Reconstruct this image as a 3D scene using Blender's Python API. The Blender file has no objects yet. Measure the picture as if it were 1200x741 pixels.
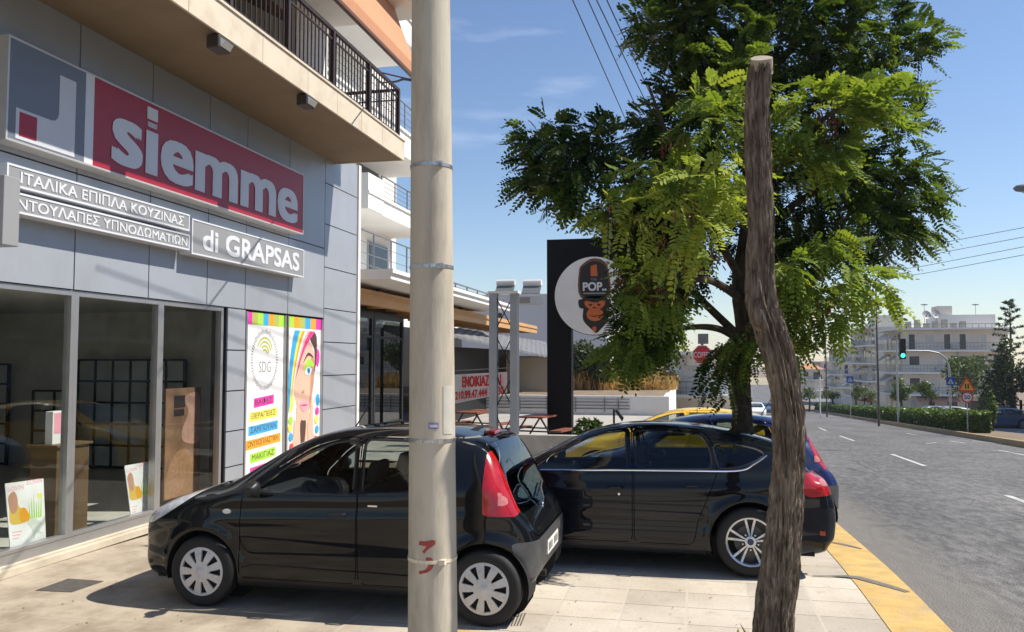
import bpy, bmesh, math, random
import numpy as np
from mathutils import Vector, Matrix, noise as mnoise

random.seed(7)
RNG = np.random.default_rng(11)
SC = bpy.context.scene
COL = SC.collection

# ------------------------------------------------------------------ camera
FPX, PW, PH = 960.0, 1200.0, 741.0
YAW = math.radians(12.4)
TILT = math.atan(51.5 / FPX)
CAMH = 2.06
cam_d = bpy.data.cameras.new('camera')
cam = bpy.data.objects.new('camera', cam_d)
COL.objects.link(cam)
cam.location = (0, 0, CAMH)
cam.rotation_euler = (math.pi / 2 + TILT, 0, YAW)
cam_d.sensor_width = 36.0
cam_d.lens = 36.0 * FPX / PW
cam_d.clip_start = 0.05
cam_d.clip_end = 6000
SC.camera = cam

# ------------------------------------------------------------------ light
SUN_DIR = Vector((1.30, 0.29, 1.70)).normalized()      # towards the sun
SUN_EL = math.asin(SUN_DIR.z)
SUN_AZ = math.atan2(SUN_DIR.x, SUN_DIR.y)              # clockwise from +Y
world = bpy.data.worlds.new('World')
SC.world = world
world.use_nodes = True
nt = world.node_tree
bg = nt.nodes['Background']
sky = nt.nodes.new('ShaderNodeTexSky')
sky.sky_type = 'NISHITA'
sky.sun_disc = False
sky.sun_elevation = SUN_EL
sky.sun_rotation = SUN_AZ
sky.air_density = 1.15
sky.dust_density = 0.15
sky.ozone_density = 2.2
# thin wisps of cloud low in the sky
tc = nt.nodes.new('ShaderNodeTexCoord')
mp = nt.nodes.new('ShaderNodeMapping'); mp.inputs['Scale'].default_value = (2.2, 2.2, 13.0)
mp.inputs['Location'].default_value = (0.4, 0.1, 0.2)
nz = nt.nodes.new('ShaderNodeTexNoise'); nz.inputs['Scale'].default_value = 1.6
nz.inputs['Detail'].default_value = 7; nz.inputs['Roughness'].default_value = 0.55
cr = nt.nodes.new('ShaderNodeValToRGB')
cr.color_ramp.elements[0].position = 0.60; cr.color_ramp.elements[0].color = (0, 0, 0, 1)
cr.color_ramp.elements[1].position = 0.80; cr.color_ramp.elements[1].color = (0.30, 0.30, 0.30, 1)
mixc = nt.nodes.new('ShaderNodeMixRGB'); mixc.inputs['Color2'].default_value = (9.0, 9.3, 9.8, 1)
nt.links.new(tc.outputs['Generated'], mp.inputs['Vector'])
nt.links.new(mp.outputs[0], nz.inputs['Vector'])
nt.links.new(nz.outputs['Fac'], cr.inputs['Fac'])
nt.links.new(cr.outputs['Color'], mixc.inputs['Fac'])
nt.links.new(sky.outputs['Color'], mixc.inputs['Color1'])
tintn = nt.nodes.new('ShaderNodeMixRGB'); tintn.blend_type = 'MULTIPLY'; tintn.inputs['Fac'].default_value = 1.0; tintn.inputs['Color2'].default_value = (0.90, 0.93, 1.03, 1)
nt.links.new(mixc.outputs['Color'], tintn.inputs['Color1'])
nt.links.new(tintn.outputs['Color'], bg.inputs['Color'])
bg.inputs['Strength'].default_value = 0.098
sun_d = bpy.data.lights.new('sun', 'SUN')
sun_d.energy = 4.9
sun_d.angle = math.radians(0.5)
sun_d.color = (1.0, 0.93, 0.82)
sun = bpy.data.objects.new('sun', sun_d)
COL.objects.link(sun)
sun.rotation_euler = SUN_DIR.to_track_quat('Z', 'Y').to_euler()
SC.view_settings.view_transform = 'Standard'
SC.view_settings.look = 'None'
SC.view_settings.gamma = 1.0
SC.view_settings.exposure = 0.5
SC.view_settings.use_curve_mapping = False

# ------------------------------------------------------------------ measuring helpers (photo point -> point on a known plane)
_fw = np.array([-math.sin(YAW) * math.cos(TILT), math.cos(YAW) * math.cos(TILT), math.sin(TILT)])
_rt = np.array([math.cos(YAW), math.sin(YAW), 0.0])
_up = np.cross(_rt, _fw)
_C = np.array([0, 0, CAMH])
def ray(px, py):
    return _fw + (px - 600) / FPX * _rt - (py - 370.5) / FPX * _up
def onX(px, py, X): r = ray(px, py); return Vector(_C + r * (X / r[0]))
def onY(px, py, Y): r = ray(px, py); return Vector(_C + r * (Y / r[1]))
def onZ(px, py, Z): r = ray(px, py); return Vector(_C + r * ((Z - CAMH) / r[2]))
def onD(px, py, d): return Vector(_C + ray(px, py) * d)

# ------------------------------------------------------------------ materials
MATS = {}
def mat(name, col, rough=0.6, metal=0.0, var=0.08, scale=6.0, bump=0.0, bscale=40.0, spec=0.5, coat=0.0, emit=0.0,
        dirt=None, dirt_amt=0.0, dirt_scale=2.0, stretch=None):
    if name in MATS: return MATS[name]
    m = bpy.data.materials.new(name); m.use_nodes = True
    n = m.node_tree.nodes; l = m.node_tree.links
    p = n['Principled BSDF']
    p.inputs['Roughness'].default_value = rough
    p.inputs['Metallic'].default_value = metal
    p.inputs['Specular IOR Level'].default_value = spec
    if coat: p.inputs['Coat Weight'].default_value = coat; p.inputs['Coat Roughness'].default_value = 0.03
    t = n.new('ShaderNodeTexCoord')
    vec = t.outputs['Object']
    if stretch:
        mpn = n.new('ShaderNodeMapping'); mpn.inputs['Scale'].default_value = stretch
        l.new(vec, mpn.inputs['Vector']); vec = mpn.outputs[0]
    nz = n.new('ShaderNodeTexNoise'); nz.inputs['Scale'].default_value = scale; nz.inputs['Detail'].default_value = 6
    nz.inputs['Roughness'].default_value = 0.6
    l.new(vec, nz.inputs['Vector'])
    r = n.new('ShaderNodeValToRGB')
    c = col
    r.color_ramp.elements[0].position = 0.3; r.color_ramp.elements[1].position = 0.7
    r.color_ramp.elements[0].color = (c[0] * (1 - var), c[1] * (1 - var), c[2] * (1 - var), 1)
    r.color_ramp.elements[1].color = (min(1, c[0] * (1 + var)), min(1, c[1] * (1 + var)), min(1, c[2] * (1 + var)), 1)
    l.new(nz.outputs['Fac'], r.inputs['Fac'])
    out = r.outputs['Color']
    if dirt:
        n2 = n.new('ShaderNodeTexNoise'); n2.inputs['Scale'].default_value = dirt_scale; n2.inputs['Detail'].default_value = 8
        n2.inputs['Roughness'].default_value = 0.65
        l.new(vec, n2.inputs['Vector'])
        r2 = n.new('ShaderNodeValToRGB'); r2.color_ramp.elements[0].position = 0.48; r2.color_ramp.elements[1].position = 0.72
        r2.color_ramp.elements[0].color = (0, 0, 0, 1); r2.color_ramp.elements[1].color = (dirt_amt, dirt_amt, dirt_amt, 1)
        l.new(n2.outputs['Fac'], r2.inputs['Fac'])
        mx = n.new('ShaderNodeMixRGB'); mx.inputs['Color2'].default_value = (*dirt, 1)
        l.new(r2.outputs['Color'], mx.inputs['Fac']); l.new(out, mx.inputs['Color1']); out = mx.outputs['Color']
    l.new(out, p.inputs['Base Color'])
    if bump:
        nb = n.new('ShaderNodeTexNoise'); nb.inputs['Scale'].default_value = bscale; nb.inputs['Detail'].default_value = 4
        l.new(vec, nb.inputs['Vector'])
        b = n.new('ShaderNodeBump'); b.inputs['Strength'].default_value = bump; b.inputs['Distance'].default_value = 0.02
        l.new(nb.outputs['Fac'], b.inputs['Height']); l.new(b.outputs[0], p.inputs['Normal'])
    if emit:
        p.inputs['Emission Color'].default_value = (*col, 1); p.inputs['Emission Strength'].default_value = emit
    MATS[name] = m
    return m
def glass(name, tint=(0.8, 0.85, 0.85), rough=0.0, ior=1.5, boost=1.0):
    if name in MATS: return MATS[name]
    m = bpy.data.materials.new(name); m.use_nodes = True
    n = m.node_tree.nodes; l = m.node_tree.links
    n.remove(n['Principled BSDF'])
    tr = n.new('ShaderNodeBsdfTransparent'); tr.inputs['Color'].default_value = (*tint, 1)
    gl = n.new('ShaderNodeBsdfGlossy'); gl.inputs['Roughness'].default_value = rough; gl.inputs['Color'].default_value = (0.95, 0.97, 1, 1)
    fr = n.new('ShaderNodeFresnel'); ge = n.new('ShaderNodeNewGeometry')
    io = n.new('ShaderNodeMapRange'); io.inputs['To Min'].default_value = ior; io.inputs['To Max'].default_value = 1 / ior     # same reflectance from both sides of the sheet
    l.new(ge.outputs['Backfacing'], io.inputs['Value']); l.new(io.outputs[0], fr.inputs['IOR'])
    mu = n.new('ShaderNodeMath'); mu.operation = 'MULTIPLY'; mu.inputs[1].default_value = boost; mu.use_clamp = True
    nz = n.new('ShaderNodeTexNoise'); nz.inputs['Scale'].default_value = 2.3; nz.inputs['Detail'].default_value = 5
    tcn = n.new('ShaderNodeTexCoord'); l.new(tcn.outputs['Object'], nz.inputs['Vector'])
    rp = n.new('ShaderNodeValToRGB'); rp.color_ramp.elements[0].color = (tint[0] * .93, tint[1] * .93, tint[2] * .92, 1); rp.color_ramp.elements[1].color = (*tint, 1)
    rp.color_ramp.elements[0].position = .35; rp.color_ramp.elements[1].position = .6; l.new(nz.outputs['Fac'], rp.inputs['Fac']); l.new(rp.outputs['Color'], tr.inputs['Color'])
    ms = n.new('ShaderNodeMixShader')
    l.new(fr.outputs[0], mu.inputs[0]); l.new(mu.outputs[0], ms.inputs['Fac'])
    l.new(tr.outputs[0], ms.inputs[1]); l.new(gl.outputs[0], ms.inputs[2])
    l.new(ms.outputs[0], n['Material Output'].inputs['Surface'])
    MATS[name] = m
    return m

# ------------------------------------------------------------------ object helpers
def tag(o, label=None, cat=None, group=None, kind=None):
    if label: o['label'] = label
    if cat: o['category'] = cat
    if group: o['group'] = group
    if kind: o['kind'] = kind
    return o
def thing(name, label, cat, loc=(0, 0, 0), group=None, rz=0.0):
    o = bpy.data.objects.new(name, None); COL.objects.link(o)
    o.empty_display_size = 0.2
    o.location = loc; o.rotation_euler = (0, 0, rz)
    return tag(o, label, cat, group)
def world_of(o):
    if o.parent is None: return o.matrix_basis.copy()
    return world_of(o.parent) @ o.matrix_parent_inverse @ o.matrix_basis
def adopt(o, parent, keep=True):
    o.parent = parent
    if keep: o.matrix_parent_inverse = world_of(parent).inverted()
    return o
def copy_tree(o, parent=None):
    c = o.copy(); COL.objects.link(c)
    if parent is not None: c.parent = parent
    for ch in o.children: copy_tree(ch, c)
    return c
class MB:
    def __init__(s): s.v = []; s.f = []; s.m = []
    def add(s, vs, fs, mi=0):
        o = len(s.v); s.v += [tuple(p) for p in vs]
        for f in fs: s.f.append(tuple(i + o for i in f)); s.m.append(mi)
        return s
    def box(s, a, b, mi=0, bev=0.0):
        x0, y0, z0 = a; x1, y1, z1 = b
        if x0 > x1: x0, x1 = x1, x0
        if y0 > y1: y0, y1 = y1, y0
        if z0 > z1: z0, z1 = z1, z0
        vs = [(x0, y0, z0), (x1, y0, z0), (x1, y1, z0), (x0, y1, z0), (x0, y0, z1), (x1, y0, z1), (x1, y1, z1), (x0, y1, z1)]
        return s.add(vs, [(0, 3, 2, 1), (4, 5, 6, 7), (0, 1, 5, 4), (1, 2, 6, 5), (2, 3, 7, 6), (3, 0, 4, 7)], mi)
    def prism(s, poly, axis, a, b, mi=0):
        # poly: 2D points; axis 'X' -> (y,z), 'Y' -> (x,z), 'Z' -> (x,y)
        def p3(p, t):
            return {'X': (t, p[0], p[1]), 'Y': (p[0], t, p[1]), 'Z': (p[0], p[1], t)}[axis]
        n = len(poly); vs = [p3(p, a) for p in poly] + [p3(p, b) for p in poly]
        fs = [tuple(range(n))[::-1], tuple(range(n, 2 * n))] + [(i, (i + 1) % n, n + (i + 1) % n, n + i) for i in range(n)]
        return s.add(vs, fs, mi)
    def quad(s, a, b, c, d, mi=0): return s.add([a, b, c, d], [(0, 1, 2, 3)], mi)
    def tube(s, pts, r, n=8, mi=0, caps=True):
        pts = [Vector(p) for p in pts]; R = r if hasattr(r, '__len__') else [r] * len(pts)
        vs = []; up = None
        for i, p in enumerate(pts):
            t = (pts[min(i + 1, len(pts) - 1)] - pts[max(i - 1, 0)]).normalized()
            if up is None:
                up = Vector((0, 0, 1)) if abs(t.z) < 0.9 else Vector((1, 0, 0))
            a = t.cross(up).normalized(); b = a.cross(t).normalized(); up = b
            for k in range(n):
                an = 2 * math.pi * k / n
                vs.append(p + (a * math.cos(an) + b * math.sin(an)) * R[i])
        fs = []
        for i in range(len(pts) - 1):
            for k in range(n):
                fs.append((i * n + k, i * n + (k + 1) % n, (i + 1) * n + (k + 1) % n, (i + 1) * n + k))
        if caps:
            fs.append(tuple(range(n))[::-1]); fs.append(tuple(range((len(pts) - 1) * n, len(pts) * n)))
        return s.add(vs, fs, mi)
    def cyl(s, p, q, r, n=16, mi=0): return s.tube([p, q], r, n, mi)
    def lathe(s, prof, axis_o, axis='Z', n=32, mi=0):
        # prof: (radius, t) along axis from origin
        o = Vector(axis_o); vs = []
        ax = {'X': (Vector((0, 1, 0)), Vector((0, 0, 1)), Vector((1, 0, 0))), 'Y': (Vector((0, 0, 1)), Vector((1, 0, 0)), Vector((0, 1, 0))),
              'Z': (Vector((1, 0, 0)), Vector((0, 1, 0)), Vector((0, 0, 1)))}[axis]
        for r, t in prof:
            for k in range(n):
                an = 2 * math.pi * k / n
                vs.append(o + ax[0] * math.cos(an) * r + ax[1] * math.sin(an) * r + ax[2] * t)
        fs = []
        for i in range(len(prof) - 1):
            for k in range(n):
                fs.append((i * n + k, i * n + (k + 1) % n, (i + 1) * n + (k + 1) % n, (i + 1) * n + k))
        return s.add(vs, fs, mi)
    def build(s, name, mats, parent=None, smooth=False, bevel=0.0, keep=False):
        me = bpy.data.meshes.new(name); me.from_pydata(s.v, [], s.f); me.validate()
        for m in (mats if isinstance(mats, (list, tuple)) else [mats]): me.materials.append(m)
        if any(s.m) and len(me.polygons) == len(s.m): me.polygons.foreach_set('material_index', s.m)
        bm = bmesh.new(); bm.from_mesh(me); bmesh.ops.recalc_face_normals(bm, faces=bm.faces); bm.to_mesh(me); bm.free()
        if smooth: smooth_by_angle(me)
        o = bpy.data.objects.new(name, me); COL.objects.link(o)
        if parent is not None:
            o.parent = parent
            if keep: o.matrix_parent_inverse = world_of(parent).inverted()
        if bevel:
            b = o.modifiers.new('bevel', 'BEVEL'); b.width = bevel; b.segments = 2; b.limit_method = 'ANGLE'
        return o
def smooth_by_angle(me, ang=40):
    me.polygons.foreach_set('use_smooth', [True] * len(me.polygons))
    bm = bmesh.new(); bm.from_mesh(me)
    c = math.radians(ang)
    for e in bm.edges:
        if len(e.link_faces) == 2 and e.calc_face_angle(0) > c: e.smooth = False
    bm.to_mesh(me); bm.free()
def struct(o): o['kind'] = 'structure'; return o

_fontcache = {}
def text_mesh(txt, bold=0.0, extrude=0.0, spacing=1.0):
    """returns (verts Nx3 numpy normalised to the text's bounding box height 1, faces)"""
    txt = txt.translate(str.maketrans('ΑΒΕΖΗΙΚΜΝΟΡΤΥΧ', 'ABEZHIKMNOPTYX'))
    cu = bpy.data.curves.new('lettering', 'FONT'); cu.body = txt; cu.size = 1.0; cu.offset = bold; cu.extrude = 0.0
    cu.space_character = spacing; cu.resolution_u = 4
    o = bpy.data.objects.new('lettering', cu); COL.objects.link(o)
    dg = bpy.context.evaluated_depsgraph_get()
    me = bpy.data.meshes.new_from_object(o.evaluated_get(dg))
    v = np.array([tuple(p.co) for p in me.vertices]); f = [tuple(p.vertices) for p in me.polygons]
    bpy.data.objects.remove(o); bpy.data.curves.remove(cu); bpy.data.meshes.remove(me)
    return v, f
def letter(txt, origin, ux, uy, width, height, m, parent, bold=0.02, thick=0.006, name='lettering', spacing=1.0, keep=True):
    """lay text into the box origin + ux*width, uy*height (world space), standing proud along ux x uy"""
    v, f = text_mesh(txt, 0, 0, spacing)
    lo = v.min(0); hi = v.max(0)
    ux = Vector(ux).normalized(); uy = Vector(uy).normalized(); un = ux.cross(uy)
    o = Vector(origin)
    vs = []
    for p in v:
        a = (p[0] - lo[0]) / (hi[0] - lo[0]) * width; b = (p[1] - lo[1]) / (hi[1] - lo[1]) * height
        vs.append(o + ux * a + uy * b + un * thick)
    # side walls along boundary edges
    from collections import Counter
    ec = Counter()
    for q in f:
        for i in range(len(q)): ec[frozenset((q[i], q[(i + 1) % len(q)]))] += 1
    n = len(vs); vs2 = vs + [p - un * thick for p in vs]; fs = list(f)
    for q in f:
        for i in range(len(q)):
            a, b = q[i], q[(i + 1) % len(q)]
            if ec[frozenset((a, b))] == 1: fs.append((b, a, a + n, b + n))
    mb = MB()
    if bold > 0:      # heavier strokes: the same glyphs laid again, nudged round a small circle, each a hair deeper
        k_ = height / max(hi[1] - lo[1], .01); nn = 0
        for i, (ca, sa) in enumerate(((1, 1), (-1, 1), (1, -1), (-1, -1), (1, 0), (-1, 0), (0, 1), (0, -1))):
            d = (ux * ca + uy * sa) * bold * k_ - un * thick * .035 * (i + 1)
            mb.add([p + d for p in vs], f)
            mb.add([p + d for p in vs2], fs[len(f):])
    mb.add(vs2, fs)
    return mb.build(name, m, parent, keep=keep and parent is not None)
def catmull(pts, n=8, closed=True):
    P = [np.array(p, float) for p in pts]; out = []
    N = len(P)
    for i in range(N if closed else N - 1):
        p0, p1, p2, p3 = (P[(i - 1) % N], P[i], P[(i + 1) % N], P[(i + 2) % N]) if closed else (P[max(i - 1, 0)], P[i], P[i + 1], P[min(i + 2, N - 1)])
        for k in range(n):
            t = k / n
            out.append(0.5 * ((2 * p1) + (-p0 + p2) * t + (2 * p0 - 5 * p1 + 4 * p2 - p3) * t * t + (-p0 + 3 * p1 - 3 * p2 + p3) * t ** 3))
    if not closed: out.append(P[-1])
    return np.array(out)
# ------------------------------------------------------------------ cars
def sd_poly(P, poly):
    """signed distance of points P (N,2) to a closed polygon (M,2); negative inside"""
    A = np.asarray(poly, float); B = np.roll(A, -1, 0)
    out = np.empty(len(P))
    for s in range(0, len(P), 20000):
        Q = P[s:s + 20000][:, None, :]
        e = (B - A)[None]; w = Q - A[None]
        t = np.clip((w * e).sum(-1) / ((e * e).sum(-1) + 1e-12), 0, 1)
        d = np.sqrt(((w - e * t[..., None]) ** 2).sum(-1)).min(1)
        y = Q[..., 1]; c1 = A[None, :, 1] <= y; c2 = B[None, :, 1] > y
        cr = e[..., 0] * w[..., 1] - e[..., 1] * w[..., 0]
        wn = ((c1 & c2 & (cr > 0)).sum(1) - (~c1 & ~c2 & (cr < 0)).sum(1))
        out[s:s + 20000] = np.where(wn != 0, -d, d)
    return out
def rounded(poly, r, n=4):
    """fillet the corners of a polygon"""
    P = [np.array(p, float) for p in poly]; out = []
    N = len(P)
    for i in range(N):
        a, b, c = P[i - 1], P[i], P[(i + 1) % N]
        u = a - b; v = c - b; lu = np.linalg.norm(u); lv = np.linalg.norm(v)
        k = min(r, lu * 0.45, lv * 0.45); p = b + u / lu * k; q = b + v / lv * k
        for j in range(n + 1):
            t = j / n; out.append((1 - t) ** 2 * p + 2 * t * (1 - t) * b + t * t * q)
    return np.array(out)
def interp(x, pts):
    xs = [p[0] for p in pts]; ys = [p[1] for p in pts]
    c = catmull(pts, 10, closed=False)
    return np.interp(x, c[:, 0], c[:, 1])
def softplus(x, s): return np.log1p(np.exp(np.clip(x / s, -40, 40))) * s
class Shell:
    def __init__(s, spec):
        s.sp = spec
        poly = catmull(spec['side'], 8)
        s.L = spec['L']; s.hw = spec['W'] / 2
        s.x0, s.z0, s.st = -0.3, -0.25, 0.0125
        s.nx = int((s.L + 0.6) / s.st) + 2; s.nz = int(2.1 / s.st) + 2
        gx, gz = np.meshgrid(s.x0 + np.arange(s.nx) * s.st, s.z0 + np.arange(s.nz) * s.st, indexing='ij')
        s.G = sd_poly(np.stack([gx.ravel(), gz.ravel()], 1), poly).reshape(s.nx, s.nz)
    def sside(s, x, z):
        u = np.clip((x - s.x0) / s.st, 0, s.nx - 1.001); v = np.clip((z - s.z0) / s.st, 0, s.nz - 1.001)
        i = u.astype(int); j = v.astype(int); a = u - i; b = v - j; G = s.G
        return (G[i, j] * (1 - a) + G[i + 1, j] * a) * (1 - b) + (G[i, j + 1] * (1 - a) + G[i + 1, j + 1] * a) * b
    def width(s, x, z):
        sp = s.sp
        w = interp(x, sp['plan']) * s.hw
        zb = interp(x, sp['belt'])
        w = w - sp.get('tumble', 0.45) * softplus(z - zb, 0.02)
        w = w - 0.30 * softplus(0.34 - z, 0.03)
        w = w - 0.06 * np.clip(z - 0.62, 0, None)
        w = w + sp.get('crease', 0.012) * np.exp(-((z - interp(x, sp.get('crease_z', [(0, .66), (s.L, .74)]))) / 0.05) ** 2)
        w = w - 0.012 * np.exp(-((z - 0.47) / 0.10) ** 2)
        for wx in sp['wheels']:
            d = np.hypot(x - wx, z - sp['wr'])
            w = w + sp.get('flare', 0.022) * np.exp(-((d - sp['arch'] - 0.015) / 0.05) ** 2)
        return w
    def f(s, P):
        x, y, z = P[:, 0], np.abs(P[:, 1]), P[:, 2]
        a = s.sside(x, z + 0.055 * y * y)
        b = (y - s.width(x, z)) * 0.92
        k = np.where(z > 0.9, 0.17, 0.11)
        k = 0.11 + (s.sp.get('kroof', 0.18) - 0.11) / (1 + np.exp(-(z - 0.95) / 0.06))
        h = np.clip(k - np.abs(a - b), 0, None) / k
        return np.maximum(a, b) + h * h * k * 0.25
    def normals(s, P):
        e = 0.016; n = np.zeros_like(P)
        for i in range(3):
            d = np.zeros(3); d[i] = e
            n[:, i] = s.f(P + d) - s.f(P - d)
        return n / (np.linalg.norm(n, axis=1)[:, None] + 1e-9)
    def mesh(s, res=0.04):
        L, W, H = s.L, s.hw * 2, 1.5
        nx, ny, nz = int(L / res), int(W / res) // 2 * 2, int(H / res)
        idx = {}; pts = []; faces = []
        def vid(i, j, k):
            key = (i, j, k)
            if key not in idx:
                idx[key] = len(pts)
                pts.append((L * i / nx, -W / 2 + W * j / ny, 0.1 + 1.5 * k / nz))
            return idx[key]
        for i in range(nx):
            for j in range(ny):
                faces.append((vid(i, j, 0), vid(i, j + 1, 0), vid(i + 1, j + 1, 0), vid(i + 1, j, 0)))
                faces.append((vid(i, j, nz), vid(i + 1, j, nz), vid(i + 1, j + 1, nz), vid(i, j + 1, nz)))
            for k in range(nz):
                faces.append((vid(i, 0, k), vid(i + 1, 0, k), vid(i + 1, 0, k + 1), vid(i, 0, k + 1)))
                faces.append((vid(i, ny, k), vid(i, ny, k + 1), vid(i + 1, ny, k + 1), vid(i + 1, ny, k)))
        for j in range(ny):
            for k in range(nz):
                faces.append((vid(0, j, k), vid(0, j, k + 1), vid(0, j + 1, k + 1), vid(0, j + 1, k)))
                faces.append((vid(nx, j, k), vid(nx, j + 1, k), vid(nx, j + 1, k + 1), vid(nx, j, k + 1)))
        P = np.array(pts)
        q = np.stack([np.clip(P[:, 0] * 0.82 + L * 0.09, 0.55, L - 0.55), np.zeros(len(P)), np.full(len(P), 0.6)], 1)
        d = P - q; lo = np.zeros(len(P)); hi = np.full(len(P), 2.2)
        for _ in range(26):
            mid = (lo + hi) / 2
            v = s.f(q + d * mid[:, None])
            lo = np.where(v < 0, mid, lo); hi = np.where(v < 0, hi, mid)
        return q + d * lo[:, None], faces
def cut(bm, gfun):
    bm.verts.ensure_lookup_table(); bm.verts.index_update()
    co = np.array([v.co[:] for v in bm.verts]); g = gfun(co)
    g = np.where(np.abs(g) < 1e-5, 1e-5, g)
    new = set()
    for e in list(bm.edges):
        a, b = e.verts
        ga, gb = g[a.index], g[b.index]
        if ga * gb < 0:
            ne, nv = bmesh.utils.edge_split(e, a, float(ga / (ga - gb)))
            new.add(nv)
    fs = set()
    for v in new: fs.update(v.link_faces)
    for f in fs:
        nv = [v for v in f.verts if v in new]
        if len(nv) == 2:
            try: bmesh.utils.face_split(f, nv[0], nv[1])
            except ValueError: pass
        elif len(nv) == 4:
            try:
                f2, _ = bmesh.utils.face_split(f, nv[0], nv[1])
                for ff in (f, f2):
                    if ff.is_valid and nv[2] in ff.verts and nv[3] in ff.verts:
                        bmesh.utils.face_split(ff, nv[2], nv[3]); break
            except ValueError: pass

def side_ok(P, g, ymin): return np.where(np.abs(P[:, 1]) > ymin, g, np.maximum(g, ymin - np.abs(P[:, 1])))
def side_y(shell, x, z):
    """half width of the finished shell at a point of the side view"""
    lo = 0.0; hi = 1.3
    for _ in range(30):
        m = (lo + hi) / 2
        if shell.f(np.array([[x, m, z]]))[0] < 0: lo = m
        else: hi = m
    return lo
def top_z(shell, x, y):
    lo = 0.5; hi = 1.9
    for _ in range(30):
        m = (lo + hi) / 2
        if shell.f(np.array([[x, y, m]]))[0] < 0: lo = m
        else: hi = m
    return lo
def rear_x(shell, y, z):
    lo = shell.L * 0.6; hi = shell.L + 0.25
    for _ in range(30):
        m = (lo + hi) / 2
        if shell.f(np.array([[m, y, z]]))[0] < 0: lo = m
        else: hi = m
    return lo
def front_x(shell, y, z):
    lo = shell.L * 0.4; hi = -0.25
    for _ in range(30):
        m = (lo + hi) / 2
        if shell.f(np.array([[m, y, z]]))[0] < 0: lo = m
        else: hi = m
    return lo

CAR_GLASS = glass('car_window_glass', (0.66, 0.71, 0.69), ior=1.5, boost=1.0)
SCREEN_GLASS = glass('car_windscreen_glass', (0.74, 0.78, 0.76), ior=1.55, boost=1.2)
RUBBER = mat('tyre_rubber', (0.012, 0.012, 0.013), 0.75, var=0.2, scale=30, bump=0.15, bscale=120)
TRIM = mat('black_plastic_trim', (0.012, 0.012, 0.013), 0.45, var=0.15, scale=20)
DARK = mat('dark_interior_cloth', (0.022, 0.022, 0.026), 0.85, var=0.3, scale=30)
RIMSILVER = mat('wheel_cover_silver', (0.56, 0.56, 0.57), 0.38, metal=0.25, var=0.07, scale=12, dirt=(0.18, 0.15, 0.12), dirt_amt=0.3, dirt_scale=14)
ALLOY = mat('alloy_wheel_silver', (0.62, 0.63, 0.65), 0.25, metal=0.7, var=0.05, scale=14)
CHROME = mat('chrome', (0.8, 0.81, 0.83), 0.12, metal=1.0, var=0.02)
LAMPRED = mat('tail_lamp_red', (0.34, 0.006, 0.010), 0.12, var=0.35, scale=9, coat=0.6)
LAMPCLEAR = mat('head_lamp_clear', (0.74, 0.75, 0.77), 0.22, metal=0.15, var=0.25, scale=18, coat=1.0)
PLATE = mat('number_plate_white', (0.75, 0.75, 0.72), 0.45, var=0.03)
INK = mat('plate_ink', (0.02, 0.02, 0.03), 0.5)
UNDER = mat('underbody_black', (0.008, 0.008, 0.008), 0.9)

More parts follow.
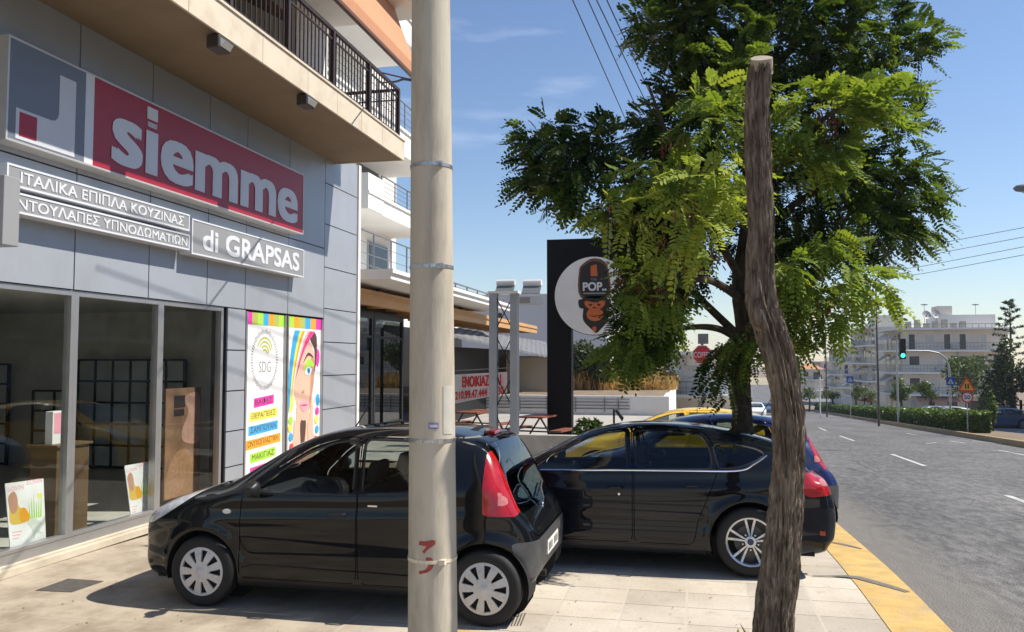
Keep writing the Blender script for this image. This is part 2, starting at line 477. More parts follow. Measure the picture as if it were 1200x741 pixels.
def make_wheel(parent, c, r, width, style, side):
    """side=-1: outer face towards -y; local car coordinates"""
    w = thing('wheel', None, None); w.parent = parent; w.location = c
    s = side
    t = MB(); h = width / 2; rr = r * (0.70 if style == 'cover' else 0.715)
    prof = [(rr - 0.012, s * h * 0.80), (rr, s * h * 0.98), (rr + 0.02, s * h * 1.03), (r * 0.90, s * h * 1.02), (r * 0.965, s * h * 0.88), (r * 0.995, s * h * 0.62),
            (r, s * h * 0.3), (r, -s * h * 0.3), (r * 0.97, -s * h * 0.85), (rr, -s * h)]
    for g in (0.45, 0.15, -0.15, -0.45): pass
    t.lathe(prof, (0, 0, 0), 'Y', 48)
    t.build('tyre', RUBBER, w, smooth=True)
    b = MB()
    if style == 'cover':
        N = 9; R = rr + 0.004; yb = s * h * 0.90
        def pt(rad, an, y): return (rad * math.cos(an), y, rad * math.sin(an))
        seg = 8
        yout = lambda rad: s * (h * 0.90 + 0.022 * (1 - (rad / R) ** 2))
        # hub disc and rim ring, spokes between them
        r1, r2 = R * 0.40, R * 0.86
        b.lathe([(0.0, yout(0) + s * 0.006), (R * 0.12, yout(0) + s * 0.006), (R * 0.15, yout(0.0) + s * 0.001), (R * 0.28, yout(R * 0.3)), (r1, yout(r1)), (r1 + 0.004, yout(r1) - s * 0.016)], (0, 0, 0), 'Y', 45)
        b.lathe([(r2 - 0.004, yout(r2) - s * 0.016), (r2, yout(r2)), (R * 0.95, yout(R * 0.95)), (R, yout(R)), (R + 0.002, yout(R) - s * 0.02)], (0, 0, 0), 'Y', 54)
        for k in range(N):
            a0 = 2 * math.pi * (k + 0.5) / N
            wi, wo = math.radians(14.5), math.radians(10.5)
            for j in range(5):
                ra, rb = r1 + (r2 - r1) * j / 5 - 0.002, r1 + (r2 - r1) * (j + 1) / 5 + 0.002
                wa, wb = wi + (wo - wi) * j / 5, wi + (wo - wi) * (j + 1) / 5
                A, B, C_, D = pt(ra, a0 - wa, yout(ra)), pt(ra, a0 + wa, yout(ra)), pt(rb, a0 + wb, yout(rb)), pt(rb, a0 - wb, yout(rb))
                b.quad(A, B, C_, D)
                dn = s * 0.016
                for P, Q in ((A, D), (B, C_)):
                    b.quad(P, Q, (Q[0], Q[1] - dn, Q[2]), (P[0], P[1] - dn, P[2]))
        o = b.build('wheel_cover', RIMSILVER, w, smooth=True)
        k_ = MB(); k_.lathe([(0, s * (h * 0.72)), (rr, s * h * 0.72), (rr, s * h * 0.95)], (0, 0, 0), 'Y', 32)
        k_.build('steel_rim', UNDER, w)
    else:
        R = rr + 0.002
        y0 = s * h * 0.93
        b.lathe([(R - 0.03, y0 - s * 0.05), (R - 0.022, y0 - s * 0.004), (R - 0.008, y0 + s * 0.004), (R, y0), (R + 0.002, y0 - s * 0.02)], (0, 0, 0), 'Y', 54)
        b.lathe([(0.03, y0 - s * 0.006), (0.052, y0 - s * 0.008), (0.06, y0 - s * 0.03), (0.06, y0 - s * 0.06)], (0, 0, 0), 'Y', 32)
        for k in range(5):
            a0 = 2 * math.pi * k / 5 + math.pi / 2
            for sg in (-1, 1):
                pr = []
                for j in range(7):
                    t_ = j / 6; rad = 0.045 + (R - 0.02 - 0.045) * t_
                    an = a0 + sg * (math.radians(9) + math.radians(3) * t_)
                    wd = math.radians(13 - 7.5 * t_) * (1 if t_ > 0 else 1.0)
                    yy = y0 - s * (0.008 + 0.012 * math.sin(t_ * math.pi))
                    pr.append((rad, an - wd * 0.5, an + wd * 0.5, yy))
                for j in range(6):
                    A = (pr[j][0] * math.cos(pr[j][1]), pr[j][3], pr[j][0] * math.sin(pr[j][1])); B = (pr[j][0] * math.cos(pr[j][2]), pr[j][3], pr[j][0] * math.sin(pr[j][2]))
                    C_ = (pr[j + 1][0] * math.cos(pr[j + 1][2]), pr[j + 1][3], pr[j + 1][0] * math.sin(pr[j + 1][2])); D = (pr[j + 1][0] * math.cos(pr[j + 1][1]), pr[j + 1][3], pr[j + 1][0] * math.sin(pr[j + 1][1]))
                    b.quad(A, B, C_, D); dn = s * 0.035
                    b.quad(A, D, (D[0], D[1] - dn, D[2]), (A[0], A[1] - dn, A[2])); b.quad(B, C_, (C_[0], C_[1] - dn, C_[2]), (B[0], B[1] - dn, B[2]))
            an = a0 + math.pi / 5
            b.lathe([(0.0, y0 - s * 0.012), (0.009, y0 - s * 0.012), (0.009, y0 - s * 0.04)], (0.075 * math.cos(an), 0, 0.075 * math.sin(an)), 'Y', 8)
        b.build('alloy_rim', ALLOY, w, smooth=True)
        c_ = MB(); c_.lathe([(0, y0 - s * 0.002), (0.024, y0 - s * 0.002), (0.031, y0 - s * 0.008)], (0, 0, 0), 'Y', 20)
        c_.build('hub_cap', mat('hub_badge_blue', (0.03, 0.05, 0.14), 0.3), w, smooth=True)
        d_ = MB(); d_.lathe([(0.0, y0 - s * 0.075), (r * 0.46, y0 - s * 0.075), (r * 0.46, y0 - s * 0.09)], (0, 0, 0), 'Y', 32)
        d_.lathe([(0, y0 - s * 0.12), (R, y0 - s * 0.12), (R, y0 - s * 0.02)], (0, 0, 0), 'Y', 32)
        d_.build('brake_disc', mat('brake_disc_steel', (0.09, 0.085, 0.08), 0.5, metal=0.6, var=0.2), w)
    return w

def mesh_of(shell, bm, faces, name, m, parent, push=0.0):
    ids = {}; vs = []; fs = []
    for f in faces:
        q = []
        for v in f.verts:
            if v.index not in ids: ids[v.index] = len(vs); vs.append(v.co[:])
            q.append(ids[v.index])
        fs.append(q)
    P = np.array(vs); N = shell.normals(P)
    P = P + N * push
    me = bpy.data.meshes.new(name); me.from_pydata([tuple(p) for p in P], [], fs)
    me.materials.append(m)
    me.polygons.foreach_set('use_smooth', [True] * len(me.polygons))
    me.normals_split_custom_set_from_vertices([tuple(n) for n in N])
    o = bpy.data.objects.new(name, me); COL.objects.link(o); o.parent = parent
    return o

def build_car(name, label, spec, paint, loc, rz=0.0, group=None, res=0.04, detail=True):
    sh = Shell(spec)
    P, F = sh.mesh(res)
    root = thing(name, label, 'car', loc, group, rz)
    bm = bmesh.new()
    vv = [bm.verts.new(p) for p in P]
    for f in F:
        try: bm.faces.new([vv[i] for i in f])
        except ValueError: pass
    L = sh.L; wr = spec['wr']
    regs = []          # (label, gfun)   first hit wins
    def side_fun(poly, ymin=0.30):
        poly = np.asarray(poly)
        return lambda P: side_ok(P, sd_poly(P[:, [0, 2]], poly), ymin)
    for i, wx in enumerate(spec['wheels']):
        regs.append(('arch', (lambda wx: lambda P: np.maximum(np.hypot(P[:, 0] - wx, P[:, 2] - wr) - spec['arch'], sh.hw - 0.36 - np.abs(P[:, 1])))(wx)))
    for i, pl in enumerate(spec['windows']):
        regs.append(('window%d' % i, side_fun(rounded(pl, spec.get('wround', 0.05)))))
        regs.append(('seal%d' % i, (lambda pl: lambda P: side_ok(P, sd_poly(P[:, [0, 2]], rounded(pl, 0.05)) - spec.get('seal', 0.018), 0.30))(pl)))
    ws = rounded(spec['screen'] + [(x, -y) for x, y in spec['screen'][::-1]], 0.05)
    regs.append(('windscreen', lambda P: np.maximum(sd_poly(P[:, [0, 1]], ws), 0.75 - P[:, 2])))
    rw = rounded(spec['rear'] + [(-y, z) for y, z in spec['rear'][::-1]], 0.05)
    regs.append(('rear_window', lambda P: np.maximum(sd_poly(P[:, [1, 2]], rw), (L - 1.05) - P[:, 0])))
    regs.append(('headlight', side_fun(rounded(spec['headlight'], 0.03), spec.get('hl_y', 0.36))))
    if 'tl_inner' in spec: regs.append(('lampglow', side_fun(rounded(spec['tl_inner'], 0.03), spec.get('tl_y', 0.45))))
    regs.append(('taillight', side_fun(rounded(spec['taillight'], 0.03), spec.get('tl_y', 0.45))))
    if 'insert' in spec:
        ip = rounded(spec['insert'] + [(-y, z) for y, z in spec['insert'][::-1]], 0.05)
        regs.append(('bumper_insert', lambda P: np.maximum(sd_poly(P[:, [1, 2]], ip), (L - spec['insert_depth']) - P[:, 0])))
    if detail:
        sl = spec['sill']
        regs.append(('sill', side_fun(sl, 0.3)))
    dl = []
    if detail:
        for i, pl in enumerate(spec['doors']):
            pr = rounded(pl, 0.06)
            regs.append(('door%d' % i, (lambda pr: lambda P: side_ok(P, sd_poly(P[:, [0, 2]], pr), 0.30))(pr)))
            regs.append(('gap', (lambda pr: lambda P: side_ok(P, sd_poly(P[:, [0, 2]], pr) - 0.007, 0.30))(pr)))
        hg = np.array(spec['hatch'] + [(-y, z) for y, z in spec['hatch'][::-1]])
        hg = rounded(hg, 0.08)
        regs.append(('hatch', lambda P: np.maximum(sd_poly(P[:, [1, 2]], hg), (L - 1.0) - P[:, 0])))
        regs.append(('gap', lambda P: np.maximum(sd_poly(P[:, [1, 2]], hg) - 0.008, (L - 1.0) - P[:, 0])))
        bn = spec['bonnet']; bn = rounded(bn + [(x, -y) for x, y in bn[::-1]], 0.08)
        regs.append(('bonnet', lambda P: np.maximum(sd_poly(P[:, [0, 1]], bn), 0.5 - P[:, 2])))
        regs.append(('gap', lambda P: np.maximum(sd_poly(P[:, [0, 1]], bn) - 0.007, 0.5 - P[:, 2])))
    for _, g in regs: cut(bm, g)
    bm.verts.index_update(); bm.faces.ensure_lookup_table()
    cen = np.array([f.calc_center_median()[:] for f in bm.faces])
    lab = np.full(len(cen), 'body', dtype=object)
    undone = np.ones(len(cen), bool)
    for nm, g in regs:
        hit = (g(cen) < 0) & undone
        lab[hit] = nm; undone &= ~hit
    paintm = paint
    groups = {}
    for f, nm, c in zip(bm.faces, lab, cen):
        if nm in ('arch', 'gap'): continue
        side = ''
        if nm.startswith(('window', 'door', 'seal', 'sill', 'headlight', 'taillight')) and not nm.startswith('windscreen'): side = '|a' if c[1] < 0 else '|b'
        groups.setdefault(nm + side, []).append(f)
    doors = {}
    for key, fs in groups.items():
        nm, _, sd = key.partition('|')
        if nm.startswith('door'):
            doors[key] = mesh_of(sh, bm, fs, 'door', paintm, root)
    for key, fs in groups.items():
        nm, _, sd = key.partition('|')
        if nm.startswith('door'): continue
        elif nm == 'body': mesh_of(sh, bm, fs, 'body', paintm, root)
        elif nm == 'windscreen': mesh_of(sh, bm, fs, 'windscreen', SCREEN_GLASS, root, -0.003)
        elif nm.startswith('window'):
            par = doors.get('door' + nm[6:] + '|' + sd, root)
            mesh_of(sh, bm, fs, 'side_window', CAR_GLASS, par, -0.004)
        elif nm == 'rear_window': mesh_of(sh, bm, fs, 'rear_window', CAR_GLASS, root, -0.003)
        elif nm == 'headlight': mesh_of(sh, bm, fs, 'headlight', LAMPCLEAR, root, 0.002)
        elif nm == 'taillight': mesh_of(sh, bm, fs, 'taillight', LAMPRED, root, 0.004)
        elif nm == 'lampglow': mesh_of(sh, bm, fs, 'reversing_lamp', mat('reversing_lamp_lens', (.48, .16, .15), .12, var=.3, scale=25, coat=.6), root, 0.005)
        elif nm.startswith('seal'): mesh_of(sh, bm, fs, 'window_trim', TRIM, root, -0.001)
        elif nm == 'sill': mesh_of(sh, bm, fs, 'sill_trim', TRIM, root, 0.003)
        elif nm == 'hatch': mesh_of(sh, bm, fs, 'tailgate', paintm, root)
        elif nm == 'bonnet': mesh_of(sh, bm, fs, 'bonnet', paintm, root)
        elif nm == 'bumper_insert': mesh_of(sh, bm, fs, 'bumper_insert', spec['insert_mat'], root, 0.004)
    bm.free()
    hw = sh.hw
    # underbody, arch liners
    u = MB(); u.box((0.25, -hw + 0.14, 0.2), (L - 0.22, hw - 0.14, 0.34))
    for wx in spec['wheels']:
        for sd in (-1, 1):
            R = spec['arch'] + 0.004; n = 20
            for k in range(n):
                a, b = math.pi * (k / n * 1.16 - 0.08), math.pi * ((k + 1) / n * 1.16 - 0.08)
                u.quad((wx + R * math.cos(a), sd * (hw - 0.055), wr + R * math.sin(a)), (wx + R * math.cos(b), sd * (hw - 0.055), wr + R * math.sin(b)),
                       (wx + R * math.cos(b), sd * (hw - 0.36), wr + R * math.sin(b)), (wx + R * math.cos(a), sd * (hw - 0.36), wr + R * math.sin(a)))
            u.prism([(wx + R * math.cos(2 * math.pi * k / 16), wr + R * math.sin(2 * math.pi * k / 16)) for k in range(16)], 'Y', sd * (hw - 0.36), sd * (hw - 0.365))
    u.build('underbody', UNDER, root)
    for i, wx in enumerate(spec['wheels']):
        for sd in (-1, 1):
            make_wheel(root, (wx, sd * (hw - spec['ww'] / 2 - spec.get('wheel_in', 0.015)), wr), wr, spec['ww'], spec['wheel_style'], sd)
    if not detail: return root, sh
    # mirrors
    mx, mz = spec['mirror']
    for sd in (-1, 1):
        y0 = side_y(sh, mx, mz) - 0.02
        m_ = MB(); n = 12
        prof = []
        for i in range(9):
            t = i / 8; yy = y0 + 0.03 + 0.17 * t
            r = math.sin(min(1, t * 1.15 + 0.12) * math.pi * 0.93) ** 0.45
            prof.append((yy, r))
        vs = []; fs = []
        for yy, r in prof:
            for k in range(n):
                an = 2 * math.pi * k / n
                cx, cz = math.cos(an), math.sin(an)
                sx = abs(cx) ** 0.6 * (1 if cx > 0 else -1); sz = abs(cz) ** 0.6 * (1 if cz > 0 else -1)
                vs.append((mx + 0.035 + 0.055 * sx * r + (yy - y0) * 0.10, sd * yy, mz + 0.06 + 0.068 * sz * r))
        for i in range(8):
            for k in range(n): fs.append((i * n + k, i * n + (k + 1) % n, (i + 1) * n + (k + 1) % n, (i + 1) * n + k))
        fs.append(tuple(range(n))); fs.append(tuple(range(8 * n, 9 * n)))
        m_.add(vs, fs)
        m_.box((mx + 0.0, sd * (y0 - 0.02), mz - 0.01), (mx + 0.06, sd * (y0 + 0.09), mz + 0.025))
        m_.build('wing_mirror', paintm if spec.get('mirror_paint', True) else TRIM, root, smooth=True)
    # door handles
    for hx, hz, di in spec['handles']:
        for sd, kk in ((-1, 'a'), (1, 'b')):
            par = doors.get('door%d|%s' % (di, kk), root)
            hy = side_y(sh, hx, hz)
            h_ = MB(); pts = [(hx - 0.075, sd * (hy - 0.005), hz), (hx - 0.06, sd * (hy + 0.028), hz), (hx + 0.05, sd * (hy + 0.03), hz + 0.004), (hx + 0.07, sd * (hy - 0.005), hz + 0.005)]
            h_.tube(pts, [0.012, 0.015, 0.014, 0.012], 8)
            h_.build('door_handle', paintm if spec.get('handle_paint') else TRIM, par, smooth=True)
            if di == 0 and sd == -1:
                lk = MB(); lk.lathe([(0, -hy - 0.003), (0.011, -hy - 0.003), (0.012, -hy + 0.01)], (hx + 0.03, 0, hz - 0.065), 'Y', 12)
                lk.build('door_lock', CHROME, par)
    # fender repeater
    if 'repeater' in spec:
        rx, rz_ = spec['repeater']; ry = side_y(sh, rx, rz_)
        for sd in (-1, 1):
            r_ = MB(); n = 16
            r_.add([(rx + 0.036 * math.cos(2 * math.pi * k / n), sd * (ry + (0.0 if e else 0.012)), rz_ + 0.018 * math.sin(2 * math.pi * k / n)) if not e else
                    (rx + 0.042 * math.cos(2 * math.pi * k / n), sd * (ry - 0.002), rz_ + 0.022 * math.sin(2 * math.pi * k / n)) for e in (0, 1) for k in range(n)],
                   [tuple(range(n))] + [(k, (k + 1) % n, n + (k + 1) % n, n + k) for k in range(n)])
            r_.build('side_repeater', mat('repeater_lens', (0.7, 0.7, 0.68), 0.15, coat=0.5), root, smooth=True)
    # interior
    def seat(x, y, w=0.48):
        s_ = MB()
        s_.prism(rounded([(x - 0.24, 0.36), (x + 0.28, 0.34), (x + 0.28, 0.52), (x - 0.24, 0.56)], 0.06), 'Y', y - w / 2, y + w / 2)
        s_.prism(rounded([(x + 0.16, 0.42), (x + 0.34, 0.42), (x + 0.50, 0.98), (x + 0.40, 1.0)], 0.05), 'Y', y - w / 2, y + w / 2)
        if w < 0.6:
            s_.prism(rounded([(x + 0.43, 1.03), (x + 0.53, 1.02), (x + 0.56, 1.19), (x + 0.48, 1.20)], 0.04), 'Y', y - 0.13, y + 0.13)
            s_.tube([(x + 0.46, y - 0.05, 0.97), (x + 0.48, y - 0.05, 1.05)], 0.007, 6); s_.tube([(x + 0.46, y + 0.05, 0.97), (x + 0.48, y + 0.05, 1.05)], 0.007, 6)
        else:
            for dy in (-0.35, 0.35):
                s_.prism(rounded([(x + 0.43, 1.0), (x + 0.52, 0.99), (x + 0.54, 1.11), (x + 0.47, 1.12)], 0.03), 'Y', y + dy - 0.12, y + dy + 0.12)
        s_.build('seat', DARK, root, smooth=True)
    sx = spec['seats']
    seat(sx, -0.36); seat(sx, 0.36); seat(sx + spec.get('seat_gap', 0.85), 0.0, 1.15)
    d_ = MB(); dx = spec['dash']
    d_.prism(rounded([(dx - 0.25, 0.60), (dx + 0.16, 0.60), (dx + 0.24, 0.78), (dx + 0.16, 0.88), (dx - 0.25, 0.90)], 0.05), 'Y', -hw + 0.16, hw - 0.16)
    d_.build('dashboard', DARK, root, smooth=True)
    st = MB(); c0 = Vector((dx + 0.36, -0.36, 0.83)); ax = Vector((-0.88, 0, -0.42)).normalized()
    a1 = Vector((0, 1, 0)); a2 = ax.cross(a1)
    st.tube([c0 + (a1 * math.cos(t) + a2 * math.sin(t)) * 0.18 for t in np.linspace(0, 2 * math.pi, 33)], 0.015, 8, caps=False)
    for t in (0.2, math.pi - 0.2, -math.pi / 2): st.tube([c0, c0 + (a1 * math.cos(t) + a2 * math.sin(t)) * 0.18], [0.03, 0.016], 8)
    st.tube([c0 - ax * 0.02, c0 + ax * 0.2], [0.06, 0.035], 10)
    st.build('steering_wheel', TRIM, root, smooth=True)
    # plate
    pz = spec['plate_z']; pxr = max(rear_x(sh, 0, pz), rear_x(sh, 0.2, pz)) + 0.012
    p_ = MB(); p_.box((pxr - 0.02, -0.26, pz - 0.055), (pxr, 0.26, pz + 0.055)); pl = p_.build('number_plate', PLATE, root)
    for k in range(7):
        if k != 3: b_ = MB(); yk = -.20 + k * .066; b_.box((pxr, yk - .017, pz - .032), (pxr + .002, yk + .017, pz + .032)); b_.box((pxr, yk - .006, pz - .012), (pxr + .0035, yk + .006, pz + .016)); b_.build('plate_character', [INK], pl)
    # wiper
    w_ = MB(); wz = spec['rear'][-1][1] + 0.03 if spec['rear'][-1][1] < spec['rear'][0][1] else spec['rear'][0][1] + 0.03
    pts = []
    for i in range(6):
        y = -0.02 + i * 0.085; z = wz + 0.02 + i * 0.012
        pts.append((rear_x(sh, y, z) + 0.02, y, z))
    w_.tube(pts, 0.008, 6); w_.build('rear_wiper', TRIM, root)
    return root, sh
def pluck(*a): return list(a)
PAINT_BLACK = mat('black_car_paint', (0.006, 0.0065, 0.008), 0.35, var=0.1, scale=3, spec=0.0, coat=0.8, dirt=(0.016, 0.015, 0.014), dirt_amt=0.35, dirt_scale=3)
PAINT_BLACKBLUE = mat('blue_black_car_paint', (0.006, 0.0075, 0.012), 0.35, var=0.1, scale=3, spec=0.0, coat=0.8, dirt=(0.016, 0.015, 0.014), dirt_amt=0.25, dirt_scale=3)
PAINT_BLUE = mat('deep_blue_car_paint', (0.012, 0.022, 0.12), 0.25, var=0.1, scale=3, coat=1.0)
PAINT_YELLOW = mat('taxi_yellow_paint', (0.80, 0.50, 0.02), 0.3, var=0.04, scale=3, coat=0.7)
PAINT_WHITE = mat('white_car_paint', (0.72, 0.72, 0.72), 0.3, var=0.03, scale=3, coat=0.7)
PAINT_SILVER = mat('silver_car_paint', (0.45, 0.46, 0.48), 0.3, metal=0.5, var=0.03, scale=3, coat=0.7)
PAINT_TEAL = mat('blue_grey_car_paint', (0.05, 0.10, 0.16), 0.3, var=0.05, scale=3, coat=0.7)
GREYPLASTIC = mat('worn_grey_bumper_plastic', (0.055, 0.058, 0.062), 0.5, var=0.2, scale=8, dirt=(0.11, 0.105, 0.095), dirt_amt=0.4, dirt_scale=10)
SMALL = dict(L=3.58, W=1.70, wr=0.292, ww=0.17, arch=0.345, wheels=(0.74, 3.18), wheel_style='cover', wheel_in=0.012,
    side=[(0.07, .24), (0.0, .36), (0.0, .50), (0.03, .63), (.13, .75), (.33, .86), (.60, .955), (.88, 1.03), (1.15, 1.20), (1.48, 1.40), (1.80, 1.495), (2.2, 1.53), (2.6, 1.52),
          (2.95, 1.475), (3.12, 1.43), (3.22, 1.32), (3.34, 1.06), (3.42, .90), (3.52, .77), (3.57, .65), (3.57, .48), (3.52, .32), (3.2, .22), (1.8, .19), (.35, .20)],
    plan=[(-0.3, .60), (0.0, .66), (.12, .80), (.3, .90), (.6, .965), (1.0, .99), (1.8, 1.0), (2.6, 1.0), (3.0, .985), (3.3, .94), (3.48, .87), (3.6, .80), (3.9, .7)],
    belt=[(-.3, .86), (.3, .88), (.9, .94), (1.6, .965), (2.4, 1.0), (3.0, 1.06), (3.6, 1.08)], tumble=0.42, crease=0.010, crease_z=[(0, .70), (1.2, .74), (3.6, .84)],
    windows=[[(1.21, .965), (1.36, 1.10), (1.62, 1.29), (1.84, 1.385), (2.03, 1.415), (2.08, .985)],
             [(2.175, .99), (2.13, 1.42), (2.52, 1.415), (2.78, 1.36), (2.84, 1.20), (2.77, 1.02)]],
    wround=0.04, seal=0.016,
    screen=[(.93, .52), (1.02, .60), (1.56, .52), (1.60, .40)],
    rear=[(.55, 1.41), (.66, .84)],
    headlight=[(.10, .64), (.20, .80), (.45, .93), (.68, .985), (.70, .965), (.52, .84), (.34, .73), (.2, .66)], hl_y=.38,
    taillight=[(3.15, 1.35), (3.20, 1.35), (3.31, 1.10), (3.43, .865), (3.42, .835), (3.16, .845)], tl_inner=[(3.27, 1.02), (3.34, .98), (3.35, .92), (3.28, .92)], tl_y=0.45,
    insert=[(.80, .64), (.74, .36)], insert_depth=0.32, insert_mat=GREYPLASTIC,
    sill=[(1.07, .19), (2.86, .19), (2.86, .255), (1.07, .255)],
    doors=[[(1.10, .27), (1.10, .92), (1.17, .985), (1.36, 1.16), (1.66, 1.36), (1.88, 1.43), (2.07, 1.45), (2.12, .98), (2.12, .27)],
           [(2.145, .27), (2.135, .98), (2.10, 1.45), (2.55, 1.45), (2.84, 1.39), (2.93, 1.20), (2.88, .78), (2.72, .50), (2.70, .27)]],
    hatch=[(.585, 1.45), (.70, .84), (.62, .66)], bonnet=[(.18, .46), (.34, .60), (.9, .63), (.95, .46)],
    mirror=(1.20, .94), handles=[(1.97, .815, 0), (2.66, .835, 1)], repeater=(.97, .80), seats=1.62, dash=1.17, seat_gap=0.72, plate_z=0.50, mirror_paint=False)
HATCH = dict(L=4.36, W=1.82, wr=0.325, ww=0.215, arch=0.378, wheels=(0.90, 3.55), wheel_style='alloy', wheel_in=0.015,
    side=[(0.08, .22), (0.0, .34), (0.0, .52), (0.05, .66), (.22, .76), (.55, .86), (.95, .95), (1.22, 1.01), (1.55, 1.18), (1.95, 1.365), (2.25, 1.445), (2.6, 1.475), (3.0, 1.46),
          (3.4, 1.405), (3.72, 1.335), (3.88, 1.27), (4.02, 1.14), (4.16, .99), (4.26, .93), (4.32, .80), (4.36, .64), (4.36, .48), (4.30, .32), (4.0, .22), (2.2, .19), (.35, .20)],
    plan=[(-.3, .5), (0.0, .64), (.14, .80), (.35, .91), (.7, .975), (1.2, .99), (2.2, 1.0), (3.2, 1.0), (3.7, .975), (4.05, .92), (4.25, .85), (4.36, .77), (4.7, .6)],
    belt=[(-.3, .84), (.4, .86), (1.1, .92), (2.2, .965), (3.1, 1.0), (3.7, 1.05), (4.4, 1.08)], tumble=0.47, crease=0.016, crease_z=[(0, .68), (1.0, .74), (3.0, .80), (4.4, .86)],
    windows=[[(1.36, .955), (1.60, 1.10), (1.90, 1.26), (2.16, 1.345), (2.35, 1.365), (2.38, .985)],
             [(2.49, .99), (2.44, 1.37), (2.78, 1.372), (3.10, 1.335), (3.18, 1.20), (3.20, 1.015)],
             [(3.27, 1.02), (3.22, 1.25), (3.42, 1.255), (3.62, 1.21), (3.70, 1.17), (3.60, 1.10), (3.45, 1.035)]],
    wround=0.035, seal=0.016,
    screen=[(1.20, .50), (1.30, .62), (1.98, .54), (2.04, .40)],
    rear=[(.50, 1.27), (.60, 1.0)],
    headlight=[(.12, .60), (.2, .72), (.5, .80), (.85, .90), (.86, .87), (.6, .74), (.4, .64)], hl_y=.4,
    taillight=[(3.84, .965), (3.95, 1.0), (4.22, .97), (4.345, .90), (4.37, .78), (4.10, .75), (3.93, .86)], tl_inner=[(4.20, .93), (4.33, .89), (4.335, .85), (4.2, .86)], tl_y=0.42,
    sill=[(1.32, .19), (3.14, .19), (3.14, .26), (1.32, .26)],
    doors=[[(1.26, .28), (1.27, .90), (1.33, .97), (1.62, 1.17), (1.93, 1.335), (2.2, 1.405), (2.40, 1.415), (2.435, .98), (2.435, .28)],
           [(2.46, .28), (2.46, .98), (2.425, 1.415), (2.80, 1.42), (3.14, 1.375), (3.23, 1.22), (3.25, .98), (3.16, .74), (3.06, .50), (3.02, .28)]],
    hatch=[(.56, 1.35), (.66, 1.0), (.62, .66)], bonnet=[(.16, .5), (.4, .66), (1.18, .68), (1.24, .46)],
    mirror=(1.40, .93), handles=[(2.28, .80, 0), (3.02, .835, 1)], seats=1.98, dash=1.50, plate_z=0.60, mirror_paint=True, handle_paint=True)

def squash(sp, z0, k):
    """lower the part of the car above z0 by the factor k"""
    f = lambda z: z if z < z0 else z0 + (z - z0) * k
    o = dict(sp)
    for key in ('side', 'belt', 'rear', 'headlight', 'taillight', 'crease_z'): o[key] = [(a, f(b)) for a, b in sp[key]]
    for key in ('windows', 'doors'): o[key] = [[(a, f(b)) for a, b in pl] for pl in sp[key]]
    if 'tl_inner' in sp: o['tl_inner'] = [(a, f(b)) for a, b in sp['tl_inner']]
    o['hatch'] = [(a, f(b)) for a, b in sp['hatch']]; o['mirror'] = (sp['mirror'][0], f(sp['mirror'][1]))
    return o
SMALL = squash(SMALL, .9, .94); HATCH = squash(HATCH, .9, .93)
# ------------------------------------------------------------------ setting: terrain, road, pavement
def sramp(y, y0=7.2, w=2.4, stop=185.0):
    y = min(y, stop)
    if y <= y0: return 0.0
    t = y - y0
    return t * t / (2 * w) if t < w else t - w / 2
SLOPE = 0.047
def road_z(y): return -0.12 - SLOPE * sramp(y)
def kerb_x(y): return 1.92 + 0.062 * sramp(y, 12.0, 8.0, 400)
YS = [-14, -8, -4, -1, 1, 3, 4, 5, 6, 7, 8, 9, 10, 11, 12, 13, 14, 15, 16, 17, 18, 19, 20, 22, 24, 26, 28, 30, 33, 36, 40, 45, 50, 55, 60, 66, 72, 80, 90, 100, 115, 130, 150, 170, 185, 200, 230, 260, 300, 360]
def strip(mb, xa, xb, za, ys=YS, mi=0):
    """sheet between two edge functions, at height za(y)"""
    for a, b in zip(ys[:-1], ys[1:]):
        mb.quad((xa(a), a, za(a)), (xb(a), a, za(a)), (xb(b), b, za(b)), (xa(b), b, za(b)), mi)
    return mb
def lotz(y):     # level terraces left of the pavement, dropping away behind the yard
    return 0.0 if y < 46 else -0.035 * (min(y, 185) - 46)

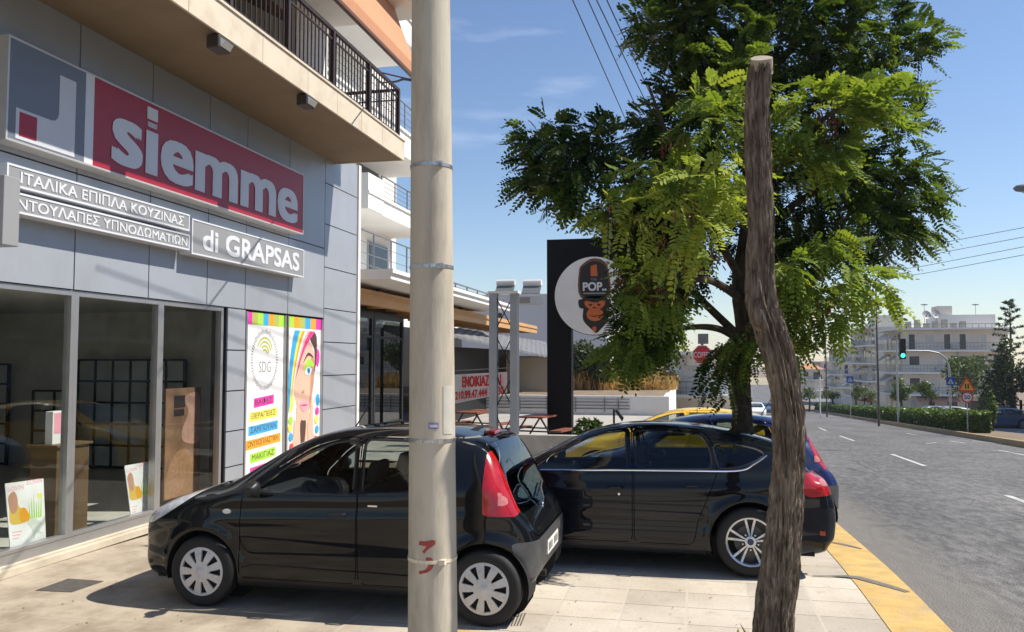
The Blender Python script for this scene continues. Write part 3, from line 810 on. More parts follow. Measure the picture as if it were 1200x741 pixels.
# asphalt: grey, worn, with coarse grain and pale tyre tracks
def asphalt():
    m = bpy.data.materials.new('worn_asphalt'); m.use_nodes = True
    n = m.node_tree.nodes; l = m.node_tree.links; p = n['Principled BSDF']
    p.inputs['Roughness'].default_value = 0.82; p.inputs['Specular IOR Level'].default_value = 0.35
    t = n.new('ShaderNodeTexCoord')
    def noise(s, d, mpn=None):
        z = n.new('ShaderNodeTexNoise'); z.inputs['Scale'].default_value = s; z.inputs['Detail'].default_value = d; z.inputs['Roughness'].default_value = 0.65
        if mpn:
            q = n.new('ShaderNodeMapping'); q.inputs['Scale'].default_value = mpn; l.new(t.outputs['Object'], q.inputs['Vector']); l.new(q.outputs[0], z.inputs['Vector'])
        else: l.new(t.outputs['Object'], z.inputs['Vector'])
        return z
    def ramp(src, a, ca, b, cb):
        r = n.new('ShaderNodeValToRGB'); r.color_ramp.elements[0].position = a; r.color_ramp.elements[1].position = b
        r.color_ramp.elements[0].color = (*ca, 1); r.color_ramp.elements[1].color = (*cb, 1); l.new(src, r.inputs['Fac']); return r.outputs['Color']
    big = ramp(noise(0.35, 5, (1, 0.25, 1)).outputs['Fac'], 0.3, (0.105, 0.104, 0.105), 0.7, (0.195, 0.190, 0.187))
    fine = ramp(noise(60, 6).outputs['Fac'], 0.34, (0.45, 0.45, 0.45), 0.62, (1.35, 1.35, 1.33))
    mu = n.new('ShaderNodeMixRGB'); mu.blend_type = 'MULTIPLY'; mu.inputs['Fac'].default_value = 1
    l.new(big, mu.inputs['Color1']); l.new(fine, mu.inputs['Color2'])
    med = ramp(noise(5.0, 8, (1.6, 0.5, 1)).outputs['Fac'], 0.40, (0.62, 0.62, 0.63), 0.62, (1.12, 1.12, 1.12))
    mu2 = n.new('ShaderNodeMixRGB'); mu2.blend_type = 'MULTIPLY'; mu2.inputs['Fac'].default_value = 1
    l.new(mu.outputs[0], mu2.inputs['Color1']); l.new(med, mu2.inputs['Color2'])
    vc = n.new('ShaderNodeTexVoronoi'); vc.feature = 'DISTANCE_TO_EDGE'; vc.inputs['Scale'].default_value = .42
    wv_ = n.new('ShaderNodeMixRGB'); wv_.inputs['Fac'].default_value = .12; l.new(t.outputs['Object'], wv_.inputs['Color1']); l.new(noise(1.5, 6).outputs['Color'], wv_.inputs['Color2']); l.new(wv_.outputs[0], vc.inputs['Vector'])
    ckr = ramp(vc.outputs['Distance'], 0.0, (.35, .35, .35), .012, (1, 1, 1))
    ckm = ramp(noise(.22, 3).outputs['Fac'], .46, (0, 0, 0), .56, (1, 1, 1))
    mu4 = n.new('ShaderNodeMixRGB'); mu4.blend_type = 'MULTIPLY'; l.new(ckm, mu4.inputs['Fac']); l.new(mu2.outputs[0], mu4.inputs['Color1']); l.new(ckr, mu4.inputs['Color2']); mu2 = mu4
    # dust swept towards the kerb
    sp_ = n.new('ShaderNodeSeparateXYZ'); l.new(t.outputs['Object'], sp_.inputs[0])
    def mth(op, a_, b_):
        q_ = n.new('ShaderNodeMath'); q_.operation = op
        for i_, v_ in enumerate((a_, b_)):
            if isinstance(v_, (int, float)): q_.inputs[i_].default_value = v_
            else: l.new(v_, q_.inputs[i_])
        return q_.outputs[0]
    off_ = mth('SUBTRACT', sp_.outputs['X'], mth('MULTIPLY', mth('MAXIMUM', mth('SUBTRACT', sp_.outputs['Y'], 16.0), 0.0), 0.062))
    off_ = mth('ADD', off_, mth('MULTIPLY', mth('SUBTRACT', noise(2.2, 8).outputs['Fac'], .5), 1.1))
    mr = n.new('ShaderNodeMapRange'); mr.inputs['From Min'].default_value = 2.35; mr.inputs['From Max'].default_value = 3.0; mr.inputs['To Min'].default_value = .75; mr.inputs['To Max'].default_value = 0; l.new(off_, mr.inputs['Value'])
    mu3 = n.new('ShaderNodeMixRGB'); mu3.inputs['Color2'].default_value = (.175, .165, .15, 1); l.new(mr.outputs[0], mu3.inputs['Fac']); l.new(mu2.outputs[0], mu3.inputs['Color1'])
    l.new(mu3.outputs[0], p.inputs['Base Color'])
    vo = n.new('ShaderNodeTexVoronoi'); vo.inputs['Scale'].default_value = 55; l.new(t.outputs['Object'], vo.inputs['Vector'])
    b = n.new('ShaderNodeBump'); b.inputs['Strength'].default_value = 0.55; b.inputs['Distance'].default_value = 0.015
    l.new(vo.outputs['Distance'], b.inputs['Height']); l.new(b.outputs[0], p.inputs['Normal'])
    return m
ASPHALT = asphalt()

# pavement: cast tiles 0.5 x 0.45 m with pale mortar, stains and dust
def paving():
    m = bpy.data.materials.new('pavement_tiles'); m.use_nodes = True
    n = m.node_tree.nodes; l = m.node_tree.links; p = n['Principled BSDF']
    p.inputs['Roughness'].default_value = 0.85; p.inputs['Specular IOR Level'].default_value = 0.3
    t = n.new('ShaderNodeTexCoord'); sep = n.new('ShaderNodeSeparateXYZ'); l.new(t.outputs['Object'], sep.inputs[0])
    def math_(op, a, b=None):
        q = n.new('ShaderNodeMath'); q.operation = op
        for i, v in enumerate((a, b)):
            if v is None: continue
            if isinstance(v, (int, float)): q.inputs[i].default_value = v
            else: l.new(v, q.inputs[i])
        return q.outputs[0]
    def joint(src, period, off, width):
        f = math_('FRACT', math_('DIVIDE', math_('ADD', src, off), period))
        d = math_('MINIMUM', f, math_('SUBTRACT', 1.0, f))
        return math_('LESS_THAN', math_('MULTIPLY', d, period), width)
    wob = n.new('ShaderNodeTexNoise'); wob.inputs['Scale'].default_value = 9; l.new(t.outputs['Object'], wob.inputs['Vector'])
    w = math_('MULTIPLY', math_('SUBTRACT', wob.outputs['Fac'], 0.5), 0.022)
    jx = joint(math_('ADD', sep.outputs['X'], w), 0.52, 0.07, 0.011); jy = joint(math_('ADD', sep.outputs['Y'], w), 0.45, 0.10, 0.006)
    cx = math_('FLOOR', math_('DIVIDE', math_('ADD', sep.outputs['X'], 0.07), 0.52)); cy = math_('FLOOR', math_('DIVIDE', math_('ADD', sep.outputs['Y'], 0.10), 0.45))
    cmb = n.new('ShaderNodeCombineXYZ'); l.new(cx, cmb.inputs[0]); l.new(cy, cmb.inputs[1])
    wn = n.new('ShaderNodeTexWhiteNoise'); l.new(cmb.outputs[0], wn.inputs['Vector'])
    def noise(s, d, r=0.6, mpn=None):
        z = n.new('ShaderNodeTexNoise'); z.inputs['Scale'].default_value = s; z.inputs['Detail'].default_value = d; z.inputs['Roughness'].default_value = r
        l.new(t.outputs['Object'], z.inputs['Vector']); return z.outputs['Fac']
    def ramp(src, a, ca, b, cb):
        r = n.new('ShaderNodeValToRGB'); r.color_ramp.elements[0].position = a; r.color_ramp.elements[1].position = b
        r.color_ramp.elements[0].color = (*ca, 1); r.color_ramp.elements[1].color = (*cb, 1); l.new(src, r.inputs['Fac']); return r.outputs['Color']
    def mix(fac, c1, c2, mode='MIX'):
        q = n.new('ShaderNodeMixRGB'); q.blend_type = mode
        if isinstance(fac, (int, float)): q.inputs['Fac'].default_value = fac
        else: l.new(fac, q.inputs['Fac'])
        for i, c in ((1, c1), (2, c2)):
            if isinstance(c, tuple): q.inputs[i].default_value = (*c, 1)
            else: l.new(c, q.inputs[i])
        return q.outputs[0]
    base = ramp(noise(1.1, 8), 0.3, (0.44, 0.385, 0.315), 0.7, (0.57, 0.52, 0.445))
    tv = ramp(wn.outputs['Value'], 0.0, (0.84, 0.84, 0.84), 1.0, (1.08, 1.08, 1.07))
    base = mix(1.0, base, tv, 'MULTIPLY')
    base = mix(1.0, base, ramp(noise(45, 5), 0.3, (0.88, 0.88, 0.88), 0.7, (1.08, 1.08, 1.08)), 'MULTIPLY')
    # the stretch before the shop is dirtier, warmer concrete
    gx = n.new('ShaderNodeMapRange'); gx.inputs['From Min'].default_value = -3.2; gx.inputs['From Max'].default_value = -1.6; l.new(sep.outputs['X'], gx.inputs['Value'])
    dirty = ramp(noise(1.7, 9, 0.7), 0.36, (0.25, 0.20, 0.148), 0.62, (0.42, 0.36, 0.28))
    base = mix(gx.outputs[0], dirty, base)
    st = ramp(noise(3.1, 9, 0.72), 0.56, (0, 0, 0), 0.74, (0.5, 0.5, 0.5))
    base = mix(st, base, (0.19, 0.165, 0.135))
    spot = ramp(noise(14, 3, 0.5), 0.70, (0, 0, 0), 0.76, (0.45, 0.45, 0.45))
    base = mix(spot, base, (0.10, 0.09, 0.08))
    ga = n.new('ShaderNodeMath'); ga.operation = 'MULTIPLY_ADD'; l.new(gx.outputs[0], ga.inputs[0]); ga.inputs[1].default_value = 0.62; ga.inputs[2].default_value = 0.2
    base = mix(math_('MULTIPLY', jy, ga.outputs[0]), base, (0.17, 0.15, 0.12))
    base = mix(math_('MULTIPLY', jx, ga.outputs[0]), base, (0.47, 0.435, 0.37))
    l.new(base, p.inputs['Base Color'])
    hgt = math_('SUBTRACT', math_('MULTIPLY', noise(40, 4), 0.25), math_('MAXIMUM', jx, jy))
    b = n.new('ShaderNodeBump'); b.inputs['Strength'].default_value = 0.5; b.inputs['Distance'].default_value = 0.008
    l.new(hgt, b.inputs['Height']); l.new(b.outputs[0], p.inputs['Normal'])
    return m
PAVING = paving()
KERBYELLOW = mat('worn_yellow_kerb_paint', (0.54, 0.36, 0.12), 0.8, var=0.18, scale=5, bump=0.3, bscale=60, dirt=(0.34, 0.28, 0.20), dirt_amt=0.75, dirt_scale=3.5)
SOIL = mat('dry_soil', (0.20, 0.15, 0.10), 0.95, var=0.3, scale=2, bump=0.4, bscale=20)
CONC = mat('weathered_concrete', (0.36, 0.345, 0.315), 0.85, var=0.14, scale=3, bump=0.15, bscale=30, dirt=(0.2, 0.18, 0.15), dirt_amt=0.4)

g = MB()
strip(g, lambda y: -400, lambda y: kerb_x(y) - 8, lambda y: min(lotz(y), 0.0) - 0.05)
strip(g, lambda y: kerb_x(y) - 8, lambda y: 600, lambda y: road_z(y) - 0.05)
zend = road_z(360) - 0.05; zl = lotz(360) - 0.05
g.quad((-400, 360, zl - 0.4), (600, 360, zl - 0.4), (600, 900, zl - 2), (-400, 900, zl - 2))
g.quad((-400, -14, -0.05), (600, -14, -0.17), (600, -300, -0.17), (-400, -300, -0.05))
struct(g.build('ground', SOIL))

r = MB(); strip(r, lambda y: kerb_x(y) - 0.02, lambda y: kerb_x(y) + 9.75, road_z)
struct(r.build('road', ASPHALT))
# pavement with kerb
pv = MB()
pz = lambda y: road_z(y) + 0.12
strip(pv, lambda y: -7.2, lambda y: kerb_x(y) - 0.47, lambda y: min(pz(y), 0) if True else 0, [y for y in YS if y <= 16])
strip(pv, lambda y: kerb_x(y) - 3.4, lambda y: kerb_x(y) - 0.47, pz, [y for y in YS if y >= 16])
struct(pv.build('pavement', PAVING))
yd = MB(); yd.quad((-40, 16, 0.0), (-1.4, 16, 0.0), (-1.4, 46, 0.0), (-40, 46, 0.0))
yd.quad((-1.4, 16, 0), (-1.4, 16, -1.8), (-1.4, 46, -1.8), (-1.4, 46, 0))
struct(yd.build('yard_paving', mat('yard_concrete', (0.36, 0.34, 0.31), 0.9, var=0.12, scale=2)))
kb = MB()
for a, b in zip(YS[:-1], YS[1:]):
    x0a, x0b = kerb_x(a) - 0.47, kerb_x(b) - 0.47; x1a, x1b = kerb_x(a), kerb_x(b)
    h = 0.006
    za, zb = pz(a) + h, pz(b) + h
    kb.quad((x0a, a, za), (x1a - 0.02, a, za), (x1b - 0.02, b, zb), (x0b, b, zb))
    kb.quad((x1a - 0.02, a, za), (x1a, a, za - 0.02), (x1b, b, zb - 0.02), (x1b - 0.02, b, zb))
    kb.quad((x1a, a, za - 0.02), (x1a, a, road_z(a) - 0.02), (x1b, b, road_z(b) - 0.02), (x1b, b, zb - 0.02))
    kb.quad((x0a, a, za), (x0a, a, za - 0.05), (x0b, b, zb - 0.05), (x0b, b, zb))
struct(kb.build('kerb', KERBYELLOW))
# thin cast shadows across the yellow kerb, painted as dark strips
shade_crack_m = mat('kerb_shadow_and_crack', (0.16, 0.145, 0.125), 0.9, var=0.2, scale=20)
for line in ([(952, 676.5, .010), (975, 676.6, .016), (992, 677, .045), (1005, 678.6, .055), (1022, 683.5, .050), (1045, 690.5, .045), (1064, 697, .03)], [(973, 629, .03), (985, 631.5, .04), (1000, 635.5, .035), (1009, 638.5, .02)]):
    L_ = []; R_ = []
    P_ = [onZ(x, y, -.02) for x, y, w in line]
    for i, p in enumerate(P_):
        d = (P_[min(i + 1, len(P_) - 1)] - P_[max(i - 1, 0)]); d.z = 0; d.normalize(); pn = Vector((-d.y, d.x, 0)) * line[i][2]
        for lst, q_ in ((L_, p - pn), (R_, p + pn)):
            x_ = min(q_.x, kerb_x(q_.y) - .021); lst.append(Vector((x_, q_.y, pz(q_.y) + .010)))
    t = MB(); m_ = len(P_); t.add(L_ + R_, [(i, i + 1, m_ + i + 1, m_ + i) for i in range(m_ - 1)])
    struct(t.build('kerb_painted_shadow', shade_crack_m))
# yellow paint at the near end of the pavement, dark repair patch, drain grate
pt = MB(); pt.quad((-1.95, 6.04, 0.005), (-0.95, 6.06, 0.005), (-0.95, 6.15, 0.005), (-1.95, 6.13, 0.005))
struct(pt.build('painted_edge', KERBYELLOW))
A, B, C_, D = [onZ(*p, 0.004) for p in ((41, 692), (80, 678), (122, 681), (84, 694))]
ph = MB(); ph.quad(A, D, C_, B)
struct(ph.build('pavement_patch', mat('asphalt_patch', (0.075, 0.068, 0.06), 0.95, var=0.25, scale=14, bump=0.3)))
A, B, C_, D = [onZ(*p, 0.004) for p in ((585, 721), (618, 718), (612, 733), (580, 734))]
dg_ = MB()
for k in range(9):
    a = A.lerp(B, k / 9 + .02); b = A.lerp(B, k / 9 + .07); c = D.lerp(C_, k / 9 + .07); d = D.lerp(C_, k / 9 + .02); dg_.quad(a, b, c, d)
struct(dg_.build('drain_grate', mat('grate_iron', (.09, .085, .08), .7, var=.2, scale=20)))
# lane markings: worn white dashes
WHITEPAINT = mat('worn_road_paint', (0.50, 0.50, 0.48), 0.75, var=0.2, scale=9, dirt=(0.18, 0.18, 0.18), dirt_amt=1.0, dirt_scale=4)
def dash(name, y0, y1, off, w=0.13):
    m_ = MB(); n = 6
    for i in range(n):
        a = y0 + (y1 - y0) * i / n; b = y0 + (y1 - y0) * (i + 1) / n
        m_.quad((kerb_x(a) + off - w / 2, a, road_z(a) + 0.006), (kerb_x(a) + off + w / 2, a, road_z(a) + 0.006), (kerb_x(b) + off + w / 2, b, road_z(b) + 0.006), (kerb_x(b) + off - w / 2, b, road_z(b) + 0.006))
    return struct(m_.build(name, WHITEPAINT))
def onroad(px, py):
    z = -.3
    for _ in range(40): p = onZ(px, py, z); z = .5 * z + .5 * road_z(p.y)
    return p
def dashpx(pa, pb, w=.13):
    A, B = onroad(*pa), onroad(*pb); d = (B - A); d.z = 0; d.normalize(); pn = Vector((-d.y, d.x, 0)) * w / 2; m_ = MB(); n = 5
    for i in range(n):
        a = A.lerp(B, i / n); b = A.lerp(B, (i + 1) / n)
        m_.quad(*[Vector((v.x, v.y, road_z(v.y) + .006)) for v in (a - pn, a + pn, b + pn, b - pn)])
    return struct(m_.build('lane_marking', WHITEPAINT))
for pa, pb in (((984, 511), (1001, 517)), ((1045, 532.5), (1084, 546.5)), ((1180, 581), (1216, 594)), ((960, 501.5), (968, 505)), ((1113, 517), (1131, 519.7)), ((1170, 528), (1203, 534)), ((1062, 508), (1074, 510)), ((1085, 520), (1098, 519)), ((1140, 517), (1175, 520.5))): dashpx(pa, pb)
# dark expansion crack across the road
ck = MB(); A = onZ(960, 521, road_z(24)); 
ck.quad((kerb_x(30) + 0.9, 29.6, road_z(29.6) + .005), (kerb_x(30) + 4.4, 30.2, road_z(30.2) + .005), (kerb_x(30) + 4.4, 30.5, road_z(30.5) + .005), (kerb_x(30) + 0.9, 29.8, road_z(29.8) + .005))
struct(ck.build('road_crack', shade_crack_m))
# paler trowelled patch near the kerb
# ------------------------------------------------------------------ median with kerb, and the parallel road behind
md = MB()
mx0 = lambda y: kerb_x(y) + 9.75; mx1 = lambda y: kerb_x(y) + 13.0
YM = [y for y in YS if y >= 33]
KY = mat('dusty_ochre_kerb', (0.34, 0.24, 0.12), 0.9, var=0.2, scale=4, dirt=(0.24, 0.22, 0.19), dirt_amt=0.7)
strip(md, lambda y: mx0(y) + 0.25, mx1, lambda y: road_z(y) + 0.15, YM)
struct(md.build('median_soil', SOIL))
mk = MB(); strip(mk, mx0, lambda y: mx0(y) + 0.26, lambda y: road_z(y) + 0.24, YM)
for a, b in zip(YM[:-1], YM[1:]):
    mk.quad((mx0(a), a, road_z(a) - .02), (mx0(b), b, road_z(b) - .02), (mx0(b), b, road_z(b) + .24), (mx0(a), a, road_z(a) + .24))
struct(mk.build('median_kerb', KY))
sr = MB(); strip(sr, mx1, lambda y: kerb_x(y) + 24, lambda y: road_z(y) + 0.02, YS)
struct(sr.build('side_road', mat('pale_asphalt', (0.16, 0.16, 0.16), 0.9, var=0.1, scale=1)))
# ------------------------------------------------------------------ the shop building
FX = -6.4
CLAD = mat('silver_cladding_panel', (0.375, 0.40, 0.445), 0.40, metal=0.25, var=0.05, scale=1.2, dirt=(0.30, 0.29, 0.28), dirt_amt=0.35, dirt_scale=1.4)
JOINT = mat('dark_panel_joint', (0.03, 0.03, 0.034), 0.8)
MARBLE = mat('pale_marble_ledge', (0.52, 0.46, 0.36), 0.55, var=0.12, scale=3, dirt=(0.3, 0.25, 0.18), dirt_amt=0.5)
BEIGE = mat('beige_plaster', (0.225, 0.165, 0.105), 0.85, var=0.06, scale=1.5, dirt=(0.16, 0.11, 0.065), dirt_amt=0.45, dirt_scale=2.2)
FASC = mat('pale_stone_fascia', (0.62, 0.54, 0.42), 0.7, var=0.05, scale=2, dirt=(0.42, 0.33, 0.22), dirt_amt=0.5, dirt_scale=3)
ALU = mat('brushed_aluminium', (0.42, 0.42, 0.42), 0.4, metal=0.7, var=0.06, scale=4)
RAILBROWN = mat('dark_brown_iron', (0.045, 0.026, 0.02), 0.5, var=0.15, scale=8)
WALLGREY = mat('green_grey_render', (0.30, 0.32, 0.28), 0.9, var=0.05, scale=1.5)
WHITEP = mat('white_plaster', (0.74, 0.73, 0.70), 0.85, var=0.03, scale=1, dirt=(0.55, 0.53, 0.5), dirt_amt=0.3)
SHOPGLASS = glass('shop_window_glass', (0.94, 0.96, 0.95), ior=1.5, boost=.42)
INTW = mat('shop_interior_wall', (0.68, 0.66, 0.62), 0.9, var=0.08)
INTF = mat('shop_floor_tile', (0.55, 0.53, 0.49), 0.35, var=0.08)
shop = thing('shop_building', 'silver clad shop on the ground floor with big windows and a beige balcony above', 'building', (FX, 10, 0))
JY = [4.6, 6.0, 7.46, 8.68, 9.90, 10.87, 12.17, 13.50]
def shopbuild(mb, name, m, parent=None, **k): return mb.build(name, m, parent or shop, keep=True, **k)
# backing wall (dark, shows in the joints), then panels set 8 mm apart
bk = MB()
bk.box((FX - 0.25, -2.0, 2.80), (FX - 0.02, 15.0, 5.9))
bk.box((FX - 0.25, 10.42, 0.0), (FX - 0.02, 10.90, 2.80)); bk.box((FX - 0.25, 13.58, 0.0), (FX - 0.02, 15.0, 2.80))
shopbuild(bk, 'wall', JOINT)
def panel(mb, y0, y1, z0, z1, x=FX, g=0.009): mb.box((x - 0.02, y0 + g, z0 + g), (x, y1 - g, z1 - g))
pn = MB()
rows = [(2.80, 4.05), (4.05, 5.9)]
edges = [-2.0, -0.5, 1.0, 2.6] + JY
for a, b in zip(edges[:-1], edges[1:]):
    for z0, z1 in rows: panel(pn, a, b, z0, z1)
for z0, z1 in ((0, .55), (.55, 1.05), (1.05, 1.62), (1.62, 2.20), (2.20, 2.80)): panel(pn, 10.42, 10.90, z0, z1)
for z0, z1 in ((0, 0.6), (0.6, 1.18), (1.18, 1.78), (1.78, 2.38), (2.38, 2.98), (2.98, 3.72), (3.72, 4.50), (4.50, 5.24), (5.24, 5.9)): panel(pn, 13.50, 14.95, z0, z1)
shopbuild(pn, 'cladding_panel', CLAD)
# east end trim, side return
et = MB(); et.box((FX - 0.3, 14.95, 0), (FX + 0.03, 15.06, 5.9)); et.box((-14, 15.0, 0), (FX - 0.3, 15.06, 5.9))
shopbuild(et, 'corner_trim', WHITEP)
# ledge
lg = MB(); lg.box((FX - 0.02, -2, 0.0), (FX + 0.06, 10.42, 0.075)); lg.box((FX - 0.6, -2, 0.075), (FX - 0.005, 10.42, 0.10))
shopbuild(lg, 'marble_ledge', MARBLE, bevel=0.006)
kp = MB(); kp.box((FX - 0.10, -2, 0.10), (FX - 0.03, 10.42, 0.20))
shopbuild(kp, 'kick_plate', ALU)
# shop window: three bays, each frame with its pane
def bay(y0, y1):
    f = MB(); x0, x1 = FX - 0.11, FX - 0.02
    f.box((x0, y0, 0.20), (x1, y0 + 0.055, 2.80)); f.box((x0, y1 - 0.055, 0.20), (x1, y1, 2.80))
    f.box((x0, y0 + 0.055, 2.74), (x1, y1 - 0.055, 2.80)); f.box((x0, y0 + 0.055, 0.20), (x1, y1 - 0.055, 0.235))
    fr = shopbuild(f, 'shop_window', ALU, bevel=0.003)
    p = MB(); p.box((FX - 0.075, y0 + 0.055, 0.235), (FX - 0.065, y1 - 0.055, 2.74)); p.build('pane', SHOPGLASS, fr, keep=True)
for a, b in ((3.0, 4.5), (4.5, 6.0), (6.0, 7.515), (7.515, 8.965), (8.965, 10.35)): bay(a, b)
dj = MB(); dj.box((FX - 0.2, 10.35, 0.1), (FX - 0.06, 10.42, 2.8)); shopbuild(dj, 'dark_jamb', JOINT)
# room behind the window
rm = MB()
rm.quad((-14.0, 2.9, 0.08), (-14.0, 2.9, 2.95), (-14.0, 13.4, 2.95), (-14.0, 13.4, 0.08))
rm.quad((-14.0, 2.9, 2.95), (FX - .25, 2.9, 2.95), (FX - .25, 13.4, 2.95), (-14.0, 13.4, 2.95))
rm.quad((-14.0, 2.9, 0.08), (FX - .25, 2.9, 0.08), (FX - .25, 2.9, 2.95), (-14.0, 2.9, 2.95))
rm.quad((-14.0, 13.4, 0.08), (FX - .25, 13.4, 0.08), (FX - .25, 13.4, 2.95), (-14.0, 13.4, 2.95)); rm.quad((FX - .26, 10.9, .08), (FX - .26, 13.4, .08), (FX - .26, 13.4, 2.95), (FX - .26, 10.9, 2.95))
shopbuild(rm, 'interior_wall', INTW)
rf = MB(); rf.quad((-14.0, 2.9, 0.085), (FX - .1, 2.9, 0.085), (FX - .1, 13.4, 0.085), (-14.0, 13.4, 0.085)); shopbuild(rf, 'interior_floor', INTF)
# balcony slab, fascia slabs and soffit
BX, BY1, SZ = -5.06, 13.92, 5.68
sl = MB(); sl.box((FX - 0.4, -3, SZ), (BX - 0.03, BY1 - 0.03, SZ + 0.30)); bal = shopbuild(sl, 'balcony_slab', BEIGE)
fa = MB(); jj = [-3, -0.6, 1.0, 2.6, 4.2, 5.8, 7.4, 8.9, 10.1, 11.05, 11.95, 12.85, BY1]
for a, b in zip(jj[:-1], jj[1:]): fa.box((BX - 0.03, a + 0.004, SZ - 0.012), (BX, b - 0.004, SZ + 0.335))
fa.box((FX - 0.3, BY1 - 0.03, SZ - 0.012), (BX - 0.034, BY1, SZ + 0.335))
fa.box((BX - 0.12, -3, SZ + 0.335), (BX + 0.02, BY1 + 0.02, SZ + 0.365))
fa.build('fascia', FASC, bal, keep=True)
# railing
rl = MB(); z0, z1 = SZ + 0.37, SZ + 1.27; rx = BX - 0.09
rl.box((rx - .025, -3, z1 - .03), (rx + .025, BY1 - .07, z1 + .02)); rl.box((rx - .015, -3, z0 + .06), (rx + .015, BY1 - .07, z0 + .09)); rl.box((rx - .012, -3, z1 - .16), (rx + .012, BY1 - .07, z1 - .135))
y = BY1 - .10; k = 0
while y > -3:
    if k % 12 == 0: rl.box((rx - .03, y - .03, z0), (rx + .03, y + .03, z1))
    else: rl.box((rx - .008, y - .008, z0 + .06), (rx + .008, y + .008, z1 - .03))
    y -= 0.115; k += 1
yy = BY1 - .10
rl.box((FX, yy - .02, z1 - .03), (rx, yy + .02, z1 + .02)); rl.box((FX, yy - .015, z0 + .06), (rx, yy + .015, z0 + .09)); rl.box((FX, yy - .012, z1 - .2), (rx, yy + .012, z1 - .18))
x = rx - .115
while x > FX: rl.box((x - .008, yy - .008, z0 + .06), (x + .008, yy + .008, z1 - .03)); x -= .115
rl.build('railing', RAILBROWN, bal, keep=True)
# upper storey wall, shutters, next slab, awning
uw = MB(); uw.box((FX - 0.9, -3, SZ + 0.3), (FX - 0.55, 13.4, 8.75)); shopbuild(uw, 'upper_wall', WALLGREY)
us = MB(); us.box((FX - 0.9, -3, 8.75), (-5.0, 15.0, 9.05)); us.box((FX - 2, 13.4, 5.95), (FX - 0.7, 15.0, 8.75)); shopbuild(us, 'upper_slab', WHITEP)
SHUT = mat('dark_brown_shutter', (0.055, 0.035, 0.03), 0.6, var=0.15, scale=5, stretch=(1, 1, 12))
for a, b in ((5.2, 6.8), (7.8, 10.3)):
    s_ = MB(); s_.box((FX - 0.56, a, SZ + .36), (FX - 0.50, b, SZ + 2.55))
    zz = SZ + .42
    while zz < SZ + 2.5: s_.box((FX - 0.50, a + .06, zz), (FX - 0.485, b - .06, zz + .035)); zz += .06
    shopbuild(s_, 'shutter', SHUT)
aw_c = mat('orange_awning_canvas', (0.51, 0.24, 0.125), 0.85, var=0.06, scale=2, stretch=(1, 6, 1))
aw = thing('awning', 'orange canvas awning let down over the upper balcony of the silver shop', 'awning', (-5.0, 11, 8.7))
ab = MB()
Y0, Y1 = 6.0, 14.45
top, bot = (-5.55, 9.0), (-4.95, 7.50); nseg = 14
for i in range(nseg):
    a = i / nseg; b = (i + 1) / nseg
    f = lambda t: (top[0] + (bot[0] - top[0]) * t, top[1] + (bot[1] - top[1]) * t - 0.10 * math.sin(math.pi * t))
    (xa, za), (xb, zb) = f(a), f(b)
    ab.quad((xa, Y0, za), (xa, Y1, za), (xb, Y1, zb), (xb, Y0, zb)); ab.quad((xa - .012, Y0, za - .012), (xa - .012, Y1, za - .012), (xb - .012, Y1, zb - .012), (xb - .012, Y0, zb - .012))
ab.box((bot[0] - .01, Y0, bot[1] - .22), (bot[0] + .002, Y1, bot[1]))
ab.build('canvas', aw_c, aw, keep=True)
br = MB(); br.box((bot[0] - .035, Y0 - .03, bot[1] - .275), (bot[0] + .03, Y1 + .03, bot[1] - .22)); br.tube([(bot[0] - .02, Y1, bot[1] - .2), (-5.8, Y1, 7.55)], .015, 6); br.tube([(bot[0] - .02, Y0 + .1, bot[1] - .2), (-5.8, Y0 + .1, 7.55)], .015, 6)
br.build('front_bar', mat('awning_bar_brown', (0.12, 0.05, 0.03), 0.5), aw, keep=True)
rw = thing('rolled_awning', 'dark brown rolled awning hanging above the balcony shutters', 'awning', (FX - .3, 9.6, 8.2))
rr_ = MB(); rr_.tube([(FX - .25, 6.5, 8.2), (FX - .25, 11.6, 8.2)], .13, 14); rr_.prism(rounded([(FX - .45, 7.75), (FX + .25, 7.35), (FX + .3, 7.45), (FX - .4, 8.0)], .05), 'Y', 6.5, 11.6)
rr_.build('roll', mat('brown_canvas', (0.10, 0.055, 0.035), 0.85, var=0.1), rw, keep=True, smooth=True)
# flood lamps under the slab
for i, (px, py, lab) in enumerate(((257, 53, 'small dark flood lamp under the balcony, nearer the logo end of the sign'), (359, 120, 'small dark flood lamp under the balcony, nearer the balcony corner'))):
    c = onZ(px, py, SZ - 0.10)
    l_ = thing('flood_lamp', lab, 'lamp', (c.x, c.y, SZ), 'flood lamps under the balcony')
    q = MB(); q.box((-.09, -.12, -.17), (.07, .12, -.02)); q.box((-.02, -.03, -.03), (.02, .03, 0)); q.build('housing', mat('lamp_brown', (0.05, 0.035, 0.03), 0.5), l_, bevel=.015)
    q = MB(); q.add([(.075, -.10, -.15), (.075, .10, -.15), (.13, .08, -.09), (.13, -.08, -.09), (.075, -.10, -.05), (.075, .10, -.05)], [(0, 1, 2, 3), (3, 2, 5, 4), (0, 3, 4), (1, 5, 2)]); q.build('lens', mat('lamp_lens', (0.6, 0.6, 0.58), 0.2, coat=.6), l_)

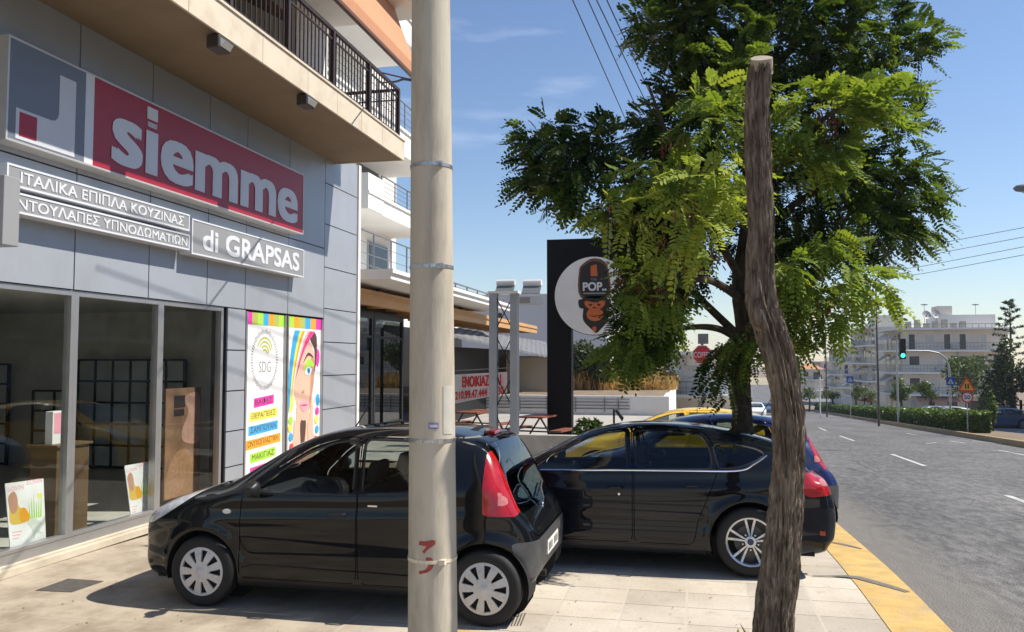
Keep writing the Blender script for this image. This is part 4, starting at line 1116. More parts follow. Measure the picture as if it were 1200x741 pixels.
# ------------------------------------------------------------------ signs on the facade
EY, EZ, EXX = Vector((0, 1, 0)), Vector((0, 0, 1)), Vector((1, 0, 0))
SIGNW = mat('sign_white_vinyl', (0.64, 0.66, 0.70), 0.4, var=0.03, scale=1)
SIGNRED = mat('sign_red_vinyl', (0.33, 0.010, 0.028), 0.4, var=0.05, scale=1)
SIGNGREY = mat('sign_blue_grey_vinyl', (0.145, 0.165, 0.205), 0.4, var=0.05, scale=1)
SIGNMID = mat('sign_mid_grey', (0.27, 0.275, 0.285), 0.45, var=0.05, scale=1)
SIGNEDGE = mat('sign_pale_metal_edge', (0.55, 0.53, 0.49), 0.4, metal=.4, var=.05)
def facade_sign(name, label, y0, y1, z0, z1, xf, face, edge=SIGNEDGE, cat='sign', group=None, lip=.02):
    t = thing(name, label, cat, (FX, (y0 + y1) / 2, z0), group)
    b = MB(); b.box((FX + 0.004, y0, z0), (xf - .006, y1, z1)); 
    b.box((xf - .006, y0, z0), (xf + .006, y1, z0 + lip)); b.box((xf - .006, y0, z1 - lip), (xf + .006, y1, z1)); b.box((xf - .006, y0, z0 + lip), (xf + .006, y0 + lip, z1 - lip)); b.box((xf - .006, y1 - lip, z0 + lip), (xf + .006, y1, z1 - lip))
    b.build('casing', edge, t, keep=True)
    f = MB(); f.box((xf - .006, y0 + lip, z0 + lip), (xf, y1 - lip, z1 - lip)); f.build('face', face, t, keep=True)
    return t
def pf(px, py, X): p = onX(px, py, X); return p.y, p.z
SX = -6.20
y0, z1 = pf(10, 40, SX); y1, zz = pf(356, 205, SX); zt = (z1 + zz) / 2; zb = (pf(8, 163, SX)[1] + pf(356, 276, SX)[1]) / 2
t = facade_sign('shop_sign', 'long red and grey sign board reading siemme above the shop window', y0, y1, zb, zt, SX, SIGNRED)
yw0, yw1 = pf(101, 85, SX)[0], pf(111, 90, SX)[0]
q = MB(); q.box((SX, y0 + .02, zb + .02), (SX + .003, yw0, zt - .02)); q.build('logo_ground', SIGNGREY, t, keep=True)
q = MB(); q.box((SX, yw0, zb + .02), (SX + .003, yw1, zt - .02)); q.build('white_band', SIGNW, t, keep=True)
def LL(a, b): return (y0 + (yw0 - y0) * a, zb + (zt - zb) * b)
# bent L-shaped mark with red square
arc = [LL(.57 + .09 * math.sin(t_) * 1.0 - .09 + .02, .36 + .06 - .06 * math.cos(t_) * 1.0) for t_ in ()]
shape = [LL(.11, .04), LL(.86, .04), LL(.86, .83), LL(.64, .83), LL(.64, .43), LL(.625, .38), LL(.59, .345), LL(.54, .335), LL(.11, .335)]
q = MB(); q.prism(shape, 'X', SX + .003, SX + .006); q.build('logo_mark', mat('logo_pale_grey', (0.56, 0.575, 0.61), .4, var=.03), t, keep=True)
q = MB(); q.prism([LL(.15, .075), LL(.36, .075), LL(.36, .305), LL(.15, .305)], 'X', SX + .006, SX + .009); q.build('logo_square', SIGNRED, t, keep=True)
ly0 = pf(134, 160, SX)[0]; ly1 = pf(347, 235, SX)[0]
H = zt - zb
v_, f_ = text_mesh('siemme'); xh = .56
v_lo, v_hi = v_[:, 0].min(), v_[:, 0].max(); low = v_[:, 1] < xh; xtop = v_[low, 1].max(); ybot = v_[:, 1].min()
dotv = v_[~low]; dx0, dx1 = dotv[:, 0].min(), dotv[:, 0].max()
kx = (ly1 - ly0) / (v_hi - v_lo); kz = H * .585 / (xtop - ybot)
q = MB()
for i, (ca, sa) in enumerate(((0, 0), (1, 1), (-1, 1), (1, -1), (-1, -1), (1, 0), (-1, 0), (0, 1), (0, -1))):
    q.add([(SX + .009 - .0006 * i, ly0 + (p[0] - v_lo) * kx + ca * .046, zb + H * .145 + (p[1] - ybot) * kz + sa * .020) for p in v_], [g_ for g_ in f_ if all(low[j] for j in g_)])
q.box((SX + .001, ly0 + (dx0 - v_lo) * kx - .018, zb + H * .785), (SX + .009, ly0 + (dx1 - v_lo) * kx + .018, zb + H * .93))
q.build('lettering', SIGNW, t, keep=True)
S2 = -6.22
SG = 'grey lettered boards below the red sign'
def row_sign(label, txt, pTL, pTR, pBL, pBR, tx0, tx1, bold=.014, th=.55):
    ya, za = pf(*pTL, S2); yb, zb_ = pf(*pTR, S2); zc = pf(*pBL, S2)[1]; zd = pf(*pBR, S2)[1]
    zt_, zbm = (za + zb_) / 2, (zc + zd) / 2
    t = facade_sign('name_board', label, ya, yb, zbm, zt_, S2, SIGNMID, group=SG, edge=SIGNW)
    a = pf(*tx0, S2)[0]; b = pf(*tx1, S2)[0]; h = zt_ - zbm
    letter(txt, (S2, a, zbm + h * (1 - th) / 2), EY, EZ, b - a, h * th, SIGNW, t, bold=bold, thick=.006)
    return t
row_sign('narrow grey board with Greek words about Italian kitchens, the upper one', 'ΙΤΑΛΙΚΑ ΕΠΙΠΛΑ ΚΟΥΖΙΝΑΣ', (8, 190), (222, 252), (8, 217), (222, 271), (24, 205), (215, 262))
row_sign('narrow grey board with Greek words about bedroom wardrobes, the lower one', 'ΝΤΟΥΛΑΠΕΣ ΥΠΝΟΔΩΜΑΤΙΩΝ', (8, 223), (222, 275), (8, 247), (222, 294), (20, 240), (219, 284))
row_sign('grey board reading di GRAPSAS under the end of the red sign', 'di GRAPSAS', (225, 256), (356, 293), (225, 296), (356, 327), (238, 280), (350, 308), bold=.026, th=.60)
# blank box sign at the left edge
c = onX(24, 290, -5.9)
t = thing('blade_sign', 'blank grey metal box sign sticking out at the end of the lettered boards', 'sign', (FX, c.y - .1, c.z))
q = MB(); q.box((FX + .005, c.y - .20, c.z), (-5.9, c.y - .02, c.z + .62)); q.build('box', SIGNMID, t, keep=True, bevel=.008)
q = MB(); q.box((FX + .1, c.y - .202 + .18, c.z + .06), (-5.96, c.y - .014, c.z + .56)); q.build('face', mat('sign_cream', (0.62, 0.57, 0.42), .5), t, keep=True)

# ------------------------------------------------------------------ two colourful posters beside the window
def pcol(n, c): return mat('print_' + n, c, .42, var=.04, scale=3)
PC = dict(white=pcol('white', (.80, .80, .80)), magenta=pcol('magenta', (.72, .05, .38)), yellow=pcol('yellow', (.80, .75, .12)), blue=pcol('blue', (.05, .38, .70)), orange=pcol('orange', (.80, .36, .03)),
          green=pcol('green', (.38, .70, .06)), olive=pcol('olive', (.42, .46, .10)), skin=pcol('skin', (.74, .47, .35)), skin2=pcol('skin_tan', (.52, .28, .19)), red=pcol('red', (.72, .06, .08)), pink=pcol('pink', (.85, .36, .45)), brown=pcol('brown', (.10, .05, .04)), gold=pcol('gold', (.70, .48, .10)), grey=pcol('grey', (.30, .30, .31)))
PX = FX - 0.03
def poster_frame(name, label, y0, y1, z0, z1):
    t = thing(name, label, 'poster', (FX - .1, (y0 + y1) / 2, z0), 'colourful salon posters beside the shop window')
    f = MB(); f.box((FX - .12, y0, z0), (FX - .002, y0 + .045, z1)); f.box((FX - .12, y1 - .045, z0), (FX - .002, y1, z1)); f.box((FX - .12, y0 + .045, z0), (FX - .002, y1 - .045, z0 + .04)); f.build('frame', ALU, t, keep=True)
    f = MB(); f.box((FX - .12, y0 + .045, z0 + .04), (PX, y1 - .045, z1)); f.build('sheet', PC['white'], t, keep=True)
    return t
def flat(parent, name, poly, m, lift): q = MB(); q.prism(poly, 'X', PX + .0005, PX + .0005 + .0012 * lift); return q.build(name, m, parent, keep=True)
def ell(cy, cz, ry, rz, n=28, a0=0, a1=2 * math.pi): return [(cy + ry * math.cos(a0 + (a1 - a0) * k / n), cz + rz * math.sin(a0 + (a1 - a0) * k / n)) for k in range(n)]
A0, A1, B0, B1 = 10.92, 12.15, 12.19, 13.50; Zb, Zt = 0.10, 2.78
ta = poster_frame('salon_poster', 'white salon price poster with coloured word strips beside the shop window', A0, A1, Zb, Zt)
tb = poster_frame('salon_poster', 'poster of a woman with rainbow hair holding her cheeks', B0, B1, Zb, Zt)
def band(t, y0, y1, cols):
    w = (y1 - y0 - .09) / len(cols)
    for i, c in enumerate(cols): flat(t, 'colour_band', [(y0 + .045 + w * i, Zt - .19), (y0 + .045 + w * (i + 1), Zt - .19), (y0 + .045 + w * (i + 1), Zt), (y0 + .045 + w * i, Zt)], PC[c], 1)
band(ta, A0, A1, ['magenta', 'olive', 'green', 'blue', 'orange', 'olive', 'green']); band(tb, B0, B1, ['green', 'orange', 'olive', 'blue', 'orange', 'magenta'])
cy = (A0 + A1) / 2 - .02; cz = 2.06
# ring of fine tick marks, hand-like arcs and letters inside
tk = MB()
for k in range(64):
    a = 2 * math.pi * k / 64; c_, s_ = math.cos(a), math.sin(a); r0, r1 = (.88, 1.0) if k % 3 else (.86, 1.04)
    p = [(cy + .40 * r0 * c_ - .010 * s_, cz + .46 * r0 * s_ + .010 * c_), (cy + .40 * r0 * c_ + .010 * s_, cz + .46 * r0 * s_ - .010 * c_), (cy + .40 * r1 * c_ + .010 * s_, cz + .46 * r1 * s_ - .010 * c_), (cy + .40 * r1 * c_ - .010 * s_, cz + .46 * r1 * s_ + .010 * c_)]
    tk.prism(p, 'X', PX + .0005, PX + .0017)
tk.build('emblem_ring', PC['grey'], ta, keep=True)
ac = MB()
for j, R in enumerate((.26, .205, .15, .10)):
    n = 10; a0, a1 = math.radians(150 - 10 * j), math.radians(8)
    o_ = ell(cy, cz + .06, R, R * 1.15, n, a0, a1) ; i_ = ell(cy, cz + .06, R - .026, (R - .03) * 1.15, n, a0, a1)
    ac.prism(o_ + i_[::-1], 'X', PX + .0005, PX + .0017)
ac.build('emblem_hand', PC['olive'], ta, keep=True)
letter('SDG', (PX + .0005, cy - .17, cz - .19), EY, EZ, .36, .17, PC['grey'], ta, bold=0, thick=.0015)
W_ = [('ΒΑΦΕΣ', 'magenta', .30), ('ΘΕΡΑΠΕΙΕΣ', 'yellow', .42), ('ΣΑΜΠΟΥΑΝ', 'blue', .44), ('ΟΝΥΧΟΠΛΑΣΤΙΚΗ', 'orange', .53), ('ΜΑΚΙΓΙΑΖ', 'green', .38), ('ΑΞΕΣΟΥΑΡ', 'magenta', .38), ('ΚΑΛΛΥΝΤΙΚΑ', 'yellow', .40)]
for i, (w, c, hwid) in enumerate(W_):
    z = 1.36 - i * .205; tilt = .03
    flat(ta, 'word_strip', [(cy - hwid, z - .02), (cy + hwid, z + .02), (cy + hwid, z + .16), (cy - hwid, z + .12)], PC[c], 1)
    letter(w, (PX + .0017, cy - hwid * .86, z + .018), Vector((0, 1, .04)), EZ, hwid * 1.72, .09, PC['brown'], ta, bold=.0, thick=.001)
# woman's portrait: layered flat print
by = lambda a: B0 + .045 + (B1 - B0 - .09) * a
bz = lambda b: Zb + .04 + (Zt - .19 - Zb - .04) * b
def PP(pts): return [(by(a), bz(b)) for a, b in pts]
def sm(pts, n=5): return [tuple(p) for p in catmull(pts, n)]
flat(tb, 'dots', PP(sm([(.02, .55), (.14, .58), (.2, .5), (.12, .43), (.03, .46)])), PC['yellow'], 1)
flat(tb, 'dots', PP(sm([(.86, .52), (.95, .54), (.98, .48), (.9, .45)])), PC['blue'], 1)
flat(tb, 'dots', PP(sm([(.80, .82), (.92, .86), (.97, .80), (.9, .73)])), PC['magenta'], 1)
flat(tb, 'neck', PP(sm([(.30, .42), (.66, .42), (.74, .20), (.95, .06), (.98, 0.005), (.02, 0.005), (.04, .08), (.24, .18)])), PC['skin'], 1.5)
flat(tb, 'necklace', PP(sm([(.40, .36), (.56, .36), (.52, .20), (.46, .12), (.41, .22)])), PC['brown'], 2)
flat(tb, 'face', PP(sm([(.20, .86), (.50, .95), (.78, .84), (.80, .66), (.72, .50), (.58, .385), (.44, .375), (.28, .48), (.17, .64)])), PC['skin'], 2.5)
flat(tb, 'cheek', PP(sm([(.70, .80), (.79, .78), (.79, .64), (.70, .50), (.63, .43), (.68, .58)])), PC['skin2'], 3)
def hcurve(i):
    S_ = np.array((.20 + .075 * i, .985)); E_ = np.array((.02 + .030 * i, .40 + .036 * i)); M_ = np.array((.015 + .060 * i, .80 + .012 * i))
    return [tuple((1 - t) ** 2 * S_ + 2 * t * (1 - t) * M_ + t * t * E_) for t in np.linspace(0, 1, 14)]
flat(tb, 'hair', PP(sm([(.70, .985), (.86, .95), (.86, .78), (.80, .70), (.80, .85), (.66, .93)])), PC['brown'], 3.2)
for i, c in enumerate(('blue', 'blue', 'yellow', 'orange', 'white', 'pink', 'red', 'magenta')):
    flat(tb, 'hair', PP(hcurve(i) + hcurve(i + 1.15)[::-1]), PC[c], 3.4 + .4 * i)
flat(tb, 'eye', PP(sm([(.50, .705), (.60, .735), (.72, .72), (.66, .685), (.56, .68)])), PC['white'], 7)
flat(tb, 'eye_shadow', PP(sm([(.48, .72), (.60, .79), (.77, .76), (.74, .735), (.61, .745), (.52, .715)])), PC['green'], 7)
flat(tb, 'iris', PP(ell(.615, .708, .045, .024, 14)), PC['blue'], 8)
flat(tb, 'pupil', PP(ell(.615, .708, .018, .011, 10)), PC['brown'], 9)
flat(tb, 'brow', PP(sm([(.46, .765), (.60, .835), (.77, .80), (.60, .815)])), PC['brown'], 7)
flat(tb, 'nose', PP(sm([(.42, .565), (.47, .58), (.50, .565), (.47, .555)])), PC['skin2'], 7)
flat(tb, 'mouth', PP(sm([(.36, .475), (.45, .505), (.50, .495), (.56, .505), (.62, .475), (.50, .425)])), PC['pink'], 7)
flat(tb, 'mouth_line', PP(sm([(.38, .472), (.5, .478), (.60, .472), (.5, .466)])), PC['red'], 8)
flat(tb, 'hand', PP(sm([(.14, .02), (.34, .02), (.36, .20), (.33, .34), (.34, .47), (.29, .49), (.26, .36), (.21, .38), (.19, .27), (.12, .16)])), PC['skin'], 8)
flat(tb, 'hand', PP(sm([(.66, .02), (.88, .02), (.86, .16), (.78, .30), (.76, .46), (.70, .49), (.67, .36), (.62, .34), (.63, .20)])), PC['skin'], 8)
for (a, b, c) in ((.10, .33, 'yellow'), (.12, .27, 'blue'), (.14, .20, 'red'), (.20, .15, 'magenta'), (.88, .36, 'yellow'), (.90, .29, 'blue'), (.86, .22, 'red'), (.83, .15, 'green'), (.11, .38, 'green'), (.90, .42, 'magenta')):
    flat(tb, 'bead', PP(ell(a, b, .055, .028, 14)), PC[c], 9)

# ------------------------------------------------------------------ things inside the shop window
LAMB = mat('black_grid_frame', (0.012, 0.012, 0.012), .6)
GP = mat('grey_sample_panel', (0.50, 0.53, 0.53), .5, var=.12, scale=3)
def grid_unit(label, x0, x1, z0, z1, nx, nz, y):
    t = thing('display_grid', label, 'shelving', ((x0 + x1) / 2, y, .085), 'black grids of sample panels at the back of the shop')
    b = MB(); w = (x1 - x0) / nx; h = (z1 - z0) / nz
    for i in range(nx + 1): b.box((x0 + w * i - .02, y - .03, .085 if i in (0, nx) else z0), (x0 + w * i + .02, y + .03, z1))
    for j in range(nz + 1): b.box((x0, y - .028, z0 + h * j - .018), (x1, y + .028, z0 + h * j + .018))
    b.build('frame', LAMB, t, keep=True)
    for i in range(nx):
        for j in range(nz):
            p = MB(); p.box((x0 + w * i + .022, y - .01, z0 + h * j + .02), (x0 + w * (i + 1) - .022, y + .01, z0 + h * (j + 1) - .02)); p.build('sample_panel', GP, t, keep=True)
a = onY(93, 422, 13.1); b = onY(217, 422, 13.1)
grid_unit('tall black grid of grey sample panels behind the middle window bay', a.x, b.x, .12, a.z, 6, 5, 13.1)
a = onY(40, 458, 12.4); b = onY(90, 458, 12.4)
grid_unit('low black grid of grey sample panels behind the display pedestal', a.x, b.x, .12, a.z, 2, 4, 12.4)
a = onY(-40, 427, 13.1); b = onY(11, 427, 13.1)
grid_unit('black grid of sample panels at the left end of the shop', max(a.x, -13.9), b.x, .12, a.z, 2, 5, 13.1)
# pedestal with brochure and boxes
c = onX(84, 622, -6.95); pw = onX(64, 622, -6.95).y, onX(102, 622, -6.95).y; zt2 = onX(82, 523, -6.95).z
WOOD = mat('brown_wood_veneer', (0.12, 0.075, 0.04), .45, var=.25, scale=3, stretch=(1, 1, .25))
t = thing('pedestal', 'brown display pedestal behind the first mullion of the shop window', 'display stand', (-7.1, c.y, .085))
q = MB(); q.box((-7.3, pw[0], .085), (-6.95, pw[1], zt2)); q.box((-7.33, pw[0] - .03, zt2), (-6.92, pw[1] + .03, zt2 + .03)); q.build('plinth', WOOD, t, keep=True, bevel=.004)
t = thing('brochure_box', 'small pink and white box standing on the brown pedestal', 'box', (-7.1, c.y, zt2 + .03))
q = MB(); q.box((-7.15, pw[0] + .04, zt2 + .03), (-7.05, pw[0] + .30, zt2 + .40)); q.build('carton', PC['white'], t, keep=True, bevel=.004)
q = MB(); q.box((-7.05, pw[0] + .06, zt2 + .15), (-7.048, pw[0] + .28, zt2 + .38)); q.build('print', PC['pink'], t, keep=True)
# big wood-print panel
t = thing('photo_panel', 'tall brown panel printed with a cut log behind the third window bay', 'poster', (-6.75, 9.2, .2))
pa = onX(196, 456, -6.75); pb = onX(237, 456, -6.75); pzb = onX(196, 612, -6.75).z
q = MB(); q.box((-6.80, pa.y, .22), (-6.765, pb.y, pa.z)); q.build('board', mat('log_print_tan', (0.20, 0.11, 0.065), .6, var=.5, scale=2.2), t, keep=True)
yc, wd = (pa.y + pb.y) / 2, pb.y - pa.y
q = MB(); q.prism([(pa.y + .01, .23), (pb.y - .02, .23)] + [(yc + wd * .49 * math.cos(a_), .30 + .62 * abs(math.sin(a_)) * .9) for a_ in np.linspace(0.05, math.pi - .05, 14)], 'X', -6.765, -6.763); q.build('log_end', mat('log_print_end', (0.33, 0.18, 0.10), .6, var=.2, scale=6, stretch=(1, 4, 4)), t, keep=True)
q = MB(); q.prism(sm([(pa.y + wd * .50, 1.55), (pa.y + wd * .62, 1.35), (pa.y + wd * .45, 1.10), (pa.y + wd * .52, .95), (pa.y + wd * .95, .93), (pa.y + wd * .98, 1.3), (pa.y + wd * .9, 1.6)]), 'X', -6.763, -6.7615); q.build('print_shape', mat('log_print_pink', (0.42, 0.24, 0.19), .6, var=.25, scale=5), t, keep=True)
q = MB(); q.box((-6.763, pa.y + wd * .22, pa.z - .26), (-6.7605, pa.y + wd * .52, pa.z - .10)); q.box((-6.763, pa.y + wd * .22, pa.z - .37), (-6.7605, pa.y + wd * .50, pa.z - .28)); q.build('print_label', mat('print_dark', (0.03, 0.02, 0.02), .5), t, keep=True)
# two small LOVIN posters leaning against the glass
def small_poster(label, corners, X):
    P = [onX(*p, X) for p in corners]            # TL TR BR BL
    t = thing('window_poster', label, 'poster', tuple(P[3]), 'white flower posters leaning in the shop window')
    Q = [(p.y, p.z) for p in P]
    q = MB(); q.prism(Q, 'X', X - .008, X); q.build('sheet', PC['white'], t, keep=True)
    def at(a, b):
        top_ = np.array(Q[0]) * (1 - a) + np.array(Q[1]) * a; bot_ = np.array(Q[3]) * (1 - a) + np.array(Q[2]) * a
        return tuple(bot_ * (1 - b) + top_ * b)
    def fl(name, pts, m, k): q = MB(); q.prism([at(*p) for p in pts], 'X', X, X + .001 * k); q.build(name, m, t, keep=True)
    fl('print_girl', sm([(.08, .78), (.22, .84), (.30, .62), (.46, .56), (.56, .44), (.50, .36), (.08, .36), (.05, .55)]), PC['gold'], 1)
    fl('print_hair', sm([(.06, .80), (.20, .86), (.28, .74), (.24, .56), (.12, .52), (.05, .66)]), PC['skin2'], 2)
    fl('print_pears', sm([(.34, .56), (.46, .58), (.56, .46), (.52, .38), (.34, .38)]), PC['orange'], 2)
    for k in range(6): fl('print_grass', [(.56 + .06 * k, .40), (.60 + .06 * k, .40), (.57 + .07 * k, .66 + .06 * (k % 3))], PC['green'], 1.5 + .2 * (k % 2))
    fl('print_flower', sm([(.50, .34), (.66, .40), (.90, .30), (.80, .22), (.92, .12), (.72, .16), (.66, .06), (.62, .22)]), mat('print_petal', (.62, .66, .60), .5), 1)
    fl('print_sun', ell(.86, .74, .06, .045, 12), PC['yellow'], 1)
    a_, b_ = Vector((X, *at(.06, .90))), Vector((X, *at(.48, .915)))
    for (u, v, w_) in ((.05, .87, .40), (.55, .935, .40)):
        a_ = Vector((X, *at(u, v))); b_ = Vector((X, *at(u + w_, v + .01)))
        letter('LOVIN', a_, b_ - a_, EZ, (b_ - a_).length, .045, PC['pink'], t, bold=0, thick=.001)
    for k in range(3): fl('print_text', [(.08, .22 - .05 * k), (.34 - .05 * k, .22 - .05 * k), (.34 - .05 * k, .235 - .05 * k), (.08, .235 - .05 * k)], PC['pink'], 1)
small_poster('white LOVIN poster with a golden girl and lily in the left window bay', [(6, 567), (51, 561), (54, 634), (12, 642)], -6.56)
small_poster('white LOVIN poster with a golden girl and lily in the middle window bay', [(146, 546), (175, 541), (180, 603), (154, 609)], -6.56)
# ------------------------------------------------------------------ vegetation
def leaf_mat(name, dark, light, trans=0.45, tcol=None, rough=0.5, top=None):
    m = bpy.data.materials.new(name); m.use_nodes = True
    n = m.node_tree.nodes; l = m.node_tree.links; n.remove(n['Principled BSDF'])
    a = n.new('ShaderNodeAttribute'); a.attribute_name = 'tint'
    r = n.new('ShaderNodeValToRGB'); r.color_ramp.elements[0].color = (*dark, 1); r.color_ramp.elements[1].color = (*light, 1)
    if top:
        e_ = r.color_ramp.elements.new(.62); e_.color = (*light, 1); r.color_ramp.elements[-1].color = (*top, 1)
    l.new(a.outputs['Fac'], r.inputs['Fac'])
    d = n.new('ShaderNodeBsdfDiffuse'); l.new(r.outputs['Color'], d.inputs['Color'])
    t = n.new('ShaderNodeBsdfTranslucent')
    mu = n.new('ShaderNodeMixRGB'); mu.blend_type = 'MULTIPLY'; mu.inputs['Fac'].default_value = 1; mu.inputs['Color2'].default_value = (*(tcol or (1.5, 1.5, 0.6)), 1)
    l.new(r.outputs['Color'], mu.inputs['Color1']); l.new(mu.outputs[0], t.inputs['Color'])
    ms = n.new('ShaderNodeMixShader'); ms.inputs['Fac'].default_value = trans; l.new(d.outputs[0], ms.inputs[1]); l.new(t.outputs[0], ms.inputs[2])
    g = n.new('ShaderNodeBsdfGlossy'); g.inputs['Roughness'].default_value = rough; g.inputs['Color'].default_value = (0.6, 0.65, 0.6, 1)
    fr = n.new('ShaderNodeMath'); fr.operation = 'MULTIPLY'; fr0 = n.new('ShaderNodeFresnel'); fr0.inputs['IOR'].default_value = 1.3; l.new(fr0.outputs[0], fr.inputs[0]); fr.inputs[1].default_value = .18
    m2 = n.new('ShaderNodeMixShader'); l.new(fr.outputs[0], m2.inputs['Fac']); l.new(ms.outputs[0], m2.inputs[1]); l.new(g.outputs[0], m2.inputs[2])
    l.new(m2.outputs[0], n['Material Output'].inputs['Surface'])
    MATS[name] = m
    return m
def poly_mesh(name, verts, nper, m, parent, tint=None, keep=True):
    """verts (F, nper, 3): one polygon each"""
    F = verts.shape[0]
    me = bpy.data.meshes.new(name)
    me.vertices.add(F * nper); me.vertices.foreach_set('co', verts.reshape(-1).astype(np.float32))
    me.loops.add(F * nper); me.loops.foreach_set('vertex_index', np.arange(F * nper, dtype=np.int32))
    me.polygons.add(F); me.polygons.foreach_set('loop_start', np.arange(0, F * nper, nper, dtype=np.int32))
    me.polygons.foreach_set('loop_total', np.full(F, nper, dtype=np.int32))
    me.update(); me.validate(); me.materials.append(m)
    if tint is not None:
        at = me.attributes.new('tint', 'FLOAT', 'FACE'); at.data.foreach_set('value', tint.astype(np.float32))
    o = bpy.data.objects.new(name, me); COL.objects.link(o)
    if parent is not None:
        o.parent = parent
        if keep: o.matrix_parent_inverse = world_of(parent).inverted()
    return o
def unit(v): return v / (np.linalg.norm(v, axis=-1, keepdims=True) + 1e-9)
def leafcloud(name, parent, blobs, m, size, tint_bias=0.0, seed=1, shell=0.55, flat=0.0, asp=0.5):
    """small single leaves scattered in ellipsoids: blobs = (cx,cy,cz, rx,ry,rz, n)"""
    g = np.random.default_rng(seed); P = []; T = []
    for cx, cy, cz, rx, ry, rz, n in blobs:
        d = unit(g.normal(size=(n, 3))); r = shell + (1 - shell) * g.random((n, 1)) ** 0.6
        r *= 0.82 + 0.25 * np.array([mnoise.noise(Vector((*(q * 2.3), 0))[:3] if False else Vector(tuple(q * 2.3 + cx))) for q in d])[:, None]
        P.append(np.array([cx, cy, cz]) + d * r * np.array([rx, ry, rz]))
        T.append(np.clip(0.35 + tint_bias + 0.22 * g.normal(size=n) + 0.25 * (g.random() - .5), 0, 1))
    P = np.concatenate(P); T = np.concatenate(T); n = len(P)
    u = unit(g.normal(size=(n, 3))); v = unit(np.cross(u, g.normal(size=(n, 3))))
    s = size * (0.6 + 0.8 * g.random((n, 1)))
    V = np.stack([P - u * s, P - v * s * asp * .8 - u * s * .1, P + u * s, P + v * s * asp * .8 - u * s * .1], 1)
    return poly_mesh(name, V, 4, m, parent, T)
def bark_tube(name, path, radii, m, parent=None, n=48, amp=0.16, twist=0.5, seg=10, smooth_path=True, ridge=7, cap=True, zf=2.2):
    """trunk with deep stringy furrows as real relief"""
    C = catmull(path, seg, closed=False) if smooth_path else np.array(path, float)
    R = np.interp(np.linspace(0, 1, len(C)), np.linspace(0, 1, len(radii)), radii)
    vs = []; fs = []; up = Vector((1, 0, 0))
    tot = 0
    for i in range(len(C)):
        p = Vector(C[i]); t = (Vector(C[min(i + 1, len(C) - 1)]) - Vector(C[max(i - 1, 0)])).normalized()
        a = (up - t * up.dot(t)).normalized(); b = t.cross(a)
        if i: tot += (Vector(C[i]) - Vector(C[i - 1])).length
        for k in range(n):
            an = 2 * math.pi * k / n; an2 = an + twist * tot
            q = Vector((math.cos(an2) * ridge / 6, math.sin(an2) * ridge / 6, tot * zf * 0.35))
            f = mnoise.noise(q * 1.0); f2 = mnoise.noise(Vector((math.cos(an2) * ridge / 2.2, math.sin(an2) * ridge / 2.2, tot * zf * 0.8)) + Vector((7, 3, 1)))
            f3 = mnoise.noise(Vector((math.cos(an2) * ridge, math.sin(an2) * ridge, tot * zf * 2.5)))
            furrow = -abs(f2) * 1.5 + 0.4
            f4 = -abs(mnoise.noise(Vector((math.cos(an2) * ridge * 1.7, math.sin(an2) * ridge * 1.7, tot * zf * 2.2)))) + .2
            r = R[i] * (1 + amp * (0.55 * f + 0.75 * furrow + 0.35 * f3 + 0.5 * f4))
            vs.append(p + (a * math.cos(an) + b * math.sin(an)) * r)
    for i in range(len(C) - 1):
        for k in range(n): fs.append((i * n + k, i * n + (k + 1) % n, (i + 1) * n + (k + 1) % n, (i + 1) * n + k))
    if cap: fs.append(tuple(range((len(C) - 1) * n, len(C) * n))); fs.append(tuple(range(n))[::-1])
    mb = MB(); mb.add(vs, fs)
    return mb.build(name, m, parent, smooth=True, keep=parent is not None)
def bark_mat(name, c1, c2, zs=1.2, s=9):
    m = bpy.data.materials.new(name); m.use_nodes = True
    n = m.node_tree.nodes; l = m.node_tree.links; p = n['Principled BSDF']; p.inputs['Roughness'].default_value = .92; p.inputs['Specular IOR Level'].default_value = .15
    t = n.new('ShaderNodeTexCoord'); mp_ = n.new('ShaderNodeMapping'); mp_.inputs['Scale'].default_value = (1, 1, .17); l.new(t.outputs['Object'], mp_.inputs['Vector'])
    z = n.new('ShaderNodeTexNoise'); z.inputs['Scale'].default_value = s * 4; z.inputs['Detail'].default_value = 8; z.inputs['Roughness'].default_value = .7; z.inputs['Distortion'].default_value = .6; l.new(mp_.outputs[0], z.inputs['Vector'])
    r = n.new('ShaderNodeValToRGB'); r.color_ramp.elements[0].position = .34; r.color_ramp.elements[1].position = .66
    r.color_ramp.elements[0].color = (*c1, 1); r.color_ramp.elements[1].color = (*c2, 1); l.new(z.outputs['Fac'], r.inputs['Fac'])
    z2 = n.new('ShaderNodeTexNoise'); z2.inputs['Scale'].default_value = 3; z2.inputs['Detail'].default_value = 5; l.new(t.outputs['Object'], z2.inputs['Vector'])
    r2 = n.new('ShaderNodeValToRGB'); r2.color_ramp.elements[0].position = .35; r2.color_ramp.elements[1].position = .65; r2.color_ramp.elements[0].color = (.75, .72, .70, 1); r2.color_ramp.elements[1].color = (1.2, 1.18, 1.14, 1); l.new(z2.outputs['Fac'], r2.inputs['Fac'])
    mx = n.new('ShaderNodeMixRGB'); mx.blend_type = 'MULTIPLY'; mx.inputs['Fac'].default_value = 1; l.new(r.outputs['Color'], mx.inputs['Color1']); l.new(r2.outputs['Color'], mx.inputs['Color2'])
    l.new(mx.outputs[0], p.inputs['Base Color'])
    b = n.new('ShaderNodeBump'); b.inputs['Strength'].default_value = .9; b.inputs['Distance'].default_value = .012; l.new(z.outputs['Fac'], b.inputs['Height']); l.new(b.outputs[0], p.inputs['Normal'])
    MATS[name] = m
    return m
BARK = bark_mat('furrowed_grey_bark', (0.042, 0.031, 0.023), (0.27, 0.225, 0.18))
BARK2 = bark_mat('dark_bark', (0.035, 0.027, 0.020), (0.11, 0.088, 0.068))
